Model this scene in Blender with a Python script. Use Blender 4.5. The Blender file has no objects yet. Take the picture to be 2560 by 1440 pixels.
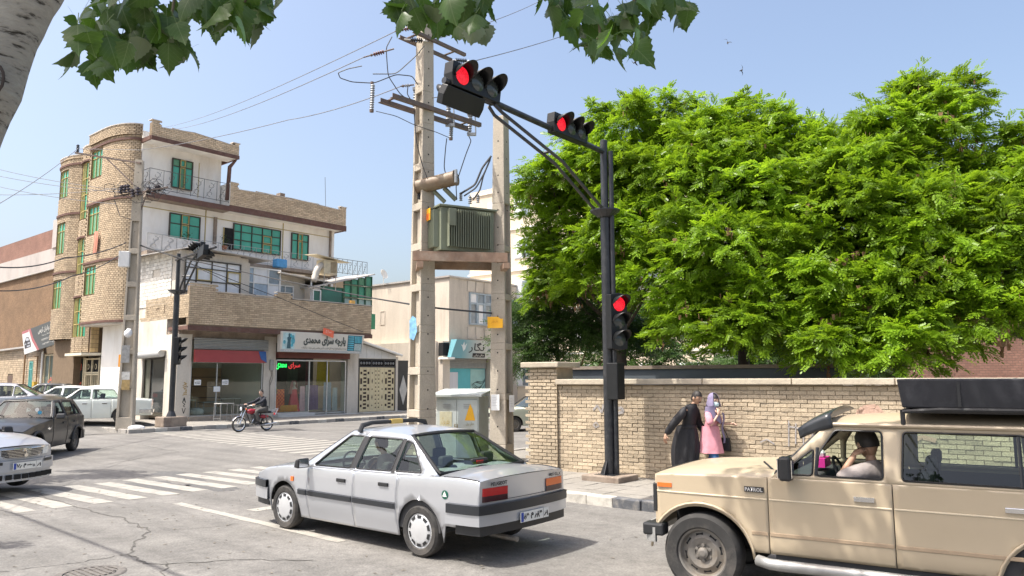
import bpy, bmesh, math, random, unicodedata
import numpy as np
from mathutils import Vector as V3, Matrix, noise
from mathutils.geometry import delaunay_2d_cdt
from math import sin, cos, pi, radians as rad, degrees as deg, sqrt, hypot, atan2

S = bpy.context.scene
COL = S.collection
random.seed(7)

# ------------------------------------------------------------ camera, sky, sun, exposure
CAM_H = 2.1
cd = bpy.data.cameras.new('camera')
cam = bpy.data.objects.new('camera', cd)
COL.objects.link(cam)
cd.sensor_width = 36.0
cd.lens = 36.0 * 1900 / 2560
cd.clip_start = 0.1
cd.clip_end = 3000
cam.location = (0, 0, CAM_H)
cam.rotation_mode = 'XYZ'
cam.rotation_euler = (Matrix.Rotation(rad(90 + 6.75), 3, 'X') @ Matrix.Rotation(rad(-0.25), 3, 'Z')).to_euler()
S.camera = cam

SUN_EL, SUN_AZ = 62.0, 198.0          # where the sun stands (azimuth from +x, counter-clockwise)
w = bpy.data.worlds.new('World')
S.world = w
w.use_nodes = True
wn = w.node_tree
bg = wn.nodes['Background']
sky = wn.nodes.new('ShaderNodeTexSky')
sky.sky_type = 'NISHITA'
sky.sun_disc = False
sky.sun_elevation = rad(SUN_EL)
sky.sun_rotation = rad(90 - SUN_AZ)
sky.altitude = 800
sky.air_density = 1.1
sky.dust_density = 10
sky.ozone_density = 0.2
wn.links.new(sky.outputs[0], bg.inputs[0])
bg.inputs[1].default_value = 0.137

sd = bpy.data.lights.new('sun', 'SUN')
sd.energy = 3.35
sd.angle = rad(0.53)
sd.color = (1.0, 0.955, 0.88)
sun = bpy.data.objects.new('sun', sd)
COL.objects.link(sun)
_d = V3((cos(rad(SUN_AZ)) * cos(rad(SUN_EL)), sin(rad(SUN_AZ)) * cos(rad(SUN_EL)), sin(rad(SUN_EL))))
sun.rotation_euler = _d.to_track_quat('Z', 'Y').to_euler()
sun.location = _d * 60

S.view_settings.view_transform = 'Standard'
S.view_settings.look = 'None'
S.view_settings.use_curve_mapping = False
S.view_settings.gamma = 1.0
S.view_settings.exposure = 1.05

# ------------------------------------------------------------ helpers
def tag(o, label=None, cat=None, group=None, kind=None):
    if label: o['label'] = label
    if cat: o['category'] = cat
    if group: o['group'] = group
    if kind: o['kind'] = kind
    return o

def thing(name, label, cat, loc=(0, 0, 0), rz=0.0, group=None):
    o = bpy.data.objects.new(name, None)
    COL.objects.link(o)
    o.empty_display_size = 0.2
    o.location = loc
    o.rotation_euler = (0, 0, rad(rz))
    return tag(o, label, cat, group)

def dup(o, parent=None, loc=None, rz=None, label=None, cat=None):
    c = o.copy()
    COL.objects.link(c)
    if parent is not None: c.parent = parent
    if loc is not None: c.location = loc
    if rz is not None: c.rotation_euler = (0, 0, rad(rz))
    if label: c['label'] = label
    if cat: c['category'] = cat
    for ch in list(o.children):
        dup(ch, c)
    return c

class MB:
    def __init__(s):
        s.v = []; s.f = []; s.m = []; s.k = 0; s.M = None
    def add(s, vs, fs):
        o = len(s.v)
        if s.M is not None: vs = [s.M @ V3(p) for p in vs]
        s.v.extend(tuple(p) for p in vs)
        for f in fs:
            s.f.append(tuple(i + o for i in f)); s.m.append(s.k)
        return s
    def box(s, x0, x1, y0, y1, z0, z1):
        return s.add([(x0, y0, z0), (x1, y0, z0), (x1, y1, z0), (x0, y1, z0), (x0, y0, z1), (x1, y0, z1), (x1, y1, z1), (x0, y1, z1)],
                     [(0, 3, 2, 1), (4, 5, 6, 7), (0, 1, 5, 4), (1, 2, 6, 5), (2, 3, 7, 6), (3, 0, 4, 7)])
    def hexa(s, p):      # 8 points, bottom ring then top ring
        return s.add(p, [(0, 3, 2, 1), (4, 5, 6, 7), (0, 1, 5, 4), (1, 2, 6, 5), (2, 3, 7, 6), (3, 0, 4, 7)])
    def prism(s, poly, z0, z1, ax='z'):
        n = len(poly)
        g = {'z': lambda a, b, h: (a, b, h), 'y': lambda a, b, h: (a, h, b), 'x': lambda a, b, h: (h, a, b)}[ax]
        vs = [g(a, b, z0) for a, b in poly] + [g(a, b, z1) for a, b in poly]
        fs = [tuple(range(n))[::-1], tuple(range(n, 2 * n))] + [(i, (i + 1) % n, n + (i + 1) % n, n + i) for i in range(n)]
        return s.add(vs, fs)
    def tube(s, pts, r, n=8, caps=True, up=(0, 0, 1), flat=1.0):
        pts = [V3(p) for p in pts]; m = len(pts)
        R = list(r) if isinstance(r, (list, tuple)) else [r] * m
        vs = []; fs = []; N = None
        for i in range(m):
            t = (pts[min(i + 1, m - 1)] - pts[max(i - 1, 0)])
            t = t.normalized() if t.length > 1e-9 else V3((0, 0, 1))
            if N is None:
                u = V3(up)
                if abs(u.dot(t)) > 0.95: u = V3((1, 0, 0)) if abs(t.x) < 0.9 else V3((0, 1, 0))
                N = (u - t * u.dot(t)).normalized()
            else:
                N = (N - t * N.dot(t))
                N = N.normalized() if N.length > 1e-6 else V3((1, 0, 0))
            B = t.cross(N)
            for k in range(n):
                a = 2 * pi * (k + .5) / n
                vs.append(pts[i] + N * (cos(a) * R[i] * flat) + B * (sin(a) * R[i]))
        for i in range(m - 1):
            for k in range(n):
                fs.append((i * n + k, i * n + (k + 1) % n, (i + 1) * n + (k + 1) % n, (i + 1) * n + k))
        if caps:
            fs.append(tuple(range(n))[::-1]); fs.append(tuple((m - 1) * n + k for k in range(n)))
        return s.add(vs, fs)
    def lathe(s, prof, o=(0, 0, 0), ax='z', n=16, a0=0, a1=2 * pi):
        full = abs(a1 - a0 - 2 * pi) < 1e-6
        m = n if full else n + 1
        vs = []
        for r, h in prof:
            for k in range(m):
                a = a0 + (a1 - a0) * k / n
                c, d = r * cos(a), r * sin(a)
                p = (c, d, h) if ax == 'z' else ((h, c, d) if ax == 'x' else (d, h, c))
                vs.append((p[0] + o[0], p[1] + o[1], p[2] + o[2]))
        fs = []
        for i in range(len(prof) - 1):
            for k in range(n):
                k2 = (k + 1) % m
                fs.append((i * m + k, i * m + k2, (i + 1) * m + k2, (i + 1) * m + k))
        return s.add(vs, fs)
    def grid(s, fn, nu, nv):
        vs = [fn(i / nu, j / nv) for i in range(nu + 1) for j in range(nv + 1)]
        w_ = nv + 1
        return s.add(vs, [(i * w_ + j, (i + 1) * w_ + j, (i + 1) * w_ + j + 1, i * w_ + j + 1) for i in range(nu) for j in range(nv)])
    def ball(s, c, r, nu=12, nv=8):
        if not isinstance(r, (tuple, list)): r = (r, r, r)
        def fn(u, v):
            a = 2 * pi * u; b = pi * (v - .5)
            return (c[0] + r[0] * cos(a) * cos(b), c[1] + r[1] * sin(a) * cos(b), c[2] + r[2] * sin(b))
        return s.grid(fn, nu, nv)
    def build(s, name, mat, parent=None, smooth=None, bev=0.0, loc=None, weld=False, solid=0.0):
        me = bpy.data.meshes.new(name)
        me.from_pydata(s.v, [], s.f)
        mats = mat if isinstance(mat, (list, tuple)) else [mat]
        for q in mats: me.materials.append(q)
        if len(mats) > 1: me.polygons.foreach_set('material_index', s.m)
        if weld:
            b = bmesh.new(); b.from_mesh(me); bmesh.ops.remove_doubles(b, verts=b.verts, dist=1e-4); b.to_mesh(me); b.free()
        if smooth:
            me.polygons.foreach_set('use_smooth', [True] * len(me.polygons))
            if smooth is not True: me.set_sharp_from_angle(angle=rad(smooth))
        me.update()
        o = bpy.data.objects.new(name, me)
        COL.objects.link(o)
        if parent is not None: o.parent = parent
        if loc is not None: o.location = loc
        if bev:
            md = o.modifiers.new('bevel', 'BEVEL'); md.width = bev; md.segments = 2; md.limit_method = 'ANGLE'; md.angle_limit = rad(40)
            md.harden_normals = False
        if solid:
            md = o.modifiers.new('solid', 'SOLIDIFY'); md.thickness = solid; md.offset = -1
        return o

def B(name, mat, parent, x0, x1, y0, y1, z0, z1, bev=0.0, M=None):
    m = MB(); m.M = M
    return m.box(x0, x1, y0, y1, z0, z1).build(name, mat, parent, bev=bev)

def np_mesh(name, verts, quads, mat, parent=None, smooth=False):
    """verts (n,3), faces (m,k) numpy"""
    me = bpy.data.meshes.new(name)
    k = quads.shape[1]
    me.vertices.add(len(verts)); me.vertices.foreach_set('co', verts.astype(np.float32).ravel())
    me.loops.add(quads.size); me.loops.foreach_set('vertex_index', quads.astype(np.int32).ravel())
    me.polygons.add(len(quads)); me.polygons.foreach_set('loop_start', np.arange(0, quads.size, k, dtype=np.int32))
    me.update(calc_edges=True)
    me.materials.append(mat)
    if smooth: me.polygons.foreach_set('use_smooth', [True] * len(quads))
    o = bpy.data.objects.new(name, me)
    COL.objects.link(o)
    if parent is not None: o.parent = parent
    return o

# ------------------------------------------------------------ materials
MATS = {}
def mat(name, col, rough=.7, var=.18, scale=6.0, bump=0.0, metal=0.0, dirt=None, dirt_amt=.5, dirt_scale=1.0, stretch=1.0, coat=0.0, rnd=0.0, spec=.5, fine=0.0, bscale=None, trans=0.0, local=False):
    if name in MATS: return MATS[name]
    m = bpy.data.materials.new(name); MATS[name] = m
    m.use_nodes = True
    nt = m.node_tree; N = nt.nodes; L = nt.links
    p = N['Principled BSDF']
    p.inputs['Roughness'].default_value = rough
    p.inputs['Metallic'].default_value = metal
    p.inputs['Coat Weight'].default_value = coat
    p.inputs['Coat Roughness'].default_value = .04
    p.inputs['Specular IOR Level'].default_value = spec
    if local:
        tc = N.new('ShaderNodeTexCoord'); pos = tc.outputs['Object']
    else:
        g = N.new('ShaderNodeNewGeometry'); pos = g.outputs['Position']
    mp = N.new('ShaderNodeMapping'); mp.inputs['Scale'].default_value = (1, 1, stretch)
    L.new(pos, mp.inputs[0])
    n1 = N.new('ShaderNodeTexNoise'); n1.inputs['Scale'].default_value = scale; n1.inputs['Detail'].default_value = 6; n1.inputs['Roughness'].default_value = .65
    L.new(mp.outputs[0], n1.inputs[0])
    mr = N.new('ShaderNodeMapRange'); mr.inputs[1].default_value = .25; mr.inputs[2].default_value = .75
    mr.inputs[3].default_value = 1 - var; mr.inputs[4].default_value = 1 + var
    L.new(n1.outputs[0], mr.inputs[0])
    mul = N.new('ShaderNodeVectorMath'); mul.operation = 'SCALE'
    mul.inputs[0].default_value = col[:3]
    L.new(mr.outputs[0], mul.inputs['Scale'])
    out = mul.outputs[0]
    if fine:
        n3 = N.new('ShaderNodeTexNoise'); n3.inputs['Scale'].default_value = scale * 14; n3.inputs['Detail'].default_value = 3
        L.new(pos, n3.inputs[0])
        m3 = N.new('ShaderNodeMapRange'); m3.inputs[1].default_value = .3; m3.inputs[2].default_value = .7; m3.inputs[3].default_value = 1 - fine; m3.inputs[4].default_value = 1 + fine
        L.new(n3.outputs[0], m3.inputs[0])
        mu3 = N.new('ShaderNodeVectorMath'); mu3.operation = 'SCALE'; L.new(out, mu3.inputs[0]); L.new(m3.outputs[0], mu3.inputs['Scale']); out = mu3.outputs[0]
    if rnd:
        oi = N.new('ShaderNodeObjectInfo')
        mrr = N.new('ShaderNodeMapRange'); mrr.inputs[3].default_value = 1 - rnd; mrr.inputs[4].default_value = 1 + rnd
        L.new(oi.outputs['Random'], mrr.inputs[0])
        at = N.new('ShaderNodeAttribute'); at.attribute_name = 'rnd'
        ad = N.new('ShaderNodeMath'); ad.operation = 'ADD'
        L.new(mrr.outputs[0], ad.inputs[0]); L.new(at.outputs['Fac'], ad.inputs[1])
        mu = N.new('ShaderNodeVectorMath'); mu.operation = 'SCALE'; L.new(out, mu.inputs[0]); L.new(ad.outputs[0], mu.inputs['Scale']); out = mu.outputs[0]
    if dirt:
        n2 = N.new('ShaderNodeTexNoise'); n2.inputs['Scale'].default_value = dirt_scale; n2.inputs['Detail'].default_value = 8; n2.inputs['Roughness'].default_value = .7
        L.new(mp.outputs[0], n2.inputs[0])
        m2 = N.new('ShaderNodeMapRange'); m2.inputs[1].default_value = .48; m2.inputs[2].default_value = .72; m2.inputs[3].default_value = 0; m2.inputs[4].default_value = dirt_amt
        L.new(n2.outputs[0], m2.inputs[0])
        mx = N.new('ShaderNodeMix'); mx.data_type = 'RGBA'
        L.new(m2.outputs[0], mx.inputs[0]); L.new(out, mx.inputs[6]); mx.inputs[7].default_value = (*dirt[:3], 1)
        out = mx.outputs[2]
    L.new(out, p.inputs['Base Color'])
    if bump:
        nb = N.new('ShaderNodeTexNoise'); nb.inputs['Scale'].default_value = bscale or scale * 6; nb.inputs['Detail'].default_value = 5
        L.new(pos, nb.inputs[0])
        bp = N.new('ShaderNodeBump'); bp.inputs['Strength'].default_value = bump; bp.inputs['Distance'].default_value = .02
        L.new(nb.outputs[0], bp.inputs['Height']); L.new(bp.outputs[0], p.inputs['Normal'])
    return m

def flat(name, col, rough=.6, metal=0.0, coat=0.0, spec=.5, emit=0.0):
    if name in MATS: return MATS[name]
    m = bpy.data.materials.new(name); MATS[name] = m
    m.use_nodes = True
    p = m.node_tree.nodes['Principled BSDF']
    p.inputs['Base Color'].default_value = (*col[:3], 1)
    p.inputs['Roughness'].default_value = rough
    p.inputs['Metallic'].default_value = metal
    p.inputs['Coat Weight'].default_value = coat
    p.inputs['Specular IOR Level'].default_value = spec
    if emit:
        p.inputs['Emission Color'].default_value = (*col[:3], 1); p.inputs['Emission Strength'].default_value = emit
    return m

def glass(name, tint=(.8, .88, .85), refl=1.0, rough=.02):
    """a thin pane: tinted see-through plus mirror reflection by angle"""
    if name in MATS: return MATS[name]
    m = bpy.data.materials.new(name); MATS[name] = m
    m.use_nodes = True
    nt = m.node_tree; N = nt.nodes; L = nt.links
    N.remove(N['Principled BSDF'])
    t = N.new('ShaderNodeBsdfTransparent'); t.inputs[0].default_value = (*tint, 1)
    g = N.new('ShaderNodeBsdfGlossy'); g.inputs['Roughness'].default_value = rough; g.inputs[0].default_value = (refl, refl, refl, 1)
    lw = N.new('ShaderNodeLayerWeight'); pw = N.new('ShaderNodeMath'); pw.operation = 'POWER'; pw.inputs[1].default_value = 4.0; L.new(lw.outputs['Facing'], pw.inputs[0])
    f = N.new('ShaderNodeMapRange'); f.inputs[3].default_value = .045; f.inputs[4].default_value = .9; L.new(pw.outputs[0], f.inputs[0])
    mx = N.new('ShaderNodeMixShader')
    L.new(f.outputs[0], mx.inputs[0]); L.new(t.outputs[0], mx.inputs[1]); L.new(g.outputs[0], mx.inputs[2])
    L.new(mx.outputs[0], N['Material Output'].inputs[0])
    return m

def leafmat(name, col, trans, var=.35, scale=1.2, rough=.5, tw=.4):
    if name in MATS: return MATS[name]
    m = bpy.data.materials.new(name); MATS[name] = m
    m.use_nodes = True
    nt = m.node_tree; N = nt.nodes; L = nt.links
    p = N['Principled BSDF']; p.inputs['Roughness'].default_value = rough; p.inputs['Specular IOR Level'].default_value = .35
    g = N.new('ShaderNodeNewGeometry')
    at = N.new('ShaderNodeAttribute'); at.attribute_name = 'rnd'
    n1 = N.new('ShaderNodeTexNoise'); n1.inputs['Scale'].default_value = scale; n1.inputs['Detail'].default_value = 4
    L.new(g.outputs['Position'], n1.inputs[0])
    mr = N.new('ShaderNodeMapRange'); mr.inputs[1].default_value = .3; mr.inputs[2].default_value = .7; mr.inputs[3].default_value = 1 - var; mr.inputs[4].default_value = 1 + var
    L.new(n1.outputs[0], mr.inputs[0])
    ad = N.new('ShaderNodeMath'); L.new(mr.outputs[0], ad.inputs[0]); L.new(at.outputs['Fac'], ad.inputs[1])
    mu = N.new('ShaderNodeVectorMath'); mu.operation = 'SCALE'; mu.inputs[0].default_value = col
    L.new(ad.outputs[0], mu.inputs['Scale']); L.new(mu.outputs[0], p.inputs['Base Color'])
    mu2 = N.new('ShaderNodeVectorMath'); mu2.operation = 'SCALE'; mu2.inputs[0].default_value = trans
    L.new(ad.outputs[0], mu2.inputs['Scale'])
    tr = N.new('ShaderNodeBsdfTranslucent'); L.new(mu2.outputs[0], tr.inputs[0])
    mx = N.new('ShaderNodeMixShader'); mx.inputs[0].default_value = tw
    L.new(p.outputs[0], mx.inputs[1]); L.new(tr.outputs[0], mx.inputs[2])
    L.new(mx.outputs[0], N['Material Output'].inputs[0])
    return m

# ------------------------------------------------------------ writing
_FORMS = {}
for _cp in list(range(0xFB50, 0xFBFF + 1)) + list(range(0xFE70, 0xFEFC + 1)):
    _dc = unicodedata.decomposition(chr(_cp)).split()
    if len(_dc) == 2 and _dc[0] in ('<isolated>', '<final>', '<initial>', '<medial>'):
        _FORMS.setdefault(chr(int(_dc[1], 16)), {}).setdefault(_dc[0][1:-1], chr(_cp))
def shape(txt):
    """Arabic letters joined and laid out right to left for the plain text object; digit runs keep their order"""
    n = len(txt); out = []
    isl = lambda c: c in _FORMS
    dual = lambda c: isl(c) and 'initial' in _FORMS[c]
    for i, c in enumerate(txt):
        if not isl(c): out.append(c); continue
        prev = i > 0 and dual(txt[i - 1])
        nxt = i < n - 1 and dual(c) and isl(txt[i + 1])
        f = _FORMS[c]
        key = 'medial' if prev and nxt else 'final' if prev else 'initial' if nxt else 'isolated'
        out.append(f.get(key) or f.get('isolated') or c)
    runs = []; cur = ''
    for c in out:
        d = c.isdigit()
        if cur and d and cur[-1].isdigit(): cur += c
        else:
            if cur: runs.append(cur)
            cur = c
    runs.append(cur)
    return ''.join(runs[::-1])

def text(name, body, mat_, parent, M, width=None, height=None, depth=.004, arabic=True, shear=0.0, bold=0.0):
    """flat lettering centred on the origin of M (text runs along M's x, up M's y), fitted to width/height in metres"""
    cu = bpy.data.curves.new('lettering', 'FONT')
    cu.body = shape(body) if arabic else body
    cu.resolution_u = 2
    cu.shear = shear
    cu.offset = bold
    o = bpy.data.objects.new('lettering', cu)
    COL.objects.link(o)
    dg = bpy.context.evaluated_depsgraph_get()
    me = bpy.data.meshes.new_from_object(o.evaluated_get(dg))
    bpy.data.objects.remove(o)
    n = len(me.vertices)
    co = np.empty(n * 3, np.float32); me.vertices.foreach_get('co', co); co = co.reshape(-1, 3)
    lo, hi = co.min(0), co.max(0)
    co -= (lo + hi) / 2
    sx = width / (hi[0] - lo[0]) if width else height / (hi[1] - lo[1])
    sy = height / (hi[1] - lo[1]) if height else sx
    co[:, 0] *= sx; co[:, 1] *= sy
    co[:, 2] = depth
    A = np.array(M)
    co = co @ A[:3, :3].T + A[:3, 3]
    me.vertices.foreach_set('co', co.astype(np.float32).ravel())
    me.materials.clear(); me.materials.append(mat_)
    me.update()
    ob = bpy.data.objects.new(name, me)
    COL.objects.link(ob)
    ob.parent = parent
    return ob

def frame(o, x, y):
    """matrix with origin o, columns x, y and x cross y"""
    x = V3(x).normalized(); y = V3(y).normalized(); z = x.cross(y)
    return Matrix(((x.x, y.x, z.x, o[0]), (x.y, y.y, z.y, o[1]), (x.z, y.z, z.z, o[2]), (0, 0, 0, 1)))

# the two streets: a runs along the main road (heading 140 deg), b across it (heading 50 deg)
HA, HB = rad(140), rad(50)
def AB(a, b, z=0.0):
    return V3((a * cos(HA) + b * cos(HB), a * sin(HA) + b * sin(HB), z))

# ------------------------------------------------------------ bricks
def path_len(path):
    return sum(hypot(path[i + 1][0] - path[i][0], path[i + 1][1] - path[i][1]) for i in range(len(path) - 1))
def path_at(path, u):
    for i in range(len(path) - 1):
        (x0, y0), (x1, y1) = path[i], path[i + 1]
        l = hypot(x1 - x0, y1 - y0)
        if u <= l or i == len(path) - 2:
            e = ((x1 - x0) / l, (y1 - y0) / l)
            return (x0 + e[0] * u, y0 + e[1] * u), e
        u -= l
_unit = {}
def unit_brick(m, k):
    key = (m.name, k)
    if key not in _unit:
        r = random.Random(k * 31 + 5); j = lambda a: r.uniform(-a, a)
        mb = MB()
        h = [(-.5 + j(.03), 0, -.5 + j(.08)), (.5 + j(.03), 0, -.5 + j(.08)), (.5 + j(.02), 0, .5 + j(.08)), (-.5 + j(.02), 0, .5 + j(.08))]
        ins = [(x * .93, -1 + j(.12), z * .86) for x, _, z in h]
        mid = [(x, -.72, z) for x, _, z in h]
        mb.add(h + mid + ins, [(0, 1, 5, 4), (1, 2, 6, 5), (2, 3, 7, 6), (3, 0, 4, 7), (4, 5, 9, 8), (5, 6, 10, 9), (6, 7, 11, 10), (7, 4, 8, 11), (8, 9, 10, 11)])
        me = bpy.data.meshes.new('brick'); me.from_pydata(mb.v, [], mb.f); me.materials.append(m); me.update()
        _unit[key] = me
    return _unit[key]

def bricks(parent, path, z0, z1, bw, bh, m, gap=.012, d=.02, single=0, holes=(), key=None, top=None, bond=.5, stuff_name='brickwork', jit=.004):
    """courses of bricks along a plan path (left to right seen from outside); the 'single' best ones by key become parts, the rest one mesh"""
    L = path_len(path); rows = int(round((z1 - z0) / bh)); bh = (z1 - z0) / rows
    todo = []
    for r in range(rows):
        z = z0 + r * bh
        n = int(L / bw) + 2
        off = -((r % 2) * bond) * bw
        for i in range(n):
            u0, u1 = max(0, off + i * bw), min(L, off + (i + 1) * bw)
            if u1 - u0 < .03: continue
            zt = z + bh
            if top:
                tz = top((u0 + u1) / 2)
                if z + bh * .4 > tz: continue
            segs = [(u0, u1)]
            for (h0, h1, g0, g1) in holes:
                if zt > g0 + .01 and z < g1 - .01:
                    ns = []
                    for a, b in segs:
                        if b <= h0 or a >= h1: ns.append((a, b)); continue
                        if a < h0: ns.append((a, h0))
                        if b > h1: ns.append((h1, b))
                    segs = ns
            for a, b in segs:
                if b - a > .025: todo.append((a, b, z))
    if key: todo.sort(key=lambda t: key(path_at(path, (t[0] + t[1]) / 2)[0], t[2]))
    mb = MB(); rn = []
    for i, (a, b, z) in enumerate(todo):
        (x, y), e = path_at(path, (a + b) / 2)
        ang = atan2(e[1], e[0])
        sx, sz = b - a - gap, bh - gap
        dd = d + random.uniform(-jit, jit)
        if i < single:
            o = bpy.data.objects.new('brick', unit_brick(m, i % 6))
            COL.objects.link(o); o.parent = parent
            o.location = (x, y, z + bh / 2); o.rotation_euler = (0, 0, ang); o.scale = (sx, dd, sz)
        else:
            n = (e[1], -e[0])
            px, py = e[0] * sx / 2, e[1] * sx / 2
            ex, ey = n[0] * dd, n[1] * dd
            za, zb = z + gap / 2, z + bh - gap / 2
            p = [(x - px, y - py, za), (x + px, y + py, za), (x + px, y + py, zb), (x - px, y - py, zb)]
            q = [(X + ex, Y + ey, Z) for X, Y, Z in p]
            mb.add(p + q, [(0, 1, 5, 4), (1, 2, 6, 5), (2, 3, 7, 6), (3, 0, 4, 7), (4, 5, 6, 7)])
            rn += [random.uniform(-.2, .2)] * 5
    if mb.f:
        o = mb.build(stuff_name, m, parent)
        at = o.data.attributes.new('rnd', 'FLOAT', 'FACE'); at.data.foreach_set('value', rn)
        tag(o, kind='stuff')
# ------------------------------------------------------------ ground, roads, pavements
ASPH = mat('asphalt', (.156, .149, .138), rough=.88, var=.10, scale=.55, fine=.16, bump=.35, bscale=55, dirt=(.175, .168, .152), dirt_amt=.55, dirt_scale=.35)
DARKASPH = mat('asphalt_patch', (.10, .098, .096), rough=.9, var=.12, scale=1.1, fine=.2, bump=.3, bscale=50)
PAINT = mat('road_paint', (.32, .305, .27), rough=.75, var=.12, scale=3, fine=.12, dirt=(.16, .153, .142), dirt_amt=1.0, dirt_scale=3.8)
PAVE = mat('pavement_concrete', (.235, .22, .195), rough=.9, var=.12, scale=1.5, fine=.12, bump=.25, bscale=30, dirt=(.2, .185, .165), dirt_amt=.6, dirt_scale=1.3, rnd=.07)
EARTH = mat('dusty_earth', (.27, .24, .2), rough=.95, var=.15, scale=.5, fine=.15, bump=.3)
KERB_W = mat('kerb_white', (.5, .48, .43), rough=.8, var=.12, scale=7, dirt=(.25, .23, .2), dirt_amt=.8, dirt_scale=5, bump=.3)
KERB_B = mat('kerb_black', (.09, .095, .105), rough=.8, var=.3, scale=9, dirt=(.3, .28, .25), dirt_amt=.8, dirt_scale=6, bump=.3)
KERB_C = mat('kerb_plain', (.34, .32, .29), rough=.85, var=.15, scale=5, dirt=(.16, .15, .14), dirt_amt=.7, dirt_scale=2.5, bump=.3)
def overlay(m, sc, rz, lo, hi, a=.35, b=.65):
    """long stains and wheel tracks: one more stretched noise multiplied into the colour"""
    N = m.node_tree.nodes; L = m.node_tree.links; p = N['Principled BSDF']; src = p.inputs['Base Color'].links[0].from_socket
    g = N.new('ShaderNodeNewGeometry'); mp = N.new('ShaderNodeMapping'); mp.vector_type = 'TEXTURE'; mp.inputs['Rotation'].default_value = (0, 0, rz); mp.inputs['Scale'].default_value = sc
    n = N.new('ShaderNodeTexNoise'); n.inputs['Scale'].default_value = 1; n.inputs['Detail'].default_value = 5
    r_ = N.new('ShaderNodeMapRange'); r_.inputs[1].default_value = a; r_.inputs[2].default_value = b; r_.inputs[3].default_value = lo; r_.inputs[4].default_value = hi
    mu = N.new('ShaderNodeVectorMath'); mu.operation = 'SCALE'
    L.new(g.outputs['Position'], mp.inputs[0]); L.new(mp.outputs[0], n.inputs[0]); L.new(n.outputs[0], r_.inputs[0]); L.new(src, mu.inputs[0]); L.new(r_.outputs[0], mu.inputs['Scale']); L.new(mu.outputs[0], p.inputs['Base Color'])
overlay(ASPH, (9, .55, 1), HA, .84, 1.12); overlay(ASPH, (1.6, 1.1, 1), HB, .9, 1.08, .45, .6); overlay(ASPH, (.03, .03, 1), 0, .82, 1.2)
DARK = flat('dark_void', (.012, .012, .013), .9)

def sheet(name, pts, z, m, sub=0):
    mb = MB()
    mb.add([(p[0], p[1], z) for p in pts], [tuple(range(len(pts)))])
    return tag(mb.build(name, m), kind='structure')

sheet('ground', [(-600, -300), (600, -300), (600, 900), (-600, 900)], -.012, EARTH)
def ABr(a0, a1, b0, b1): return [AB(a0, b0), AB(a1, b0), AB(a1, b1), AB(a0, b1)]
sheet('road', [AB(-40, -3.5), AB(160, -3.5), AB(160, 60), AB(34, 60), AB(34, 140), AB(11, 140), AB(11, 60), AB(-40, 60)], 0, ASPH)

# painted crossing stripes on the near road and on the side street
def strip_mesh(name, quads, z, m, kind='structure', nx=10, wob=.012):
    mb = MB()
    for (a0, a1, b0, b1, sk) in quads:
        def fn(u, v):
            a = a0 + (a1 - a0) * u; b = b0 + (b1 - b0) * v + sk * (u - .5)
            q = noise.noise((a * 2.1, b * 3.3, 1.7)) * wob * 2
            p = AB(a + q * 1.5, b + q)
            return (p.x, p.y, z)
        mb.grid(fn, nx, 2)
    return mb
for i in range(-1, 11):
    b0 = 4.35 + i * .585
    if b0 > 10.2: break
    a0, a1 = 14.02 + random.uniform(-.05, .05), 16.75 + random.uniform(-.06, .06)
    mb = strip_mesh('', [(a0, a1, b0, b0 + .325, -.12)], .004, PAINT)
    tag(mb.build('crossing_stripe', PAINT), kind='structure')
for i in range(18):
    a = 18.15 + i * .72
    mb = strip_mesh('', [(a, a + .34, 12.75 + i * .085, 16.0 + i * .05, 0)], .004, PAINT, nx=6)
    tag(mb.build('crossing_stripe', PAINT), kind='structure')
tag(strip_mesh('', [(8.25, 12.95, 6.36, 6.52, .14)], .004, PAINT, nx=40).build('lane_line', PAINT), kind='structure')
tag(strip_mesh('', [(11.15, 11.42, 6.9, 10.6, 0)], .004, PAINT, nx=6).build('stop_line', PAINT), kind='structure')
tag(strip_mesh('', [(33.5, 38, 13.0, 13.2, 0), (22.4, 22.6, 17.5, 23, 0), (20.0, 20.25, 16.8, 20, 0)], .004, PAINT, nx=12).build('road_markings', PAINT), kind='structure')

# cracks and a darker patch in the asphalt, oil streaks
def crack(pts, wd):
    mb = MB(); r = random.Random(len(pts) * 7)
    dense = []
    for i in range(len(pts) - 1):
        for k in range(9):
            t = k / 9
            p = AB(pts[i][0] * (1 - t) + pts[i + 1][0] * t, pts[i][1] * (1 - t) + pts[i + 1][1] * t)
            dense.append((p.x + r.uniform(-.05, .05), p.y + r.uniform(-.05, .05)))
    for i in range(len(dense) - 1):
        (x0, y0), (x1, y1) = dense[i], dense[i + 1]
        l = hypot(x1 - x0, y1 - y0) + 1e-6; nx, ny = -(y1 - y0) / l, (x1 - x0) / l
        w0 = wd * r.uniform(.3, 1.2); w1 = wd * r.uniform(.3, 1.2)
        mb.add([(x0 - nx * w0, y0 - ny * w0, .005), (x1 - nx * w1, y1 - ny * w1, .005), (x1 + nx * w1, y1 + ny * w1, .005), (x0 + nx * w0, y0 + ny * w0, .005)], [(0, 1, 2, 3)])
    return mb
CRK = mat('crack_dark', (.095, .09, .082), rough=1, var=.4, scale=20)
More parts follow.
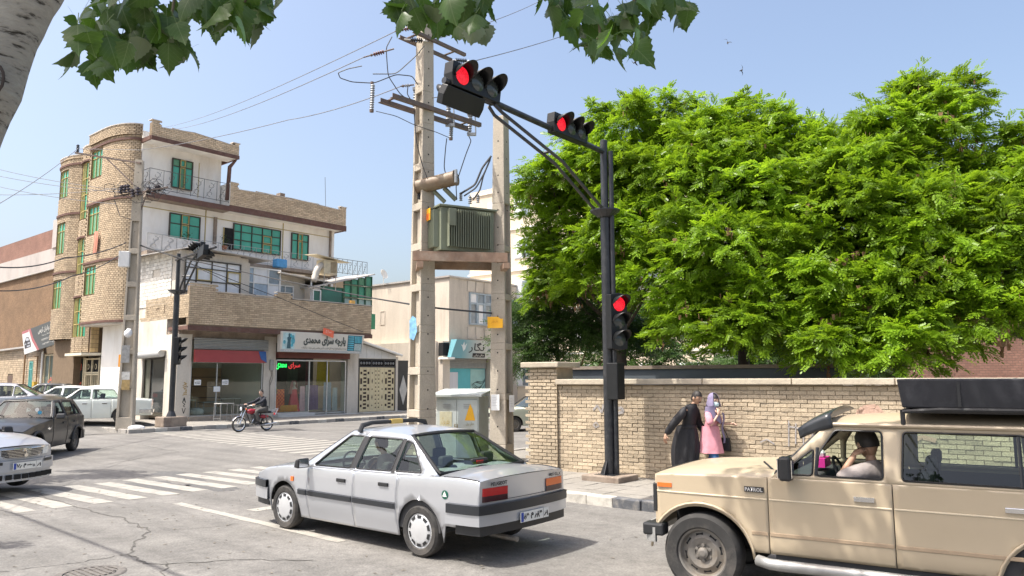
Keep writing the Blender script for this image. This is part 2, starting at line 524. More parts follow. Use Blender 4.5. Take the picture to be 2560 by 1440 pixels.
for pts, wd in (([(16.2, 5.4), (13.5, 5.24), (12.2, 5.3), (10.9, 5.1), (10.2, 4.6), (9.66, 4.3), (9.0, 4.2), (8.4, 4.95), (7.6, 5.6)], .016),
                ([(13.5, 5.24), (13.9, 4.2), (14.6, 2.6)], .007), ([(9.66, 4.3), (9.75, 3.6), (10.1, 2.4)], .008),
                ([(10.88, 5.1), (10.5, 5.8), (10.4, 6.3)], .006), ([(8.9, 4.4), (8.2, 4.0), (7.7, 3.2)], .008), ([(17.5, 8.6), (15.2, 10.2), (16.4, 12.2)], .008), ([(20, 8), (22, 11), (26, 11.5)], .012)):
    tag(crack(pts, wd).build('road_crack', CRK), kind='structure')
mb = MB()
r = random.Random(3)
for c in ((15.4, 7.35, 1.0, .42), (14.4, 7.9, .8, .3), (16.6, 8.4, 1.2, .35)):
    n = 22; vs = []
    for k in range(n):
        a = 2 * pi * k / n; q = 1 + .25 * r.uniform(-1, 1)
        p = AB(c[0] + c[2] * cos(a) * q, c[1] + c[3] * sin(a) * q); vs.append((p.x, p.y, .0022))
    mb.add(vs, [tuple(range(n))])
tag(mb.build('asphalt_patch', DARKASPH), kind='structure')
# leaves, pebbles and scraps on the asphalt
mb = MB(); r = random.Random(11)
for i in range(330):
    a, b = r.uniform(5, 17), r.uniform(2.2, 9)
    p = AB(a, b); s_ = r.uniform(.006, .022); t = r.uniform(0, pi)
    mb.M = Matrix.Translation((p.x, p.y, .006)) @ Matrix.Rotation(t, 4, 'Z')
    mb.add([(-s_ * 2, 0, 0), (0, -s_ * .7, .004), (s_ * 2, 0, 0), (0, s_ * .7, .006)], [(0, 1, 2, 3)])
tag(mb.build('road_litter', mat('litter', (.17, .15, .12), rough=.9, var=.5, scale=30)), kind='stuff')

# pavement round the brick wall (near corner), with paving slabs and painted kerb stones
def pavement(name, a0, a1, b0, b1, z, m=PAVE):
    mb = MB(); mb.prism([AB(a, b)[:2] for a, b in ((a0, b0), (a1, b0), (a1, b1), (a0, b1))], -.02, z)
    return tag(mb.build(name, m), kind='structure')
pv = pavement('pavement', -25, 13.55, 10.95, 19.5, .128)
ps = 0.40
mbp = MB(); mbp.box(-ps / 2 + .006, ps / 2 - .006, -ps / 2 + .006, ps / 2 - .006, 0, .018)
slab_me = None
for i in range(30):
    for j in range(6):
        a, b = 1.9 + i * ps, 11.15 + j * ps
        if b > 13.2 and a < 10.9: continue
        p = AB(a, b, .125 + random.uniform(-.004, .004))
        if slab_me is None:
            o = mbp.build('paver', PAVE, pv, bev=.004); slab_me = o.data
        else:
            o = bpy.data.objects.new('paver', slab_me); COL.objects.link(o); o.parent = pv
        o.location = p; o.rotation_euler = (random.uniform(-.012, .012), random.uniform(-.012, .012), HA)
kerb = tag(bpy.data.objects.new('kerb', None), kind='structure'); COL.objects.link(kerb)
kl = .52
km = {}
for M_ in (KERB_W, KERB_B, KERB_C):
    b_ = MB(); b_.box(-kl / 2 + .005, kl / 2 - .005, -.09, .09, -.05, .16); o = b_.build('kerb_stone', M_, kerb, bev=.018); km[M_.name] = o
used = set()
def kstone(p, ang, M_):
    o = km[M_.name]
    if M_.name in used: o = dup(o, kerb)
    used.add(M_.name)
    o.location = p; o.rotation_euler = (random.uniform(-.015, .015), random.uniform(-.02, .02), ang)
for i in range(38):
    a = 12.9 - i * kl
    kstone(AB(a, 10.86 + random.uniform(-.012, .012)), HA, (KERB_W, KERB_W, KERB_B, KERB_B)[(i + 2) % 4])
for i in range(3):
    t = (i + .5) / 3 * pi / 2
    kstone(AB(12.95 + .62 * sin(t), 11.5 - .62 * cos(t)), HA + t, KERB_W if i % 2 else KERB_B)
for i in range(30):
    kstone(AB(13.6, 11.75 + i * kl), HB, (KERB_C, KERB_C, KERB_B)[i % 3])
# far pavement in front of the shops and round the corner
pf = pavement('pavement', 31.05, 35.4, 13.6, 60, .13)
pavement('pavement', 33.4, 90, 16.4, 18.6, .127)
tag(bpy.data.objects['pavement'], kind='structure')
for i in range(60):
    kstone(AB(30.96, 13.7 + i * kl), HB, (KERB_C, KERB_C, KERB_W, KERB_C, KERB_B)[i % 5])
for i in range(5):
    kstone(AB(31.3 + i * kl, 13.5), HA, KERB_C)
pavement('pavement', -30, 60, -3.6, -.9, .13)        # the side the photographer stands on
# manhole cover
mh = thing('manhole_cover', 'round ribbed iron manhole cover sunk into the asphalt', 'manhole cover', AB(9.06, 3.62, .004), 140)
MET = mat('cast_iron', (.13, .12, .11), rough=.75, var=.3, scale=12, metal=.3, dirt=(.25, .23, .2), dirt_amt=.7, dirt_scale=9)
mb = MB(); mb.lathe([(0, .004), (.25, .004), (.25, .0)], n=28); mb.build('lid', MET, mh)
mb = MB(); mb.lathe([(.27, 0), (.27, .008), (.34, .008), (.36, 0)], n=28); mb.build('frame', MET, mh)
mb = MB()
for i in range(-3, 4):
    l = sqrt(.235 ** 2 - (i * .065) ** 2); mb.box(-l, l, i * .065 - .016, i * .065 + .016, .002, .014)
mb.build('ribs', MET, mh)
# ------------------------------------------------------------ corner building with shops
BRK = mat('tan_brick_shade_lifted', (.55, .43, .295), rough=.85, var=.16, scale=2.2, fine=.1, rnd=.13, dirt=(.25, .17, .1), dirt_amt=.55, dirt_scale=1.1, stretch=.6)  # same brick as the bays; colour lightened because this front lies in shade
BRKL = mat('sand_brick_sun_toned', (.42, .33, .225), rough=.85, var=.13, scale=2, fine=.08, rnd=.10, dirt=(.36, .27, .18), dirt_amt=.5, dirt_scale=.9, stretch=.6)  # same brick darkened in colour for the sunlit side; neighbouring houses share it
MORT = mat('mortar', (.20, .15, .10), rough=.95, var=.2, scale=5)
MORTL = mat('mortar_dark', (.17, .12, .075), rough=.95, var=.2, scale=5)
PLAST = mat('white_plaster', (.82, .80, .755), rough=.85, var=.06, scale=.8, dirt=(.58, .52, .44), dirt_amt=.6, dirt_scale=.55, stretch=.35, bump=.1, bscale=9)
STUCCO = mat('stained_stucco', (.60, .55, .475), rough=.9, var=.12, scale=1.4, fine=.06, dirt=(.33, .28, .22), dirt_amt=.75, dirt_scale=1.0, stretch=.3, bump=.2, bscale=14)
WBLOCK = mat('whitewashed_block', (.66, .635, .58), rough=.9, var=.12, scale=3, rnd=.06, dirt=(.42, .37, .3), dirt_amt=.5, dirt_scale=1.6)
RUST = mat('rust_brown_trim', (.115, .055, .04), rough=.7, var=.3, scale=3, dirt=(.17, .12, .1), dirt_amt=.6, dirt_scale=4)
CONC = mat('slab_edge', (.27, .22, .175), rough=.9, var=.25, scale=3, dirt=(.12, .08, .06), dirt_amt=.7, dirt_scale=2.2, bump=.3)
CAP = mat('coping_stone', (.5, .46, .41), rough=.85, var=.15, scale=3)
FRM = mat('window_frame_dark', (.05, .042, .03), rough=.5, var=.2, scale=6)
FRY = mat('window_frame_yellow', (.42, .33, .12), rough=.5, var=.2, scale=6)
FRW = mat('window_frame_white', (.72, .72, .7), rough=.4, var=.06, scale=6)
GREEN = mat('green_mirror_glass', (.055, .36, .24), rough=.16, var=.16, scale=.6, spec=.7)
GREEN2 = mat('dull_green_glass', (.10, .27, .13), rough=.14, var=.25, scale=.9, spec=.6)
CURT = mat('curtained_pane', (.72, .73, .74), rough=.35, var=.12, scale=2.5, stretch=.15, spec=.6)
GREYGL = mat('grey_pane', (.2, .24, .27), rough=.12, var=.4, scale=1.5, spec=.7)
IRON = mat('wrought_iron', (.09, .085, .08), rough=.55, var=.2, scale=8)
IRONG = mat('grey_painted_iron', (.33, .33, .32), rough=.6, var=.2, scale=8)
CLEAR = glass('shop_glass', (.90, .95, .92), refl=.75)

bld = thing('corner_building', 'four-storey tan brick corner house with rounded bays, balconies and two shops below', 'building', (-15.4, 36.5, 0), 50)
I4 = Matrix.Identity(4)
def wf(s, t, side=False):
    """wall frame: x to the viewer's right, y into the wall, z up"""
    if side: return Matrix(((0, 1, 0, s), (-1, 0, 0, t), (0, 0, 1, 0), (0, 0, 0, 1)))
    return Matrix.Translation((s, t, 0))

def window(parent, M, x0, x1, z0, z1, cols=3, rows=(1.0,), pane=None, fr=None, sash=(), sm=None, fw=.055, dep=.07, cw=None, split=None):
    """a framed window in wall frame M; rows are height fractions from the bottom; sash marks (col,row) cells with their own yellow sash"""
    pane = pane or GREEN; fr = fr or FRM
    mb = MB(); mb.M = M
    mb.box(x0, x0 + fw, -.03, dep, z0, z1); mb.box(x1 - fw, x1, -.03, dep, z0, z1)
    mb.box(x0 + fw, x1 - fw, -.03, dep, z0, z0 + fw); mb.box(x0 + fw, x1 - fw, -.03, dep, z1 - fw, z1)
    cw = cw or [1 / cols] * cols
    xs = [x0]; [xs.append(xs[-1] + c * (x1 - x0)) for c in cw]
    zs = [z0]; [zs.append(zs[-1] + r_ * (z1 - z0)) for r_ in rows]
    for x in xs[1:-1]: mb.box(x - fw * .4, x + fw * .4, -.022, dep - .01, z0 + fw, z1 - fw)
    for z in zs[1:-1]: mb.box(x0 + fw, x1 - fw, -.018, dep - .015, z - fw * .4, z + fw * .4)
    w_ = mb.build('window', fr, parent)
    for i in range(len(xs) - 1):
        for j in range(len(zs) - 1):
            a, b, c, d = xs[i] + fw * .4, xs[i + 1] - fw * .4, zs[j] + fw * .4, zs[j + 1] - fw * .4
            if (i, j) in sash:
                q = MB(); q.M = M; t = fw * .75
                q.box(a, a + t, -.04, .03, c, d); q.box(b - t, b, -.04, .03, c, d); q.box(a + t, b - t, -.04, .03, c, c + t); q.box(a + t, b - t, -.04, .03, d - t, d)
                q.build('sash', sm or FRY, w_)
            pm = pane[(i + j) % len(pane)] if isinstance(pane, (list, tuple)) else pane
            B('pane', pm, w_, a, b, .03 + random.uniform(0, .004), .045, c, d, M=M)
    return w_

A = I4
# --- ground floor stucco (front face at t=0, side face at s=-.65)
mb = MB()
mb.box(-.65, .05, 0, 1.2, 0, 4.25)               # corner pillar
mb.box(3.95, 4.64, 0, .5, 0, 4.3)                # pillar between the shops
mb.box(9.32, 10.1, 0, .6, 0, 4.3)                # pillar by the gate
mb.box(-.64, -.2, 3.55, 6.9, 0, 5.2)             # side wall
mb.box(-.643, -.2, 1.2, 3.55, 3.25, 5.1)         # over the side shop
mb.box(-.2, 10.1, 4.5, 4.8, 0, 8.5)              # back wall of the shops
mb.build('ground_floor_wall', STUCCO, bld)
B('shop_ceiling', CONC, bld, -.6, 10.1, .05, 4.5, 4.26, 4.4)
# white-plastered side wall by the lane
mb = MB(); mb.box(-.648, -.25, 5.4, 8.55, 0, 5.0); mb.build('side_wall', PLAST, bld)
# beam and underside under the terrace
mb = MB(); mb.box(-.62, 10.3, -.86, 0.6, 4.42, 4.66); mb.box(-.5, 10.15, .02, .3, 4.0, 4.42); mb.build('terrace_slab', CONC, bld)
mb = MB(); mb.box(-.66, 10.34, -.90, -.80, 4.40, 4.62); mb.box(-.66, -.58, -.8, 1.0, 4.43, 4.6); mb.build('edge_beam', RUST, bld)
# terrace parapet, brick courses with stepped top
def partop(u):
    return 6.62 if u < 1.35 else 6.28 if u < 4.7 else (6.55 if u < 5.6 else 6.27 - .0 * u)
camk = lambda p, z: (p[0] - 12) ** 2 * .0 + p[0]      # nearest courses first
def ckey(p, z):
    q = bld.matrix_basis @ V3((p[0], p[1], z))
    return (q - V3((0, 0, 2.1))).length
bld_M = Matrix.Translation((-15.4, 36.5, 0)) @ Matrix.Rotation(rad(50), 4, 'Z')
def ckey(p, z): return ((bld_M @ V3((p[0], p[1], z))) - V3((0, 0, 2.1))).length
mb = MB()
mb.box(-.63, 10.24, -.88, -.66, 4.64, 6.16); mb.box(-.63, .66, -.88, -.66, 6.16, 6.5); mb.box(3.98, 4.95, -.88, -.66, 6.16, 6.45); mb.box(8.78, 10.24, -.88, -.7, 6.16, 6.2)
mb.box(-.63, -.42, -.66, 3.4, 5.02, 6.1)
mb.build('parapet_core', MORT, bld)
bricks(bld, [(-.65, -.88), (10.26, -.88)], 4.68, 6.62, .262, .098, BRK, single=170, key=ckey, top=partop, d=.018, gap=.016)
bricks(bld, [(-.63, 3.55), (-.63, -.88)], 5.0, 6.1, .262, .098, BRKL, single=0, d=.018, gap=.014, holes=[(1.2, 1.5, 5.5, 5.6), (2.0, 2.1, 5.3, 5.7)])
bricks(bld, [(-.63, 8.5), (-.63, 3.55)], 5.0, 5.2, .262, .098, BRKL, d=.012, gap=.014)
mb = MB(); mb.box(-.69, .72, -.93, -.62, 6.6, 6.65); mb.box(.72, 4.0, -.93, -.62, 6.27, 6.31); mb.box(4.0, 4.98, -.93, -.62, 6.54, 6.58); mb.box(4.98, 10.3, -.93, -.62, 6.26, 6.3)
mb.build('coping', CAP, bld)
B('chimney_pot', mat('orange_terracotta', (.62, .36, .1), rough=.8), bld, 8.8, 9.1, -.84, -.66, 6.3, 6.5)

# --- annex storey on the terrace: whitewashed block side wall, curtained windows
mb = MB(); mb.box(-.6, -.35, .9, 4.6, 5.1, 8.4); mb.box(-.35, 3.05, .32, .6, 6.0, 6.3); mb.box(-.6, -.35, .3, .9, 5.9, 8.35); mb.box(2.62, 3.05, .32, .6, 6.3, 8.3); mb.box(-.35, 2.62, .32, .6, 7.95, 8.35)
mb.box(3.05, 3.15, .32, 4.6, 6, 8.1)
mb.build('annex_wall', STUCCO, bld)
bricks(bld, [(-.62, 4.5), (-.62, 1.0)], 5.72, 8.3, .36, .19, WBLOCK, d=.02, gap=.014, single=60, key=ckey, holes=[(1.5, 2.3, 7.2, 7.5)])
window(bld, wf(0, .27), -.35, 2.62, 6.32, 7.95, cw=[.2, .27, .27, .26], rows=(.36, .38, .26), pane=CURT, sash=((1, 1), (3, 1)), fw=.06)
# roof sheets over the annex
ZINC = mat('zinc_sheet', (.5, .48, .45), rough=.5, var=.2, scale=2, metal=.3, dirt=(.28, .2, .15), dirt_amt=.6)
mb = MB(); mb.hexa([(-1.2, .9, 8.2), (-.2, -.3, 8.46), (-.2, 4.8, 8.55), (-1.2, 4.8, 8.3), (-1.2, .9, 8.24), (-.2, -.3, 8.5), (-.2, 4.8, 8.59), (-1.2, 4.8, 8.34)])
mb.hexa([(-.2, -.3, 8.46), (4.2, -.1, 8.28), (4.2, 4.8, 8.4), (-.2, 4.8, 8.55), (-.2, -.3, 8.5), (4.2, -.1, 8.32), (4.2, 4.8, 8.44), (-.2, 4.8, 8.59)])
mb.build('annex_roof', ZINC, bld)
# white framed kitchen windows, small stucco wall, lean-to
GL2 = mat('pale_blue_pane', (.34, .42, .5), rough=.15, var=.5, scale=1.6, spec=.7)
window(bld, wf(0, .5), 3.1, 5.1, 6.3, 7.95, cw=[.2, .43, .37], rows=(.5, .5), pane=[GREYGL, GL2, CURT], fr=FRW, fw=.07)
window(bld, wf(0, .9), 5.12, 6.2, 6.3, 7.2, cw=[.5, .5], rows=(1.,), pane=GREYGL, fr=FRW, fw=.06)
mb = MB(); mb.box(5.1, 7.0, 1.0, 1.2, 6.0, 7.9); mb.build('kitchen_wall', STUCCO, bld)
mb = MB(); mb.hexa([(4.9, .2, 7.75), (8.6, .3, 7.5), (8.6, 3.5, 7.7), (4.9, 3.5, 7.9), (4.9, .2, 7.82), (8.6, .3, 7.57), (8.6, 3.5, 7.77), (4.9, 3.5, 7.97)]); mb.build('lean_to_roof', STUCCO, bld)
B('lean_to_post', FRW, bld, 6.95, 7.02, .35, .42, 6.25, 7.6)
# green glazed sun room with sloping white roof edge
GD = mat('sun_room_glass_dark', (.02, .13, .085), rough=.1, var=.4, scale=.8, spec=.7)
GM = mat('sun_room_glass_mid', (.04, .26, .14), rough=.12, var=.4, scale=.8, spec=.7)
GFR = mat('green_frame', (.03, .11, .06), rough=.4)
window(bld, wf(0, .25), 7.0, 7.55, 6.3, 7.05, cw=[1.], pane=GD, fr=FRW, fw=.06)
window(bld, wf(0, .25), 7.55, 9.1, 6.3, 7.3, cw=[1.], rows=(1.,), pane=GD, fr=GFR, fw=.05)
w2 = MB(); w2.hexa([(6.7, .1, 7.08), (11.3, .1, 8.28), (11.3, 3, 8.4), (6.7, 3, 7.2), (6.7, .1, 7.15), (11.3, .1, 8.35), (11.3, 3, 8.47), (6.7, 3, 7.27)]); w2.build('sun_room_roof', ZINC, bld)
for i, x in enumerate((9.14, 9.66, 10.18, 10.7)):
    for j in range(4):
        z0 = 5.3 + j * .75; z1 = min(z0 + .72, 7.12 + (x - 6.7) * .262)
        if z1 - z0 > .1 and not (j == 0 and x < 10.5):
            window(bld, wf(0, .25), x, x + .5, z0, z1, cw=[1.], pane=[GM, GREEN2][(i + j) % 2] if j > 1 else mat('pale_sun_room_pane', (.35, .47, .42), rough=.2), fr=GFR, fw=.035)
B('green_panel', mat('green_sheet', (.04, .27, .13), rough=.4), bld, 10.36, 11.2, -.1, .0, 5.0, 5.9)

# --- main block: walls with plaster front
MT = 5.0
mb = MB()
mb.box(-.6, 11.9, MT, MT + .35, 4.4, 11.7)
mb.box(-.6, 3.9, MT + .02, MT + .35, 11.7, 15.3)
mb.box(11.6, 11.9, MT + .35, 15, 4.4, 12.2); mb.box(-.5, 11.9, 14, 14.3, 0, 12.2); mb.box(3.6, 3.9, MT + .35, 14.0, 11.7, 15.2)
mb.build('plaster_wall', PLAST, bld)
mb = MB(); mb.box(-.5, 11.9, MT + .35, 14, 11.75, 11.9); mb.box(-.5, 3.9, MT + .35, 14, 15.0, 15.15); mb.build('roof', CONC, bld)
# pilaster strips on the front
mb = MB()
for x in (3.05, 8.05): mb.box(x, x + .05, MT - .03, MT, 9.0, 11.6)
mb.box(-.6, 11.6, MT - .03, MT, 11.18, 11.22)
mb.build('pilaster_strip', FRY, bld)
B('drain_pipe', CONC, bld, 3.55, 3.72, MT - .12, MT - .005, 9.0, 11.25)
B('drain_pipe', CONC, bld, 11.5, 11.62, MT - .12, MT - .005, 7.5, 11.7)
# windows of the front: third floor, second floor
Mw = wf(0, MT - .075)
window(bld, Mw, 1.0, 2.18, 12.5, 14.15, cw=[.36, .28, .36], rows=(.74, .26), pane=[GREEN, GREEN2], sash=((1, 0), (1, 1)))
window(bld, Mw, 1.0, 2.75, 9.35, 11.1, cw=[.37, .26, .37], rows=(.68, .32), pane=GREEN, sash=((1, 0), (1, 1)))
wb = window(bld, Mw, 4.75, 7.9, 9.55, 11.1, cw=[.16, .22, .22, .20, .20], rows=(.38, .32, .30), pane=GREEN, sash=((3, 0), (3, 1)))
B('opening', DARK, wb, 4.2, 4.78, -.0, .02, 9.5, 10.75, M=Mw)
q = MB(); q.M = Mw @ Matrix.Translation((4.2, 0, 0)) @ Matrix.Rotation(rad(100), 4, 'Z')
for bb in ((0, .05, 0, .04, 9.45, 10.75), (.5, .55, 0, .04, 9.45, 10.75), (.05, .5, 0, .04, 9.45, 9.5), (.05, .5, 0, .04, 10.7, 10.75)): q.box(*bb)
q.build('open_casement', FRY, bld)
window(bld, Mw, 8.65, 9.9, 9.45, 11.1, cw=[.36, .28, .36], rows=(.72, .28), pane=GREEN, sash=((1, 0), (1, 1)))
B('door_outline', FRY, bld, 2.55, 2.58, MT - .015, MT, 12.2, 14.2)
# slabs / balconies / top cornice (front overhang to t=4.1)
OV = 4.1
mb = MB(); mb.box(-.62, 4.1, OV, MT - .002, 11.58, 11.82); mb.build('balcony_slab', CONC, bld)
mb = MB(); mb.box(3.98, 12.1, OV, 5.6, 11.62, 11.86); mb.box(3.98, 4.2, OV, 6, 11.86, 13.2); mb.build('roof_edge_slab', PLAST, bld)
mb = MB(); mb.box(-.64, 4.0, OV - .05, OV + .05, 11.55, 11.83); mb.box(3.98, 12.14, OV - .05, OV + .05, 11.56, 11.9)
mb.box(12.08, 12.16, OV + .05, 9, 11.58, 11.88)
mb.build('rust_band', RUST, bld)
mb = MB(); mb.box(4.0, 12.1, OV - .0, OV + .2, 11.88, 12.9); mb.box(4.0, 4.45, OV, OV + .2, 12.9, 13.2); mb.box(11.65, 12.1, OV, OV + .2, 12.9, 13.05); mb.box(11.95, 12.12, OV + .2, 8, 11.88, 12.9); mb.build('roof_parapet_core', MORT, bld)
def rtop(u):
    return 13.22 if u < .5 else 12.95 + .0 * u if u < 7.6 else 13.1
bricks(bld, [(4.0, OV), (12.12, OV)], 11.9, 13.22, .262, .098, BRK, top=lambda u: 13.22 if u < .45 else (12.88 + .12 * sin(pi * min(1, u / 7.6)) if u < 7.65 else 13.1), d=.02, gap=.016, single=60, key=ckey)
mb = MB(); mb.box(3.98, 4.48, OV - .04, OV + .24, 13.22, 13.26); mb.box(11.62, 12.16, OV - .04, OV + .24, 13.1, 13.15)
mb.hexa([(4.48, OV - .04, 12.87), (8, OV - .04, 12.99), (8, OV + .24, 12.99), (4.48, OV + .24, 12.87), (4.48, OV - .04, 12.91), (8, OV - .04, 13.03), (8, OV + .24, 13.03), (4.48, OV + .24, 12.91)])
mb.hexa([(8, OV - .04, 12.99), (11.62, OV - .04, 12.87), (11.62, OV + .24, 12.87), (8, OV + .24, 12.99), (8, OV - .04, 13.03), (11.62, OV - .04, 12.91), (11.62, OV + .24, 12.91), (8, OV + .24, 13.03)])
mb.build('coping', CAP, bld)
B('chimney', CONC, bld, 7.4, 7.75, OV + .3, OV + .7, 12.2, 13.3)
# top floor overhanging parapet with shallow gable
mb = MB(); mb.box(-.66, 4.3, OV - .2, MT + .02, 14.62, 14.72); mb.build('soffit', PLAST, bld)
mb = MB(); mb.box(-.68, 4.34, OV - .26, OV - .16, 14.58, 14.78); mb.box(-.7, -.62, OV - .16, MT, 14.58, 14.8); mb.box(4.26, 4.36, OV - .16, MT + 3, 14.6, 14.8); mb.build('rust_band', RUST, bld)
def gtop(u):
    return 15.62 if u < .5 else (15.33 + .17 * max(0, 1 - abs(u - 2.3) / 2.2) if u < 4.6 else 15.5)
mb = MB(); mb.prism([(-.66, 14.75), (4.32, 14.75), (4.32, 15.42), (3.9, 15.42), (3.9, 15.25), (1.7, 15.42), (-.2, 15.25), (-.2, 15.5), (-.66, 15.5)], OV - .2, OV + .05, ax='y'); mb.box(4.1, 4.32, OV, 8, 14.75, 15.3); mb.build('gable_core', MORT, bld)
bricks(bld, [(-.66, OV - .2), (4.32, OV - .2)], 14.78, 15.66, .262, .098, BRK, top=gtop, d=.02, gap=.016)
bricks(bld, [(4.32, OV - .2), (4.32, 7.5)], 14.78, 15.3, .262, .098, BRK, d=.02, gap=.016)
mb = MB(); mb.box(-.7, -.16, OV - .25, OV + .1, 15.62, 15.67); mb.box(3.92, 4.38, OV - .25, OV + .1, 15.47, 15.52)
mb.prism([(-.16, 15.3), (1.65, 15.47), (3.92, 15.3), (3.92, 15.34), (1.65, 15.51), (-.16, 15.34)], OV - .24, OV + .1, ax='y'); mb.build('coping', CAP, bld)
mb = MB(); mb.prism([(4.3, 14.6), (3.95, 14.2), (3.85, 12.2), (4.02, 12.2), (4.08, 14.1), (4.4, 14.6)], OV + .1, OV + .3, ax='y'); mb.build('cornice_brace', RUST, bld)

# balcony railings of iron bars with scrolls
def railing(parent, p0, p1, z0, z1, n, m):
    mb = MB()
    d = V3((p1[0] - p0[0], p1[1] - p0[1], 0)); l = d.length; e = d / l; nn = V3((e.y, -e.x, 0))
    P = lambda u, z: (p0[0] + e.x * u, p0[1] + e.y * u, z)
    for z in (z0 + .06, z1): mb.tube([P(0, z), P(l, z)], .018, 4)
    for i in range(n + 1): mb.tube([P(l * i / n, z0), P(l * i / n, z1)], .014, 4)
    for i in range(n):
        c = l * (i + .5) / n; hw = l / n * .36; h = z1 - z0
        for sgn in (1, -1):
            pts = []
            for k in range(11):
                t = k / 10 * 2 * pi * .85
                pts.append(P(c + sgn * (hw * (.2 + .75 * (1 - k / 10)) * sin(t)), z0 + h * (.5 + sgn * .2) + .16 * h * cos(t) * (1 - k / 14) * sgn))
            mb.tube(pts, .012, 3)
        mb.ball(P(c, z0 + h * .5), (.035, .03, .05), 5, 3)
        mb.tube([P(c - hw, z0 + .1), P(c, z0 + h * .5), P(c + hw, z1 - .08)], .009, 3)
    return mb.build('railing', m, parent)
railing(bld, (-.55, OV + .02), (3.95, OV + .02), 12.0, 13.1, 6, IRON)
railing(bld, (-.55, MT), (-.55, OV + .02), 12.0, 13.1, 1, IRON)
railing(bld, (-.6, 3.9), (11.1, 3.9), 8.72, 9.62, 15, IRONG)
mb = MB(); mb.box(-.62, 11.3, 3.8, MT - .002, 8.5, 8.7); mb.build('balcony_slab', CONC, bld)
mb = MB(); mb.add([(-.6, 3.93, 8.75), (3.4, 3.93, 8.75), (3.4, 3.94, 9.5), (1.4, 3.93, 9.55), (-.6, 3.93, 9.62)], [(0, 1, 2, 3, 4)]); mb.build('plastic_sheeting', mat('white_sheeting', (.6, .58, .55), rough=.5, var=.25, scale=3), bld)

# --- brick bays on the lane side
path = [(-.65, 14.35), (-1.28, 14.2), (-1.45, 13.8), (-1.5, 13.2), (-1.48, 12.6), (-1.38, 12.1), (-1.2, 11.7), (-1.08, 11.45)]
strip = [(-1.08, 11.45), (-1.3, 11.0), (-1.4, 10.3), (-1.3, 9.6), (-1.08, 9.2)]
bay = [(-1.08, 9.2), (-1.6, 9.1), (-1.6, 7.3)] + [(-.65 - .95 * sin(pi / 2 * (1 - k / 9)), 7.2 - 2.2 * (1 - cos(pi / 2 * k / 9)) ** .85 if 0 else 7.2 - 2.2 * sin(pi / 2 * k / 9)) for k in range(1, 10)]
def skin(path, z0, z1, m, name, wins, off=.03):
    """plain core wall just inside a brick path, with openings left for the windows"""
    L = path_len(path); us = sorted(set([0, L] + [u for w_ in wins for u in w_[:2]] + [L * k / 24 for k in range(25)]))
    zs = sorted(set([z0, z1] + [z for w_ in wins for z in w_[2:]]))
    mb = MB()
    for i in range(len(us) - 1):
        for j in range(len(zs) - 1):
            uc, zc = (us[i] + us[i + 1]) / 2, (zs[j] + zs[j + 1]) / 2
            if any(w_[0] < uc < w_[1] and w_[2] < zc < w_[3] for w_ in wins): continue
            (xa, ya), _ = path_at(path, us[i]); (xb, yb), _ = path_at(path, us[i + 1])
            mb.add([(xa, ya, zs[j]), (xb, yb, zs[j]), (xb, yb, zs[j + 1]), (xa, ya, zs[j + 1])], [(0, 1, 2, 3)])
    return mb.build(name, m, bld)
def path_window(path, u0, u1, z0, z1, nc, rows, panes, fr, inset=.07, fw=.05, arched=False):
    L = [u0 + (u1 - u0) * k / nc for k in range(nc + 1)]
    P = lambda u, z, o: (path_at(path, u)[0][0] - path_at(path, u)[1][1] * o, path_at(path, u)[0][1] + path_at(path, u)[1][0] * o, z)
    mb = MB()
    zs = [z0]; [zs.append(zs[-1] + r_ * (z1 - z0)) for r_ in rows]
    for u in L: mb.tube([P(u, z0, inset - .02), P(u, z1, inset - .02)], fw * .55, 4)
    for z in zs: mb.tube([P(u, z, inset - .02) for u in L], fw * .5, 4)
    w_ = mb.build('window', fr, bld)
    for i in range(nc):
        for j in range(len(rows)):
            q = MB(); q.add([P(L[i], zs[j], inset), P(L[i + 1], zs[j], inset), P(L[i + 1], zs[j + 1], inset), P(L[i], zs[j + 1], inset)], [(0, 1, 2, 3)])
            q.build('pane', panes[(i * 2 + j) % len(panes)], w_)
    q = MB()   # reveal
    for ua, ub, za, zb in ((u0, u0, z0, z1), (u1, u1, z0, z1)):
        q.add([P(ua, za, -.02), P(ua, zb, -.02), P(ua, zb, inset + .02), P(ua, za, inset + .02)], [(0, 1, 2, 3)])
    for z in (z0, z1):
        for i in range(nc): q.add([P(L[i], z, -.02), P(L[i + 1], z, -.02), P(L[i + 1], z, inset + .02), P(L[i], z, inset + .02)], [(0, 1, 2, 3)])
    q.build('reveal', MORTL, w_)
    return w_
bayW = [(.75, 2.15, 13.1, 14.6), (.75, 2.15, 9.95, 11.45), (.75, 2.15, 6.65, 8.15)]
lefW = [(.95, 2.35, 12.75, 14.35), (.95, 2.35, 9.4, 11.2), (.95, 2.35, 6.2, 7.85)]
strW = [(.35, 2.1, 11.1, 14.35), (.35, 2.1, 7.95, 9.95), (.35, 2.1, 4.45, 6.6)]
for pth, W, zb, zt, nm in ((path, lefW, 4.4, 15.1, 'left_bay_wall'), (strip, strW, 3.6, 15.35, 'stair_wall'), (bay, bayW, 5.12, 15.0, 'bay_wall')):
    skin(pth, zb, zt, MORTL, 'bay_core', W)
    bricks(bld, pth, zb, zt, .2, .105, BRKL, gap=.02, d=.026, holes=[(a - .02, b + .02, c - .02, d) for a, b, c, d in W], key=ckey, single=0)
for W in bayW: path_window(bay, *W, 3, (.74, .26), [GREEN2, GREEN], FRY)
for W in lefW: path_window(path, *W, 3, (.74, .26), [GREEN2, GREEN], FRY)
for W, rw in zip(strW, ((.14, .29, .29, .28), (.3, .35, .35), (.33, .33, .34))): path_window(strip, *W, 6, rw, [GREEN2, GREEN, GREEN2], FRY, fw=.06)
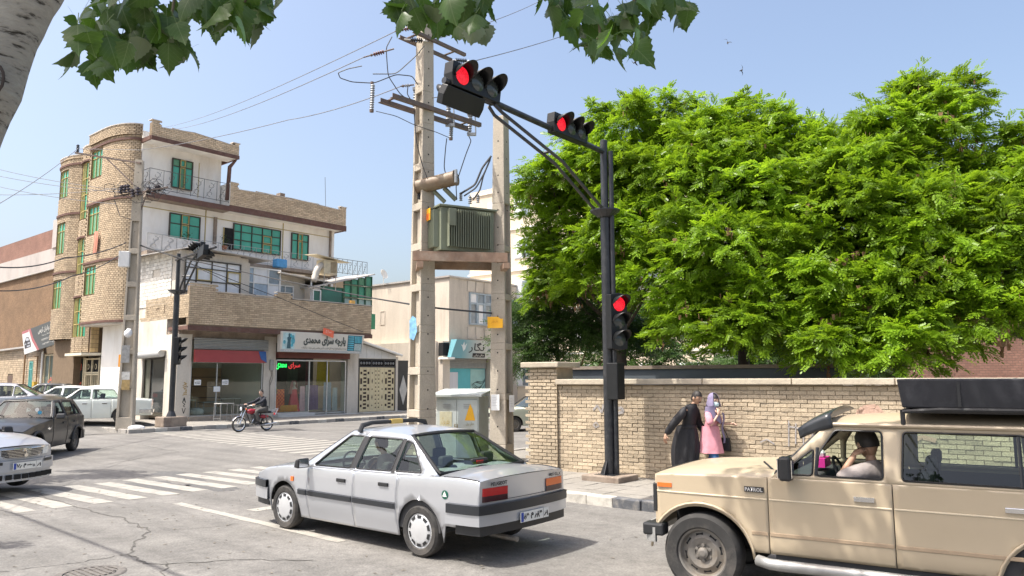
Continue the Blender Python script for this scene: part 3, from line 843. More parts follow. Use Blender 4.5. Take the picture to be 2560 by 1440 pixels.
# rust bands and the curved parapet on the bays
def band(pth, z0, z1, out, m, name, closed=True):
    mb = MB(); n = len(pth)
    O = []
    for i, p in enumerate(pth):
        a, b = pth[max(0, i - 1)], pth[min(n - 1, i + 1)]
        e = V3((b[0] - a[0], b[1] - a[1], 0)).normalized()
        O.append((p[0] + e.y * out, p[1] - e.x * out))
    for i in range(n - 1):
        mb.hexa([(pth[i][0], pth[i][1], z0), (pth[i + 1][0], pth[i + 1][1], z0), (*O[i + 1], z0), (*O[i], z0), (pth[i][0], pth[i][1], z1), (pth[i + 1][0], pth[i + 1][1], z1), (*O[i + 1], z1), (*O[i], z1)])
    return mb.build(name, m, bld)
for z in (14.72, 11.55, 8.3, 5.05): band(bay[1:], z, z + .12, .09, RUST, 'rust_band')
for z in (14.55, 11.6, 8.2): band(path, z, z + .12, .09, RUST, 'rust_band')
band(strip, 14.4, 14.5, .09, RUST, 'rust_band'); band(strip, 10.0, 10.1, .07, RUST, 'rust_band'); band(strip, 6.65, 6.75, .07, RUST, 'rust_band')
bricks(bld, bay[1:], 15.0, 15.55, .2, .1, BRKL, gap=.018, d=.135); band(bay[1:], 15.0, 15.55, .11, MORTL, 'bay_parapet'); band(bay[1:], 15.55, 15.6, .17, CAP, 'coping')
band(path, 14.95, 15.1, .07, BRKL, 'bay_parapet'); band(strip, 15.3, 15.38, .05, CAP, 'coping'); band(path, 15.1, 15.15, .1, CAP, 'coping')
# soffit slab of the bay, niche of big sandstone blocks and the doorway below
mb = MB(); mb.prism(bay[1:] + [(-.4, 5.0), (-.4, 9.2)], 4.96, 5.06); mb.build('bay_soffit', STUCCO, bld)
mb = MB(); mb.box(-1.05, -.3, 9.1, 9.3, 3.55, 5.4); mb.box(-1.04, -.3, 11.2, 14.3, 0, 4.4); mb.build('niche_wall', MORTL, bld)
bricks(bld, [(-1.05, 9.1), (-.62, 9.1)], 3.6, 5.05, .3, .24, mat('big_sand_block', (.5, .37, .2), rough=.85, var=.15, scale=3, rnd=.1), d=.03, gap=.02)
mb = MB(); mb.prism([(-1.5, 9.0), (-1.5, 11.3), (-.5, 11.5), (-.5, 8.6), (-.66, 8.6)], 3.42, 3.56); mb.build('door_canopy', mat('cream_paint', (.66, .6, .46), rough=.7), bld)
CREAM = mat('cream_iron', (.55, .47, .31), rough=.6, var=.15, scale=5)
# ornate cream lane door and black shop window beside it
Ms = wf(-.66, 0, True)
mb = MB(); mb.M = Ms
for x in (-10.6, -10.5, -9.7, -8.75): mb.box(x, x + .09, -.03, .05, .1, 3.3)
for z in (.1, .9, 2.35, 2.45, 3.2): mb.box(-10.5, -8.7, -.025, .045, z, z + .08)
for k in range(12):
    x = -10.35 + k * .13; mb.tube([(x, .01, .2), (x + .03 * (-1) ** k, .01, 1.2), (x, .01, 2.4)], .018, 4)
for k in range(3):
    x = -10.2 + k * .5; mb.lathe([(.13, -.02), (.16, 0), (.13, .02)], (x, .01, 2.82), 'y', 10)
dr = mb.build('lane_door', CREAM, bld)
B('back_panel', DARK, dr, -10.6, -8.7, .12, .14, .1, 3.3, M=Ms)
BLKG = mat('black_shop_glass', (.02, .035, .035), rough=.1, var=.3, scale=2, spec=.6)
lw = B('lane_shop_window', BLKG, bld, -12.0, -10.75, .0, .05, .3, 3.3, M=Ms)
q = MB(); q.M = Ms
for x in (-12.1, -10.82): q.box(x, x + .12, -.03, .06, .2, 3.35)
q.build('jamb', CREAM, lw)
REDT = flat('red_lettering', (.72, .12, .07), .5)
for z, s_, wd in ((2.75, 'لنز', .7), (1.75, 'گالری', .9), (.85, 'طلا', .7)):
    text('lettering', s_, REDT, lw, frame((-.68, 11.4, z), (0, -1, 0), (0, 0, 1)), width=wd, height=.5)
# side shop with rolled shutter and its window
mb = MB(); mb.M = Ms; mb.tube([(-3.75, -.2, 3.28), (-1.15, -.2, 3.34)], .17, 14)
sh = mb.build('rolled_shutter', mat('grey_shutter', (.42, .42, .41), rough=.5, var=.15, scale=4, metal=.3, stretch=8), bld, smooth=30)
mb = MB(); mb.M = Ms; mb.box(-3.8, -1.1, -.25, 0, 3.44, 3.5); mb.build('shutter_box', ZINC, sh)
window(bld, Ms @ Matrix.Translation((0, .1, 0)), -3.5, -1.25, .45, 3.15, cw=[.3, .7], rows=(1.,), pane=[mat('olive_reflect', (.11, .115, .09), rough=.08, var=.5, scale=1, spec=.7), mat('dark_reflect', (.045, .05, .05), rough=.06, var=.5, scale=1, spec=.8)], fr=FRM, fw=.07)

# --- shop fronts on the side street
SHUT = mat('shutter_slats', (.36, .37, .36), rough=.5, var=.12, scale=4, metal=.2)
def shutter(parent, x0, x1, z0, z1, m, y=-.02, pitch=.075, name='shutter_slat'):
    n = int(round((z1 - z0) / pitch)); h = (z1 - z0) / n
    for k in range(n):
        mb = MB(); z = z0 + k * h
        mb.add([(x0, y, z + .006), (x1, y, z + .006), (x1, y - .03, z + h * .5), (x0, y - .03, z + h * .5), (x1, y, z + h - .006), (x0, y, z + h - .006)], [(0, 1, 2, 3), (3, 2, 4, 5)])
        mb.build(name, m, parent)
shutter(bld, .08, 4.1, 3.55, 4.1, SHUT, y=-.12)
mb = MB(); mb.hexa([(.1, -.30, 2.92), (3.92, -.30, 2.92), (3.92, -.1, 2.92), (.1, -.1, 2.92), (.1, -.2, 3.52), (3.92, -.2, 3.52), (3.92, -.1, 3.52), (.1, -.1, 3.52)])
aw = mb.build('shop_fascia', mat('red_fascia', (.36, .055, .05), rough=.5, var=.12, scale=2, dirt=(.24, .06, .05), dirt_amt=.5), bld)
mb = MB(); mb.hexa([(3.6, -.304, 3.1), (3.925, -.304, 2.93), (3.925, -.29, 2.93), (3.6, -.29, 3.1), (3.5, -.206, 3.51), (3.925, -.206, 3.51), (3.925, -.19, 3.51), (3.5, -.19, 3.51)]); mb.build('blue_corner', flat('blue_fascia', (.04, .12, .33), .5), aw)
# left shop: big panes, floor, back wall, brown panel
STONE = mat('plinth_stone', (.36, .3, .24), rough=.7, var=.15, scale=3, dirt=(.24, .18, .14), dirt_amt=.6)
STONEW = mat('grey_marble', (.5, .5, .48), rough=.45, var=.15, scale=2, dirt=(.3, .29, .27), dirt_amt=.6)
B('plinth', STONE, bld, -.0, 3.97, -.12, .5, 0, .33, bev=.01)
sw = MB()
for x in (.05, 1.38, 3.86): sw.box(x, x + .05, .03, .1, .33, 2.95)
sw.box(.1, 3.86, .03, .1, 2.9, 2.96); sw.box(.1, 3.86, .03, .1, .33, .38)
sg = sw.build('shop_window', mat('alu', (.45, .46, .45), rough=.35, metal=.5), bld)
B('pane', CLEAR, sg, .1, 1.38, .06, .066, .38, 2.9); B('pane', CLEAR, sg, 1.43, 3.86, .06, .066, .38, 2.9)
PAPER = flat('paper_notice', (.78, .79, .78), .8)
INK = flat('black_ink', (.02, .02, .022), .7)
for x, z, t in ((.42, 1.95, 'کلاته'), (1.85, 1.95, 'کلاته'), (1.42, 1.62, None)):
    pn = B('paper_notice', PAPER, bld, x - .17, x + .17, .02, .024, z - .13, z + .13)
    if t: text('lettering', t, INK, pn, frame((x, .018, z), (1, 0, 0), (0, 0, 1)), width=.26, height=.14, depth=.002)
WALLIN = mat('shop_inner_wall', (.62, .60, .52), rough=.8, var=.1, scale=1)
mb = MB(); mb.box(-.2, .02, .5, 4.4, .3, 4.2); mb.box(4.0, 4.6, .5, 4.4, .3, 4.2); mb.box(-.2, 10, 4.3, 4.45, .3, 4.2); mb.build('inner_wall', WALLIN, bld)
B('shop_floor', STONE, bld, -.2, 4.2, .5, 4.4, .2, .31); B('shop_floor', STONEW, bld, 4.6, 9.4, .1, 4.4, .2, .26)
B('wall_panel', mat('tan_panel', (.6, .38, .23), rough=.6, var=.1, scale=1.5), bld, 2.3, 3.95, 4.2, 4.28, .6, 2.7)
for z in (1.1, 1.7, 2.2): B('panel_rail', IRON, bld, 2.3, 3.95, 4.17, 4.2, z, z + .03)
# right shop: fascia sign, shutter housing, window, marble steps
B('step', STONEW, bld, 4.62, 9.6, -.75, .08, 0, .16, bev=.008); B('step', STONEW, bld, 4.62, 6.9, -.42, .08, .16, .3, bev=.008)
B('shutter_box', mat('dark_red_box', (.13, .035, .025), rough=.6, var=.2, scale=3), bld, 4.66, 9.3, -.22, .1, 3.2, 3.52)
sw = MB()
for x in (4.66, 6.72, 7.9, 9.15): sw.box(x, x + .06, -.0, .07, .28 if x < 7 else .17, 3.1)
sw.box(4.72, 9.15, 0, .07, 3.05, 3.12); sw.box(4.72, 6.72, 0, .07, .28, .34)
sg2 = sw.build('shop_window', mat('alu2', (.55, .55, .53), rough=.35, metal=.4), bld)
for a, b in ((4.72, 6.72), (6.78, 7.9), (7.96, 9.15)): B('pane', CLEAR, sg2, a, b, .03, .036, .34, 3.05)
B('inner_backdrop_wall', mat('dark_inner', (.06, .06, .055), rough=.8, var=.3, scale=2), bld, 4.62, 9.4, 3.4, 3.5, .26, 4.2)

# gate house beside the shop: white boarded gable, black grille, cream gate, step
gh = thing('gate_house', 'cream slotted double gate under a white boarded lean-to roof', 'gate', bld_M @ V3((10.12, 0, 0)), 50)
BOARD = mat('white_board', (.66, .66, .64), rough=.6, var=.1, scale=2, dirt=(.45, .43, .4), dirt_amt=.5)
for i in range(5):
    x0, x1 = i * .56, i * .56 + .545
    zt0, zt1 = 4.16 - x0 * .245, 4.16 - x1 * .245
    mb = MB(); mb.prism([(x0, 3.28), (x1, 3.28), (x1, zt1), (x0, zt0)], -.02, .02, ax='y'); mb.build('board', BOARD, gh)
mb = MB(); mb.hexa([(-.05, -.35, 4.2), (2.95, -.35, 3.46), (2.95, 2.5, 3.6), (-.05, 2.5, 4.35), (-.05, -.35, 4.27), (2.95, -.35, 3.53), (2.95, 2.5, 3.67), (-.05, 2.5, 4.42)]); mb.build('roof', ZINC, gh)
mb = MB(); mb.tube([(-.05, -.4, 4.22), (2.95, -.4, 3.48)], .07, 8); mb.build('gutter', flat('white_gutter', (.75, .74, .7), .5), gh)
BLK = mat('black_gate_metal', (.025, .027, .03), rough=.4, var=.2, scale=5)
mb = MB(); mb.box(0, 2.8, -.03, .03, 3.18, 3.27); mb.box(0, 2.8, -.03, .03, 2.75, 2.83)
for x in (0, .9, 1.85, 2.72): mb.box(x, x + .07, -.03, .03, 2.83, 3.18)
gl = mb.build('transom_grille', BLK, gh)
B('back_panel', DARK, gl, .05, 2.75, .05, .07, 2.83, 3.2)
mb = MB()
for c in (.48, 1.4, 2.32):
    for k in range(4):
        x = c - .3 + k * .2; mb.lathe([(.05, -.02), (.075, 0), (.05, .02)], (x, 0, 3.0), 'y', 8); mb.ball((x, -.02, 3.0), .028, 6, 4)
mb.build('rosettes', mat('silver_iron', (.45, .45, .44), rough=.5, metal=.3), gl)
GATE = mat('cream_gate_metal', (.66, .57, .36), rough=.5, var=.07, scale=3, dirt=(.45, .37, .24), dirt_amt=.4)
def leaf_gate(x0, x1):
    lf = B('gate_leaf', GATE, gh, x0, x1, 0, .05, .2, 2.74, bev=.006)
    q = MB(); dk = []
    w_ = x1 - x0
    for fx, ww, hh, n in ((.1, .1, 'slot', 5), (.3, .2, 'dash', 11), (.5, .1, 'slot', 5), (.72, .07, 'dia', 5), (.92, .1, 'tri', 10)):
        for k in range(n):
            z = .3 + (k + .5) * 2.36 / n; xc = x0 + fx * w_ if x0 < 1 else x1 - fx * w_
            h = {'slot': (.17 if k % 2 else .07), 'dash': .055, 'dia': (.16 if k % 2 else .06), 'tri': .045}[hh]
            if hh == 'dia' or hh == 'tri': dk.append([(xc - ww * .45 * w_, z), (xc, z - h), (xc + ww * .45 * w_, z), (xc, z + h)])
            else: dk.append([(xc - ww * w_ * .5, z - h), (xc + ww * w_ * .5, z - h), (xc + ww * w_ * .5, z + h), (xc - ww * w_ * .5, z + h)])
    for pl in dk: q.prism(pl, -.004, .002, ax='y')
    tag(q.build('slots', flat('gate_slot_dark', (.035, .018, .015), .7), lf), kind='stuff')
    q = MB()
    for fx in (.02, .2, .4, .6, .84): 
        xc = x0 + fx * w_ if x0 < 1 else x1 - fx * w_
        q.box(xc - .012, xc + .012, -.018, 0, .22, 2.72)
    q.build('ribs', GATE, lf)
leaf_gate(.06, 1.38); leaf_gate(1.40, 2.72)
mb = MB(); mb.box(0, .06, -.02, .08, .17, 2.75); mb.box(2.72, 2.8, -.02, .08, .17, 2.75); mb.build('frame', BLK, gh)
for i in range(3): B('step_slab', STONEW, gh, -.0 + i * 1.05, 1.04 + i * 1.05, -.5, .1, 0, .17, bev=.008)
mb = MB(); mb.box(2.8, 3.0, -.0, .4, 0, 3.4); mb.build('gate_pillar', STUCCO, gh)
bd = thing('black_door', 'narrow black metal door with a silver diamond panel beside the cream gate', 'door', bld_M @ V3((13.14, 0, 0)), 50)
B('leaf', BLK, bd, 0, .9, .05, .1, .16, 2.6, bev=.006); B('frame', BLK, bd, -.05, .95, .1, .16, .12, 3.2)
mb = MB(); mb.prism([(.45, .5), (.76, 1.4), (.45, 2.3), (.14, 1.4)], .02, .05, ax='y'); dm = mb.build('diamond_panel', mat('silver_iron', (.45, .45, .44)), bd)
mb = MB(); mb.lathe([(.11, -.01), (.08, .02)], (.45, .03, 1.4), 'y', 10); mb.build('boss', BLK, dm)
B('step', STONEW, bd, -.1, 1.2, -.4, .2, 0, .14)
# ------------------------------------------------------------ shop signs and shop contents
WHITE = flat('sign_white', (.74, .72, .66), .5)
TEAL = mat('teal_print', (.08, .38, .48), rough=.5, var=.5, scale=4)
TEALD = flat('dark_teal_print', (.03, .1, .13), .5)
fs = thing('shop_sign', 'long cream fabric-shop sign with black Persian lettering over the dress shop', 'sign', bld_M @ V3((7.0, -.9, 0)), 50)
mb = MB(); mb.hexa([(-2.72, -.02, 3.5), (2.55, -.02, 3.5), (2.55, .25, 3.5), (-2.72, .25, 3.5), (-2.72, -.12, 4.55), (2.66, -.12, 4.55), (2.66, .25, 4.55), (-2.72, .25, 4.55)])
mb.build('sign_board', mat('sign_cream', (.62, .59, .52), rough=.5, var=.06, scale=1.5), fs)
tl = V3((0, -.1, 1.05)).normalized()
def sgnM(x, z, off=.006): return frame((x, -.02 - .1 * (z - 3.5) / 1.05 - off, z), (1, 0, 0), tl)
mb = MB(); mb.M = sgnM(0, 3.57, .004); mb.box(-2.7, 2.55, -.07, .07, 0, .003); mb.build('grey_strip', flat('sign_grey', (.42, .44, .44), .5), fs)
text('lettering', 'پارچه سرای محمدی', flat('letter_shadow_grey', (.2, .22, .2), .5), fs, sgnM(.03, 4.09, .004), width=2.75, height=.56, shear=.0, bold=.05)
text('lettering', 'پارچه سرای محمدی', flat('letter_black', (.012, .016, .014), .5), fs, sgnM(0, 4.12, .007), width=2.7, height=.54, bold=.012)
text('lettering', 'عرضه مستقیم انواع پارچه های ایرانی و خارجی مجلسی چینی دوخت و تکبافت', flat('letter_black', (.02,) * 3), fs, sgnM(0, 3.73), width=2.9, height=.16)
mb = MB(); mb.M = sgnM(0, 0); mb.M = sgnM(-2.25, 4.05, .004)
mb.box(-.36, .36, -.4, .44, 0, .003); pp = mb.build('picture_panel', mat('pale_teal_print', (.42, .6, .62), rough=.5, var=.3, scale=5), fs)
mb = MB(); mb.M = sgnM(-2.25, 4.05, .008)
mb.prism([(-.1, -.38), (.14, -.38), (.1, .05), (.13, .2), (.05, .24), (.07, .36), (0, .42), (-.06, .34), (-.04, .24), (-.12, .18), (-.08, .02)], 0, .002)
mb.build('dress_figure', TEALD, pp)
mb = MB(); mb.M = sgnM(-2.25, 4.05, .007)
for k, (x, y, a) in enumerate(((.22, .2, .1), (.25, .02, .13), (.2, -.2, .08), (-.26, -.05, .08), (.1, .3, .07))): mb.prism([(x + a * cos(t), y + a * 1.3 * sin(t)) for t in np.linspace(0, 2 * pi, 9)[:-1]], 0, .001)
mb.build('painted_flowers', TEAL, pp)
mb = MB(); mb.M = sgnM(2.02, 4.05, .004); mb.box(-.5, .5, -.42, .45, 0, .003); pp = mb.build('picture_panel', TEALD, fs)
mb = MB(); mb.M = sgnM(2.02, 4.05, .008)
for k in range(7): mb.box(-.46, -.06, -.38 + k * .12, -.31 + k * .12, 0, .002)
for k in range(5): mb.box(.0 + k * .1, .07 + k * .1, .04, .41, 0, .002)
mb.build('printed_fabric_rolls', TEAL, pp)
mb = MB(); mb.M = sgnM(2.02, 4.05, .008)
for k in range(6): mb.box(.0 + k * .08, .05 + k * .08, -.39, -.02, 0, .002)
mb.build('printed_fabric_sheets', mat('pale_print', (.55, .66, .64), rough=.5, var=.3, scale=9), pp)
text('lettering', '۰۹۱۴۴۴۲۲۱۵۴', WHITE, fs, sgnM(1.95, 3.57), width=.9, height=.1)
text('lettering', '۳۲۲۲۱۱۴', WHITE, fs, sgnM(-2.2, 3.57), width=.6, height=.09)
on = thing('banner', 'small tilted orange banner hanging off the top edge of the cream shop sign', 'banner', bld_M @ V3((7.1, -1.08, 4.62)), 50)
mb = MB()
mb.grid(lambda u, v: (-.35 + .72 * u + .06 * v, -.03 * sin(u * 5) - .04 * (1 - v), .22 - .2 * u - .34 * (1 - v) + .05 * u * v), 8, 4)
mb.build('cloth', mat('orange_cloth', (.78, .16, .08), rough=.7, var=.08), on)
text('lettering', 'حراج', flat('pale_letter', (.85, .6, .5), .6), on, frame((.0, -.075, .0), (1, 0, -.27), (.0, 0, 1)), width=.4, height=.18)
# neon in the window
ne = thing('neon_sign', 'green and red neon Persian lettering hung inside the dress shop window', 'neon sign', bld_M @ V3((5.6, .15, 2.78)), 50)
text('green_lettering', 'محمدی', flat('neon_green', (.02, .9, .12), .4, emit=1.6), ne, frame((-.5, 0, 0), (1, 0, 0), (0, 0, 1)), width=.62, height=.34, bold=.02)
text('red_lettering', 'سرای', flat('neon_red', (.9, .05, .06), .4, emit=.7), ne, frame((.28, 0, .03), (1, 0, 0), (0, 0, 1)), width=.72, height=.34, bold=.005)
# dressed mannequins and hanging fabric behind the glass
SKINM = flat('mannequin_skin', (.5, .4, .34), .4)
def mannequin(s, t, label, dress, scarf, w_=.42, h=1.55):
    o = thing('mannequin', label, 'mannequin', bld_M @ V3((s, t, .34)), 50)
    def fn(u, v):
        a = 2 * pi * u; z = v * h * .78
        r_ = (w_ * (1 - .62 * v ** .7)) * (1 + .08 * sin(a * 9) * (1 - v))
        return (r_ * cos(a), r_ * .7 * sin(a), z)
    m1 = MB(); m1.grid(fn, 40, 10); m1.build('dress', dress, o, smooth=True)
    m1 = MB(); m1.ball((0, 0, h * .97), (.085, .1, .12)); m1.tube([(0, 0, h * .76), (0, 0, h * .9)], [.12, .05], 10); m1.ball((0, 0, h * .78), (.2, .11, .08)); m1.build('torso', SKINM, o, smooth=True)
    m1 = MB()
    def fs_(u, v):
        a = -2.3 + 4.6 * u + pi / 2; z = h * 1.07 - v * h * .45
        r_ = .12 + .17 * v ** .8
        return (r_ * cos(a), r_ * .8 * sin(a) + .02, z)
    m1.grid(fs_, 16, 8); m1.build('scarf', scarf, o, smooth=True)
    return o
ORS = bpy.data.materials.new('orange_striped_silk'); ORS.use_nodes = True
_n = ORS.node_tree.nodes; _l = ORS.node_tree.links
_g = _n.new('ShaderNodeTexCoord'); _w = _n.new('ShaderNodeTexWave'); _w.inputs['Scale'].default_value = 3.2; _w.inputs['Distortion'].default_value = 1.2; _w.bands_direction = 'DIAGONAL'
_r = _n.new('ShaderNodeValToRGB'); _r.color_ramp.elements[0].color = (.95, .22, .03, 1); _r.color_ramp.elements[1].color = (.62, .07, .02, 1); _r.color_ramp.elements[0].position = .35; _r.color_ramp.elements[1].position = .6
_l.new(_g.outputs['Object'], _w.inputs[0]); _l.new(_w.outputs[0], _r.inputs[0]); _l.new(_r.outputs[0], _n['Principled BSDF'].inputs['Base Color'])
mannequin(5.0, .75, 'mannequin in an orange striped dress and lime veil at the window edge', ORS, mat('lime_veil', (.38, .42, .05), rough=.6))
mannequin(6.35, .8, 'mannequin in a deep red gown with a pink veil behind the glass', mat('red_silk', (.6, .012, .04), rough=.4), mat('rose_veil', (.42, .17, .17), rough=.6))
def drape(s, t, wd, z0, z1, m, label, nm='hanging_fabric', cat='fabric'):
    o = MB(); n = max(3, int(wd / .09))
    o.grid(lambda u, v: ((u - .5) * wd * (1 - .08 * v), .05 * sin(u * n * 2 * pi) * (.4 + .6 * (1 - v)), z0 + (z1 - z0) * v), n * 8, 4)
    q = o.build(nm, m, smooth=True); q.location = bld_M @ V3((s, t, 0)); q.rotation_euler = (0, 0, rad(50))
    return tag(q, label, cat, 'fabric lengths hung in the dress shop')
drape(5.45, .7, .5, .34, 1.55, ORS, 'orange striped length draped beside the lime-veiled mannequin')
drape(5.85, .5, 1.1, .36, .7, mat('amber_silk', (.7, .3, .02), rough=.4), 'low amber length spread along the window foot')
drape(6.75, .6, .35, .34, 1.7, mat('pale_pink_silk', (.8, .5, .56), rough=.5), 'pale pink length hanging at the door jamb')
drape(6.98, .5, .2, .34, 1.75, mat('pearl_silk', (.48, .46, .5), rough=.4), 'pearl grey length next to the pale pink one')
drape(7.5, .75, .8, .4, 1.75, mat('violet_silk', (.22, .12, .28), rough=.4), 'dark violet length hanging in the doorway')
drape(8.4, .6, .55, .3, 1.9, mat('steel_silk', (.42, .45, .52), rough=.4), 'steel grey length hung on a rail by the right pane')
drape(8.85, .5, .35, .3, 1.6, mat('ash_silk', (.5, .52, .54), rough=.4), 'ash grey length at the right end of the window')
drape(8.6, 1.3, .9, 1.7, 3.1, mat('mustard_silk', (.62, .44, .03), rough=.4), 'mustard yellow curtain length hung high at the right')
drape(7.75, 1.6, .3, 1.6, 3.1, mat('wine_silk', (.14, .03, .05), rough=.4), 'wine red length hung high behind the door')
drape(6.9, 1.8, .7, 1.5, 3.1, mat('olive_silk', (.06, .075, .05), rough=.4), 'dark olive length hung at the back')
# empty left shop: tables inside, metal trestles outside
WT = mat('table_top', (.5, .5, .47), rough=.5, var=.1)
def table(s, t, w_, d_, h, m, lm, label, legs=.02, rz=50, nm='table', grp=None, brace=False):
    o = thing(nm, label, 'table', bld_M @ V3((s, t, .14 if t < 0 else .31)), rz, grp)
    B('table_top', m, o, -w_ / 2, w_ / 2, -d_ / 2, d_ / 2, h - .03, h, bev=.004)
    for sx in (-1, 1):
        for sy in (-1, 1):
            x, y = sx * (w_ / 2 - legs), sy * (d_ / 2 - legs); B('leg', lm, o, x - legs * .6, x + legs * .6, y - legs * .6, y + legs * .6, 0, h - .03)
    if brace:
        for sx in (-1, 1):
            x = sx * (w_ / 2 - legs); B('stretcher', lm, o, x - .01, x + .01, -d_ / 2 + .03, d_ / 2 - .03, .12, .14)
    return o
table(.6, 1.6, .9, .6, .78, WT, IRONG, 'white table at the left inside the empty shop')
table(1.9, 1.5, 1.0, .6, .66, WT, IRONG, 'low white table inside the empty shop behind the notices')
table(3.0, 1.7, 1.1, .6, .8, WT, FRM, 'dark-legged table piled with cups inside the empty shop')
GALV = mat('galvanised', (.36, .36, .35), rough=.45, metal=.5, var=.2, scale=6)
table(.95, -1.55, .75, .5, .84, WT, GALV, 'higher metal trestle standing on the pavement before the empty shop', .018, 58, 'trestle_table', brace=True)
table(1.95, -1.6, 1.05, .5, .75, GALV, GALV, 'lower wide metal trestle on the pavement behind the motorcycle', .018, 56, 'trestle_table', brace=True)
bag = MB(); bag.ball((0, 0, .2), (.35, .28, .22), 14, 8); bg_ = bag.build('sack', mat('pale_sack', (.45, .45, .43), rough=.8, bump=.5, bscale=12), smooth=True); bg_.location = bld_M @ V3((.75, .6, .31)); tag(bg_, 'pale stuffed sack on the floor inside the empty shop', 'sack')
fr_ = MB(); fr_.box(-.28, .28, -.28, .28, 0, 1.25); fo = thing('fridge', 'dark upright fridge at the left inside the empty shop', 'fridge', bld_M @ V3((.5, 2.6, .31)), 50); fr_.build('body', mat('fridge_dark', (.1, .1, .1), rough=.4), fo, bev=.02); B('door', FRM, fo, -.26, .26, -.31, -.285, .06, 1.2); B('handle', GALV, fo, .18, .2, -.34, -.31, .5, .9)
cb = thing('meter_box', 'grey meter box with loose cables on the pillar between the two shops', 'meter box', bld_M @ V3((4.35, -.02, 0)), 50)
B('box', IRONG, cb, -.09, .12, -.1, 0, 2.55, 3.1, bev=.01)
mb = MB(); mb.tube([(0, -.03, 2.55), (.03, -.05, 2.3), (-.05, -.03, 2.0), (-.02, -.03, .6)], .014, 5); mb.tube([(.08, -.03, 2.55), (.1, -.06, 2.2), (-.02, -.03, 1.8)], .012, 5); mb.build('cable', IRON, cb)
gf = thing('graffiti', 'black and ochre graffiti scrawl on the corner pillar', 'graffiti', bld_M @ V3((-.3, -.004, 0)), 50)
mb = MB()
def scr(pts, wd, mbx, M=None):
    for i in range(len(pts) - 1):
        a, b = V3(pts[i]), V3(pts[i + 1]); d_ = (b - a); n_ = V3((-d_.z, 0, d_.x)).normalized() * wd
        mbx.add([a - n_, b - n_, b + n_, a + n_], [(0, 1, 2, 3)])
for pts in ([(0, 0, 1.0), (.08, 0, 1.25), (.16, 0, 1.0)], [(0, 0, .75), (.08, 0, .5), (.16, 0, .75)], [(.03, 0, 1.0), (.13, 0, .92), (.05, 0, .86), (.12, 0, .8)], [(.08, 0, 1.2), (.08, 0, 1.05)], [(.1, 0, 1.75), (.24, 0, 1.75)]): scr(pts, .017, mb)
mb.build('black_scrawl', INK, gf)
mb = MB()
for k in range(7): scr([(-.02 + .2 * random.random(), -.001, 1.35 + .09 * k), (.2 * random.random(), -.001, 1.42 + .09 * k), (.18, -.001, 1.36 + .09 * k)], .02, mb)
mb.build('ochre_scrawl', flat('ochre_spray', (.4, .27, .1), .8), gf)

# cooler with canvas hood and duct on the first floor balcony, laundry, plant pots
ac = thing('evaporative_cooler', 'beige slatted evaporative cooler under a tilted board on the balcony edge', 'air cooler', bld_M @ V3((8.1, .2, 8.0)), 50)
B('cabinet', mat('cooler_beige', (.55, .48, .34), rough=.6), ac, -.45, .45, -.05, .7, 0, .82, bev=.02)
for k in range(9): B('slat', mat('cooler_slat', (.28, .22, .14), rough=.7), ac, .0, .4, -.075, -.052, .1 + k * .07, .14 + k * .07)
mb = MB(); mb.hexa([(-1.1, -.3, .98), (1.2, -.3, .74), (1.2, .9, .86), (-1.1, .9, 1.08), (-1.1, -.3, 1.01), (1.2, -.3, .77), (1.2, .9, .89), (-1.1, .9, 1.11)]); mb.build('hood_board', mat('hood_board', (.52, .46, .33), rough=.8), ac)
mb = MB(); pts = [(-.4, .2, .5), (-.62, .15, .42), (-.85, .1, .1), (-1.05, .05, -.5)]
dn = []
for i in range(3):
    for k in range(6): dn.append(tuple(np.array(pts[i]) * (1 - k / 6) + np.array(pts[i + 1]) * k / 6))
mb.tube(dn + [pts[-1]], [(.2 if k % 2 else .165) for k in range(19)], 10); mb.build('duct', mat('duct_foil', (.5, .46, .4), rough=.5, var=.2, scale=6), ac, smooth=True)
for x in (-.4, .4): mb = MB(); mb.tube([(x, 0, 0), (x, 0, -.9)], .025, 5); mb.build('leg', GALV, ac)
tk = B('water_tank', mat('blue_plastic', (.06, .25, .5), rough=.4), None, -.35, .35, -.25, .25, 0, .5, bev=.06); tk.location = bld_M @ V3((6.9, 3.4, 8.55)); tk.rotation_euler = (0, 0, rad(50)); tag(tk, 'blue plastic tank on the balcony beside the cooler', 'tank')
la = MB(); la.grid(lambda u, v: ((u - .5) * .42 + .05 * sin(v * 4), .04 * sin(u * 9) - .05, -v * 1.15), 10, 12)
lo = la.build('quilt', mat('peach_quilt', (.62, .28, .2), rough=.9, var=.2, scale=5), smooth=True); lo.location = bld_M @ V3((-1.72, 7.35, 9.95)); lo.rotation_euler = (0, 0, rad(-40)); tag(lo, 'peach coloured quilt airing out of the bay window', 'quilt')
lo2 = MB(); lo2.grid(lambda u, v: ((u - .5) * .2, .03 * sin(u * 9), -v * 1.0), 6, 8); q = lo2.build('red_blanket', mat('crimson_cloth', (.45, .05, .09), rough=.9)); q.parent = lo; q.location = (-.25, .03, -.1)
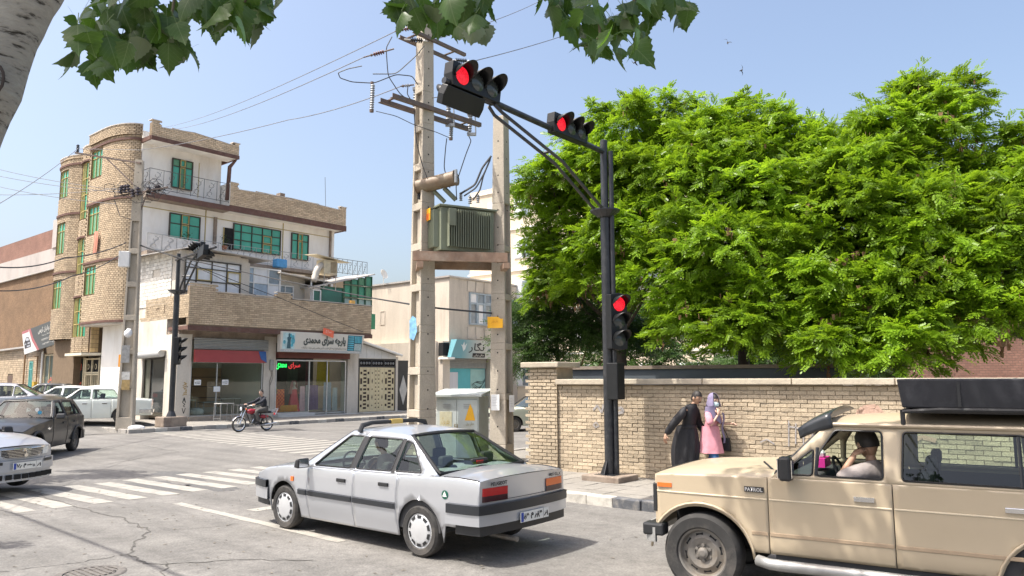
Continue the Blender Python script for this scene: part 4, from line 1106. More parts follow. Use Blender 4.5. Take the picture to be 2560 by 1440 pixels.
for i, (s, h, lab) in enumerate(((.55, .4, 'leafy pot plant on the second-floor balcony left of the window'), (2.85, .55, 'dark bushy pot plant on the second-floor balcony right of the window'))):
    o = thing('potted_plant', lab, 'plant', bld_M @ V3((s + 1.0, 4.2, 9.3)), 0)
    mb = MB(); mb.lathe([(.0, 0), (.12, 0), (.16, .25), (.0, .25)], n=10); mb.build('pot', mat('terracotta', (.3, .13, .07), rough=.8), o)
    mb = MB(); rr = random.Random(i)
    for k in range(70):
        p = V3((rr.gauss(0, .13), rr.gauss(0, .13), .3 + rr.random() * h)); mb.M = Matrix.Translation(p) @ Matrix.Rotation(rr.random() * 6, 4, 'Z') @ Matrix.Rotation(rr.uniform(-1, 1), 4, 'X'); mb.add([(-.06, 0, 0), (0, -.03, 0), (.06, 0, 0), (0, .03, 0)], [(0, 1, 2, 3)])
    mb.build('foliage', leafmat('pot_leaf', (.03, .08, .02), (.05, .1, .02)), o)
an = MB(); an.tube([(0, 0, 0), (-.1, 0, 2.4)], .015, 5); an.box(-.15, .15, -.1, .1, 0, .25); ao = an.build('antenna', IRON); ao.location = bld_M @ V3((10.9, 4.6, 12.6)); tag(ao, 'thin aerial rod on the roof parapet corner', 'antenna')

# ------------------------------------------------------------ low workshop, signboard and brick blocks down the lane
lane_M = Matrix.Translation(AB(35.26, 18.06)) @ Matrix.Rotation(HA, 4, 'Z')     # x away down the lane, -y... street side is +y flipped below
lw_ = thing('lane_workshop', 'low sand brick workshop row with a glazed shop front down the lane', 'building', AB(35.26, 18.06), 140)
# local: x along lane away, street side faces +y?  heading 140 rotates y to 230 deg which points to the street
mb = MB(); mb.box(14.6, 19.0, -6, -.06, 3.75, 4.2); mb.box(19.0, 34, -6, -.04, 0, 4.25); mb.box(14.55, 15.3, -4, -.02, 0, 3.8); mb.box(18.7, 19.05, -4, .02, 0, 3.8); mb.build('wall', MORT, lw_)
mb = MB(); mb.hexa([(18.8, -6, 4.25), (34.5, -6, 4.0), (34.5, .3, 4.0), (18.8, .3, 4.25), (18.8, -6, 4.36), (34.5, -6, 4.1), (34.5, .3, 4.1), (18.8, .3, 4.36)]); mb.build('roof', ZINC, lw_)
bricks(lw_, [(34, -.03), (19.05, -.03)], 0, 4.2, .25, .14, BRKL, d=.03, gap=.02, holes=[(8.6, 9.6, 0, 2.5), (12.6, 13.3, 1.6, 3.3), (5.2, 6.2, 1.4, 3.0)])
GT = mat('turquoise_frame', (.2, .5, .45), rough=.5)
ML = Matrix(((-1, 0, 0, 0), (0, -1, 0, 0), (0, 0, 1, 0), (0, 0, 0, 1)))
window(lw_, ML, -21.3, -20.7, 1.6, 3.3, cols=2, rows=(.7, .3), pane=mat('turq_pane', (.25, .5, .48), rough=.3), fr=GT)
window(lw_, ML, -28.7, -27.9, 1.4, 3.0, cols=2, rows=(1.,), pane=mat('turq_pane', (.25, .5, .48)), fr=GT)
B('door', mat('brown_door', (.12, .08, .06), rough=.7), lw_, 24.5, 25.4, -.05, -.02, 0, 2.4)
GG = mat('grey_green_glass', (.12, .16, .145), rough=.08, var=.35, scale=.7, spec=.8)
w3 = window(lw_, ML, -18.7, -15.3, .2, 3.7, cw=[.25, .4, .35], rows=(1.,), pane=GG, fr=CREAM, fw=.09)
for x, s_, wd in ((17.3, 'کریمی', .95), (15.95, 'ان', .5)): text('lettering', s_, REDT, w3, frame((x, .06, 2.2), (-1, 0, 0), (0, 0, 1)), width=wd, height=.55)
for x in (15.25, 18.8): 
    mb = MB(); mb.tube([(x, .12, 0), (x, .12, 3.9)], .06, 8); mb.build('steel_post', FRW, lw_)
mb = MB(); mb.tube([(21.9, .12, 1.2), (21.9, .12, 4.0)], .05, 6); mb.tube([(19.6, .12, 1.5), (19.6, .12, 3.6), (20.3, .12, 3.6)], .04, 6); mb.build('gas_pipe', mat('rusty_pipe', (.25, .14, .06), rough=.7, var=.4, scale=4), lw_)
B('gas_regulator', mat('yellow_box', (.55, .36, .05), rough=.6), lw_, 19.45, 19.75, .1, .3, 1.6, 2.0)
mb = MB(); mb.lathe([(.25, 0), (.25, .6), (.32, .62), (.3, .7), (0, .72)], (22.8, -1.6, 4.25), n=12); mb.build('vent_pipe', CONC, lw_)
sb = thing('signboard', 'tilted dark grey garage signboard with white Persian lettering and a car picture', 'sign', AB(35.26 + 17.3, 18.06 - .75), 140)
fM = frame((0, 0, 4.75), (-1, .0, .10), (.12, .12, 1))
def sbm(x, y, o): return fM @ Matrix.Translation((x, y, o))
q = MB(); q.M = fM; q.box(-3.1, 3.3, -.72, .75, -.12, 0); q.build('board', mat('signboard_grey', (.085, .095, .095), rough=.5, var=.1, scale=2), sb)
q = MB(); q.M = fM; q.prism([(-3.1, -.72), (-.9, -.72), (-1.6, .0), (-1.9, .75), (-3.1, .75)], .004, .008); q.build('white_panel', WHITE, sb)
q = MB(); q.M = fM; q.prism([(-.9, -.72), (-.55, -.72), (-1.3, .1), (-1.6, .75), (-1.9, .75), (-1.6, 0)], .004, .009); q.prism([(2.9, -.72), (3.3, -.72), (3.3, .75), (2.7, .75)], .004, .009); q.prism([(-3.1, .6), (-1.95, .6), (-1.9, .75), (-3.1, .75)], .009, .012); q.build('red_stripe', flat('dusty_red', (.42, .14, .15), .5), sb)
q = MB(); q.M = sbm(-2.35, -.02, .012); q.prism([(-.55, -.35), (.5, -.35), (.55, -.1), (.45, .08), (.3, .3), (-.15, .34), (-.4, .1), (-.55, .05)], 0, .004); q.build('printed_car', flat('print_dark', (.06, .06, .065), .5), sb)
q = MB(); q.M = sbm(-2.35, -.02, .018); q.prism([(-.3, .09), (.36, .09), (.25, .25), (-.12, .28)], 0, .003); q.box(.05, .45, -.12, -.04, 0, .003); q.box(-.45, -.2, -.12, -.05, 0, .003); q.box(-.15, .4, -.3, -.22, 0, .003); q.build('printed_car_glass', flat('print_light', (.5, .52, .55), .5), sb)
text('lettering', 'گالری برادران کریمی', WHITE, sb, sbm(.95, .42, .012), width=2.7, height=.42, bold=.012)
text('lettering', 'نوع خدمات و بیمه', WHITE, sb, sbm(1.0, .06, .012), width=1.7, height=.17)
text('lettering', 'کریمی ۰۹۱۴۴۴۱۲۸۶۵', WHITE, sb, sbm(1.15, -.22, .012), width=2.4, height=.16, bold=.01)
text('lettering', 'میثم ۰۹۱۴۳۴۲۰۰۰', WHITE, sb, sbm(1.2, -.5, .012), width=2.4, height=.16, bold=.01)
q = MB(); q.tube([(-2.5, -.5, 4.3), (-2.5, .1, 4.6)], .03, 5); q.tube([(2.5, -.5, 4.3), (2.5, .1, 4.6)], .03, 5); q.build('bracket', IRON, sb)
def brickmat(name, c1, c2, mo, sc):
    m = bpy.data.materials.new(name); m.use_nodes = True; N = m.node_tree.nodes; L = m.node_tree.links
    g = N.new('ShaderNodeTexCoord'); mp = N.new('ShaderNodeMapping'); mp.inputs['Rotation'].default_value = (rad(90), 0, 0)
    b = N.new('ShaderNodeTexBrick'); b.inputs['Scale'].default_value = sc; b.inputs['Color1'].default_value = (*c1, 1); b.inputs['Color2'].default_value = (*c2, 1); b.inputs['Mortar'].default_value = (*mo, 1); b.inputs['Mortar Size'].default_value = .02
    L.new(g.outputs['Object'], mp.inputs[0]); L.new(mp.outputs[0], b.inputs[0])
    n = N.new('ShaderNodeTexNoise'); n.inputs['Scale'].default_value = .8; n.inputs['Detail'].default_value = 8; L.new(g.outputs['Object'], n.inputs[0])
    mr = N.new('ShaderNodeMapRange'); mr.inputs[3].default_value = .55; mr.inputs[4].default_value = 1.4; L.new(n.outputs[0], mr.inputs[0])
    mu = N.new('ShaderNodeVectorMath'); mu.operation = 'SCALE'; L.new(b.outputs[0], mu.inputs[0]); L.new(mr.outputs[0], mu.inputs['Scale']); L.new(mu.outputs[0], N['Principled BSDF'].inputs['Base Color'])
    bp = N.new('ShaderNodeBump'); bp.inputs['Distance'].default_value = .02; bp.invert = True; L.new(b.outputs['Fac'], bp.inputs['Height']); L.new(bp.outputs[0], N['Principled BSDF'].inputs['Normal'])
    N['Principled BSDF'].inputs['Roughness'].default_value = .9
    return m
BR1 = brickmat('brown_brickwork', (.27, .17, .095), (.2, .12, .065), (.11, .075, .05), 3.6)
BR2 = brickmat('red_brickwork', (.29, .155, .115), (.23, .12, .09), (.2, .13, .1), 3.2)
bk = thing('brick_block', 'tall windowless brown brick block behind the lane workshops', 'building', AB(35.26, 18.06), 140)
mb = MB(); mb.box(17.2, 62, -9, -4.2, 0, 10.8); mb.build('wall', BR1, bk)
mb = MB(); mb.hexa([(17, -9.2, 10.8), (62, -9.2, 10.6), (62, -4, 10.6), (17, -4, 10.8), (17, -9.2, 10.92), (62, -9.2, 10.7), (62, -4, 10.7), (17, -4, 10.92)]); mb.build('roof_edge', ZINC, bk)
mb = MB(); mb.box(18.5, 26, -4.2, -4.15, 9.55, 9.75); mb.box(19, 27, -4.2, -4.15, 6.6, 6.75); mb.build('ring_beam', RUST, bk)
cbk = thing('concrete_block', 'grey rendered block with a red brick parapet behind the brown brick block', 'building', AB(35.26, 18.06), 140)
GREYR = mat('grey_render', (.42, .39, .37), rough=.9, var=.12, scale=.6, dirt=(.25, .24, .23), dirt_amt=.7, dirt_scale=.25, stretch=.5)
mb = MB(); mb.box(24, 75, -16, -9.5, 0, 15.0); mb.box(38, 47, -16, -9.4, 15.0, 17.8); mb.build('wall', GREYR, cbk)
mb = MB(); mb.box(47.3, 75, -16, -10, 15.0, 17.2); mb.build('brick_parapet', BR2, cbk)
mb = MB(); mb.box(47, 47.3, -16, -9.6, 15.0, 17.6); mb.build('white_edge', PLAST, cbk)

# ------------------------------------------------------------ rendered house with the beauty salon, house behind
st = thing('rendered_house', 'two-storey stained render house with a beauty salon at street level', 'building', bld_M @ V3((17.5, 0, 0)), 50)
RENDER = mat('beige_render', (.58, .515, .43), rough=.95, var=.10, scale=1.1, dirt=(.33, .28, .225), dirt_amt=.75, dirt_scale=.7, stretch=.22, bump=.25, bscale=12, fine=.05)
mb = MB(); mb.prism([(0, 0), (9, 0), (9, 9.5), (0, 9.5)], 4.5, 8.75)
mb.box(-.7, -.02, .5, 9.5, 0, 4.5); mb.box(-.55, .1, 0, .5, 0, 4.5); mb.box(4.1, 9, 0, 5, 0, 4.5); mb.box(.1, 4.1, .9, 5, 0, 4.5)
mb.build('wall', RENDER, st)
mb = MB(); mb.box(-.12, 9.1, -.12, 9.6, 8.752, 8.86); mb.build('roof_edge', ZINC, st)
# moulded panels over and under the window
mb = MB()
for x in (1.7, 2.55, 3.4):
    mb.prism([(x, 7.95), (x + .7, 7.95), (x + .66, 8.68), (x + .04, 8.68)], -.06, -.003, ax='y'); mb.prism([(x + .06, 4.75), (x + .64, 4.75), (x + .68, 5.55), (x + .02, 5.55)], -.06, -.003, ax='y')
mb.box(4.6, 9, -.06, -.003, 7.9, 8.7); mb.build('moulded_panel', RENDER, st)
BLUEF = mat('blue_grey_frame', (.33, .4, .45), rough=.5)
window(st, wf(0, -.08), 1.9, 4.15, 5.7, 7.9, cw=[.34, .33, .33], rows=(.68, .32), pane=[GREYGL, CURT, GREYGL], fr=BLUEF, fw=.09, sash=((0, 0), (1, 0), (2, 0), (2, 1)), sm=BLUEF)
window(st, wf(0, -.08), 6.2, 8.3, 5.7, 7.7, cols=3, rows=(.68, .32), pane=GREYGL, fr=BLUEF, fw=.09)
window(st, Matrix(((0, 1, 0, -.0), (-1, 0, 0, 0), (0, 0, 1, 0), (0, 0, 0, 1))), -6.9, -6.4, 5.9, 6.9, cols=1, rows=(1.,), pane=mat('dark_vent', (.03, .03, .03)), fr=RENDER)
B('niche', DARK, st, -.56, .02, -.012, .4, 3.55, 4.4)
# salon front
B('lintel', CONC, st, .1, 4.1, .3, .9, 3.2, 4.5)
shutter(st, .25, 3.95, 2.75, 3.4, SHUT, y=.3, pitch=.09)
tq = B('salon_front', mat('turquoise_print', (.09, .42, .47), rough=.5, var=.12, scale=1), st, .2, 4.0, .42, .5, 0, 2.8)
B('pale_print', mat('pale_turquoise', (.3, .52, .5), rough=.5, var=.2, scale=1.5), tq, 2.5, 4.0, .41, .415, .3, 2.7)
B('curtain_door', mat('white_curtain', (.62, .62, .65), rough=.7, var=.1, scale=9, stretch=.02), st, .3, 1.25, .38, .41, .1, 2.5)
def swirl(parent, M, s, m, n=7, seed=2):
    rr = random.Random(seed); q = MB(); q.M = M
    for k in range(n):
        a0 = rr.uniform(-.4, .9); pts = []
        for t in np.linspace(0, 1, 14):
            pts.append((s * (-.9 + 1.8 * t), s * (a0 * .4 - .5 + .9 * t * t * (1 - .1 * k) + .25 * sin(t * 5 + k * .4)), .003))
        q.tube(pts, [s * .035 * (1 - abs(2 * t - 1)) + .004 for t in np.linspace(0, 1, 14)], 4)
    return q.build('hair_drawing', m, parent)
text('lettering', 'نگار', INK, tq, frame((2.6, .40, 1.05), (1, 0, 0), (0, 0, 1)), width=1.5, height=.7, bold=.02)
text('lettering', 'سالن زیبایی', WHITE, tq, frame((2.9, .40, .5), (1, 0, 0), (0, 0, 1)), width=1.1, height=.22)
swirl(tq, frame((3.3, .405, 1.7), (1, 0, 0), (0, 0, 1)), .75, INK)
ss = thing('salon_sign', 'pale silver and turquoise beauty salon sign with a large black Persian word', 'sign', bld_M @ V3((17.5, 0, 0)), 50)
SIL = bpy.data.materials.new('silver_turquoise_print'); SIL.use_nodes = True
_n = SIL.node_tree.nodes; _l = SIL.node_tree.links
_g = _n.new('ShaderNodeTexCoord'); _s = _n.new('ShaderNodeSeparateXYZ'); _r = _n.new('ShaderNodeValToRGB'); _m = _n.new('ShaderNodeMapRange'); _m.inputs[1].default_value = 0; _m.inputs[2].default_value = 4
_l.new(_g.outputs['Object'], _s.inputs[0]); _l.new(_s.outputs[0], _m.inputs[0]); _l.new(_m.outputs[0], _r.inputs[0]); _l.new(_r.outputs[0], _n['Principled BSDF'].inputs['Base Color'])
_r.color_ramp.elements[0].color = (.13, .33, .38, 1); _r.color_ramp.elements[1].color = (.46, .47, .44, 1); _r.color_ramp.elements[1].position = .55; _r.color_ramp.elements[0].position = .15
mb = MB(); mb.hexa([(-.35, -.5, 3.4), (4.2, -.5, 3.4), (4.2, -.2, 3.4), (-.35, -.2, 3.4), (0, -.72, 4.62), (4.2, -.72, 4.62), (4.2, -.2, 4.62), (0, -.2, 4.62)]); mb.build('board', SIL, ss)
ty = V3((0, -.22, 1.22)).normalized()
def ssm(x, z): return frame((x, -.5 - .22 * (z - 3.4) / 1.22 - .008, z), (1, 0, 0), ty)
text('lettering', 'نگار', INK, ss, ssm(2.0, 4.12), width=1.5, height=.72, bold=.012)
q = MB(); q.M = ssm(2.3, 3.62); q.box(-.62, .62, -.14, .14, 0, .004); q.build('black_strip', INK, ss)
q = MB(); q.M = ssm(2.3, 3.62) @ Matrix.Translation((0, 0, .004)); text('lettering', 'سالن زیبایی', WHITE, ss, q.M, width=1.0, height=.2)
swirl(ss, ssm(3.6, 4.0), .5, TEALD, 6, 5)
q = MB(); q.M = ssm(.7, 4.2); q.prism([(-.25, .1), (-.1, -.05), (.05, -.35), (.2, -.2), (.3, .2), (.12, .02), (.02, .3), (-.08, .05)], 0, .004); q.build('white_flower', flat('print_white', (.6, .66, .66), .5), ss)
mb = MB(); mb.box(-.7, -.05, -.6, .3, 3.32, 3.45); mb.build('canopy', PLAST, st)
hb = thing('rear_house', 'sand brick roof storey with satellite dish behind the render house', 'building', bld_M @ V3((13, 10.5, 0)), 50)
mb = MB(); mb.box(-6, 6, 0, 6, 0, 9.4); mb.build('wall', BRKL, hb); mb = MB(); mb.box(-6.1, 6.1, -.1, 6, 9.4, 9.55); mb.build('roof_edge', RUST, hb)
mb = MB(); mb.lathe([(0, .1), (.25, .04), (.35, 0), (.36, .01), (.25, .06), (0, .12)], (0, 0, 0), 'y', 16); mb.tube([(0, .1, 0), (0, .3, -.7)], .03, 5); dish = mb.build('satellite_dish', WHITE); dish.location = bld_M @ V3((17.2, 6.2, 9.5)); dish.rotation_euler = (rad(-20), 0, rad(60)); tag(dish, 'white satellite dish on the render house roof', 'satellite dish')
rail_ = thing('roof_railing', 'curled iron railing on the flat roof above the sun room', 'railing', bld_M @ V3((0, 0, 0)), 50)
railing(rail_, (8.9, 1.6), (11.9, 1.6), 8.35, 9.25, 8, IRON)

# apartment block behind the trees
ap = thing('apartment_block', 'beige many-storeyed apartment block with white windows behind the trees', 'building', AB(26.0, 45.6), 50)
APW = mat('apartment_beige', (.66, .56, .42), rough=.9, var=.08, scale=.5)
H = 16.5
mb = MB(); mb.box(-3, 16, -6, 14, 0, H); mb.build('wall', APW, ap)
APM = Matrix(((0, 1, 0, -3), (-1, 0, 0, 0), (0, 0, 1, 0), (0, 0, 0, 1)))
for fl in range(5):
    z = 1.5 + fl * 3.1
    B('cornice', PLAST, ap, -3.12, 16.1, -6.1, 14.1, z + 2.2, z + 2.32)
    for k in range(7):
        y = -5 + k * 2.6
        q = MB(); q.box(-3.06, -2.95, y, y + 1.5, z, z + 1.5); f_ = q.build('window', FRW, ap); B('pane', GREYGL, f_, -3.1, -3.062, y + .08, y + .7, z + .08, z + 1.42); B('pane', CURT, f_, -3.1, -3.062, y + .8, y + 1.42, z + .08, z + 1.42)
    for k in range(5):
        x = -2 + k * 3.4
        q = MB(); q.box(x, x + 1.5, -6.06, -5.95, z, z + 1.5); f_ = q.build('window', FRW, ap); B('pane', GREYGL, f_, x + .08, x + .7, -6.1, -6.062, z + .08, z + 1.42); B('pane', CURT, f_, x + .8, x + 1.42, -6.1, -6.062, z + .08, z + 1.42)

# ------------------------------------------------------------ brick garden wall with pillar
WB = mat('buff_brick', (.445, .365, .26), rough=.9, var=.13, scale=3, fine=.12, rnd=.12, dirt=(.20, .155, .11), dirt_amt=.5, dirt_scale=1.1, bump=.5, bscale=30)
WM = mat('wall_mortar', (.335, .27, .19), rough=.95, var=.2, scale=6, bump=.5, bscale=40)
WCAP = mat('wall_coping', (.44, .385, .30), rough=.9, var=.18, scale=2, dirt=(.24, .2, .16), dirt_amt=.7, dirt_scale=1.5, bump=.4, bscale=18)
gw = thing('brick_wall', 'buff brick garden wall with concrete coping and a corner pillar, faded graffiti on it', 'wall', (.84, 16.6, .13), -36)
mb = MB(); mb.box(0.1, 15, .0, .32, -.1, 1.82); mb.box(-.52, .18, -.05, .6, -.1, 2.18); mb.box(-.5, -.18, .6, 14, -.1, 1.8); mb.build('core', WM, gw)
def wkey(p, z): return abs(p[0] - 3.2) * 1.0 + abs(z - 1.0) * .35
bricks(gw, [(.18, 0.0), (15, 0.0)], 0, 1.80, .235, .0755, WB, gap=.011, d=.018, single=255, key=wkey, jit=.007)
bricks(gw, [(-.54, .6), (-.54, -.06), (.2, -.06)], 0, 2.16, .225, .0755, WB, gap=.016, d=.02, single=45, key=lambda p, z: -z, jit=.006)
bricks(gw, [(-.5, 14), (-.5, .6)], 0, 1.8, .235, .0755, WB, gap=.016, d=.02, jit=.006)
for i in range(9):
    x0 = .18 + i * 1.65
    B('coping_slab', WCAP, gw, x0 + .008, min(x0 + 1.642, 15), -.14, .42, 1.83 + random.uniform(-.006, .006), 1.94, bev=.014)
B('pillar_cap', WCAP, gw, -.68, .3, -.2, .74, 2.19, 2.31, bev=.02)
B('coping_slab', WCAP, gw, -.62, -.08, .8, 14, 1.82, 1.92, bev=.01)
gr = thing('graffiti', 'faded red and blue-grey spray marks on the buff brick wall', 'graffiti', (.84, 16.6, .13), -36)
RSP = mat('faded_red_spray', (.47, .315, .24), rough=.9, var=.3, scale=20); BSP = mat('faded_blue_spray', (.31, .29, .28), rough=.9, var=.4, scale=18)
mb = MB(); rr = random.Random(4)
def gstroke(m_, pts, w_):
    for i in range(len(pts) - 1):
        (x0, z0), (x1, z1) = pts[i], pts[i + 1]; l = hypot(x1 - x0, z1 - z0); nx, nz = -(z1 - z0) / l * w_, (x1 - x0) / l * w_
        m_.add([(x0 - nx, -.033, z0 - nz), (x1 - nx, -.033, z1 - nz), (x1 + nx, -.033, z1 + nz), (x0 + nx, -.033, z0 + nz)], [(0, 1, 2, 3)])
for pts in ([(6.1, 1.25), (6.25, 1.45), (6.45, 1.48), (6.55, 1.35), (6.4, 1.28), (6.2, 1.3)], [(6.15, 1.38), (6.5, 1.4)], [(-.3, 1.1), (-.24, .95)], [(-.35, 1.35), (-.28, 1.3)], [(6.9, .9), (7.1, 1.0), (7.3, .95)]): gstroke(mb, pts, .035)
mb.build('red_marks', RSP, gr)
mb = MB()
for k, x in enumerate((5.0, 5.12, 5.25, 5.4, 5.55)): gstroke(mb, [(x, .75 + .05 * (k % 2)), (x + .02, 1.2 - .04 * k)], .011)
gstroke(mb, [(5.0, 1.1), (5.55, 1.02)], .014); gstroke(mb, [(4.5, .8), (4.62, .86), (4.75, .78)], .012); gstroke(mb, [(1.05, 1.3), (1.15, 1.4), (1.25, 1.25), (1.3, 1.42)], .02); gstroke(mb, [(1.05, 1.0), (1.12, 1.06), (1.18, .98), (1.1, .95), (1.05, 1.0)], .014); gstroke(mb, [(1.5, 1.22), (1.75, 1.28), (1.72, 1.36), (1.5, 1.34)], .03)
mb.build('blue_marks', BSP, gr)
iw = thing('inner_wall', 'dark grey painted block wall rising behind the brick garden wall', 'wall', (1.6, 17.6, 0), -22)
mb = MB(); mb.box(-.6, 5.5, 0, .25, 0, 2.28); mb.build('wall', mat('slate_paint', (.085, .1, .115), rough=.8, var=.15, scale=2), iw); B('coping', CONC, iw, -.65, 5.55, -.05, .3, 2.285, 2.36)

# ------------------------------------------------------------ poles
PC = mat('pole_concrete', (.43, .38, .305), rough=.9, var=.12, scale=3, fine=.1, dirt=(.26, .23, .19), dirt_amt=.6, dirt_scale=1.3, stretch=.4, bump=.4, bscale=25)
def concrete_pole(name, label, x, y, H, wb, wt, db, dt, rz, z0=.0, first=.6, panels=9, plen=.85, pgap=.2, cols=True):
    """tapered H-section pole: solid edges and webs with recessed panels on its two broad faces"""
    o = thing(name, label, 'utility pole', (x, y, z0), rz)
    W = lambda z: (wb + (wt - wb) * z / H) / 2
    Dp = lambda z: (db + (dt - db) * z / H) / 2
    zs = [0]
    for k in range(panels):
        a = first + k * (plen + pgap)
        if a + plen > H * .82: break
        zs += [a, a + plen]
    zs.append(H)
    mb = MB(); ed = .30
    for i in range(len(zs) - 1):
        a, b = zs[i], zs[i + 1]
        if i % 2 == 0:
            mb.hexa([(-W(a), -Dp(a), a), (W(a), -Dp(a), a), (W(a), Dp(a), a), (-W(a), Dp(a), a), (-W(b), -Dp(b), b), (W(b), -Dp(b), b), (W(b), Dp(b), b), (-W(b), Dp(b), b)])
        else:
            for sx in (-1, 1):
                xa0, xa1, xb0, xb1 = sx * W(a), sx * W(a) * (1 - ed * 1.1), sx * W(b), sx * W(b) * (1 - ed * 1.1)
                mb.hexa([(xa0, -Dp(a), a), (xa1, -Dp(a), a), (xa1, Dp(a), a), (xa0, Dp(a), a), (xb0, -Dp(b), b), (xb1, -Dp(b), b), (xb1, Dp(b), b), (xb0, Dp(b), b)])
            c = .42
            wa, wb_ = W(a) * (1 - ed * 1.1), W(b) * (1 - ed * 1.1)
            mb.hexa([(-wa, -Dp(a) * c, a), (wa, -Dp(a) * c, a), (wa, Dp(a) * c, a), (-wa, Dp(a) * c, a), (-wb_, -Dp(b) * c, b), (wb_, -Dp(b) * c, b), (wb_, Dp(b) * c, b), (-wb_, Dp(b) * c, b)])
    mb.build('shaft', PC, o, bev=.012)
    q = MB()
    for k in range(int((H - 1) / .42)):
        z = .9 + k * .42
        for sx in (-1, 1): q.lathe([(0, sx * (W(z) + .002)), (.02, sx * (W(z) + .002))], (0, 0, z), 'x', 6)
        if z > H * .72: q.lathe([(0, -Dp(z) - .002), (.02, -Dp(z) - .002)], (0, 0, z), 'y', 6)
    tag(q.build('bolt_holes', DARK, o), kind='stuff')
    return o, W, Dp
POLE_C = (-2.07, 17.45); POLE_R = (-.25, 17.75)
pc, Wc, Dc = concrete_pole('utility_pole', 'tall recessed concrete power pole carrying the crossarms and transformer', *POLE_C, 10.85, .58, .34, .46, .26, 68 - 90 - 30, .1, first=.35, plen=.78, pgap=.17, panels=9)
pr, Wr, Dr = concrete_pole('utility_pole', 'shorter concrete pole right of the transformer, with yellow plate and notices', *POLE_R, 8.25, .46, .30, .42, .28, -25 + 90, .1, first=.5, plen=1.0, pgap=.15, panels=5)
pl_, Wl, Dl = concrete_pole('utility_pole', 'concrete power pole with bundled cables in front of the rounded brick bays', -15.55, 30.95, 11.1, .62, .30, .48, .26, 12, .1, first=.5, plen=1.15, pgap=.22, panels=6)
YEL = mat('yellow_plate', (.85, .44, .02), rough=.5, var=.08, scale=5)
# --- notices on the right pole
ny = thing('warning_plate', 'bent yellow plate strapped to the right concrete pole', 'plate', (POLE_R[0] - .15, POLE_R[1] - .27, 3.37), -8)
mb = MB(); mb.grid(lambda u, v: (-.16 + .36 * u, -.03 - .05 * (u - .4) ** 2 * 4, -.13 + .26 * v - (.05 if u > .8 and v > .8 else 0)), 6, 4); mb.build('plate', YEL, ny, solid=.004)
text('lettering', 'خطر', flat('worn_orange', (.6, .26, .02), .6), ny, frame((.0, -.05, .02), (1, 0, 0), (0, 0, 1)), width=.16, height=.09)
for i, (dx, z, w_, h, lb) in enumerate(((-.14, 1.55, .2, .36, 'large white notice pasted on the left face of the right concrete pole'), (.23, 1.52, .13, .38, 'narrow framed notice pasted in the pole recess'))):
    o = thing('paper_notice', lb, 'notice', (POLE_R[0] + dx, POLE_R[1] - (.27 if i == 0 else .16), z), -20 if i == 0 else 30)
    B('sheet', PAPER, o, -w_ / 2, w_ / 2, -.01, 0, -h / 2, h / 2)
    q = MB()
    for k in range(6): q.box(-w_ * .35, w_ * (.1 + .22 * (k % 2)), -.013, -.011, h * .3 - k * h * .1, h * .31 - k * h * .1)
    q.build('print_lines', flat('print_grey', (.25, .25, .26), .7), o)
bl = thing('torn_poster', 'torn blue poster in a recess of the tall concrete pole', 'poster', (POLE_C[0] - .17, POLE_C[1] - .28, 3.25), -25)
mb = MB(); mb.prism([(-.09, -.25), (.02, -.3), (.1, -.1), (.07, .2), (-.02, .26), (-.1, .15)], 0, .006, ax='y'); mb.build('sheet', mat('torn_blue', (.2, .42, .62), rough=.7, var=.5, scale=9), bl)

# --- crossarms and insulators on the tall pole
STEEL = mat('brown_steel', (.13, .10, .085), rough=.7, var=.3, scale=6, dirt=(.2, .11, .07), dirt_amt=.6, dirt_scale=5)
PORC = flat('brown_porcelain', (.10, .03, .02), .25)
GLZ = flat('grey_porcelain', (.27, .285, .30), .3)
BLKI = flat('black_polymer', (.02, .02, .022), .35)
ALU = flat('bright_alu', (.6, .6, .6), .4, .8)
def arm_pair(p, z, d, l0, l1, off, name, label, sz=.075):
    o = thing(name, label, 'crossarm', (p[0], p[1], z), d)
    for sgn in (-1, 1):
        q = MB(); y = sgn * off
        q.box(-l0, l1, y - sz / 2, y + sz / 2, -sz / 2, -sz / 2 + .012); q.box(-l0, l1, y - sz / 2, y - sz / 2 + .012, -sz / 2 + .012, sz / 2); q.build('channel', STEEL, o)
    q = MB()
    for x in (-l0 + .25, 0, l1 - .25): q.box(x - .03, x + .03, -off, off, sz / 2, sz / 2 + .02)
    q.build('tie_plate', STEEL, o)
    return o
xt = arm_pair(POLE_C, 10.12, 50, .6, 1.15, .24, 'crossarm', 'upper double steel crossarm near the top of the tall pole')
xl = arm_pair(POLE_C, 8.42, 47, 1.15, 1.65, .22, 'crossarm', 'lower double steel crossarm carrying the fuse cutouts', .10)
def insul(mb, p, d, L, r, n, core=.02):
    p = V3(p); d = V3(d).normalized()
    prof = []; 
    pts = []; R = []
    for k in range(n):
        for t, rr_ in ((0, core), (.15, r), (.6, r * .85), (.75, core)):
            pts.append(p + d * (L * (k + t) / n)); R.append(rr_)
    pts.append(p + d * L); R.append(core)
    mb.tube(pts, R, 10)
def strain(p, d, L, r, n, m, label, grp=None, fit=.25):
    o = thing('strain_insulator', label, 'insulator', p)
    q = MB(); insul(q, V3(d).normalized() * fit, d, L, r, n); q.build('sheds', m, o, smooth=50)
    q = MB(); e = V3(d).normalized(); q.tube([(0, 0, 0), e * fit], .018, 6); q.tube([e * (fit + L), e * (fit + L + fit * .9)], .016, 6); q.ball(e * (fit + L + .04), .035, 6, 4); q.build('clamp', ALU if m is BLKI else STEEL, o)
    return V3(p) + e * (L + fit * 1.9)
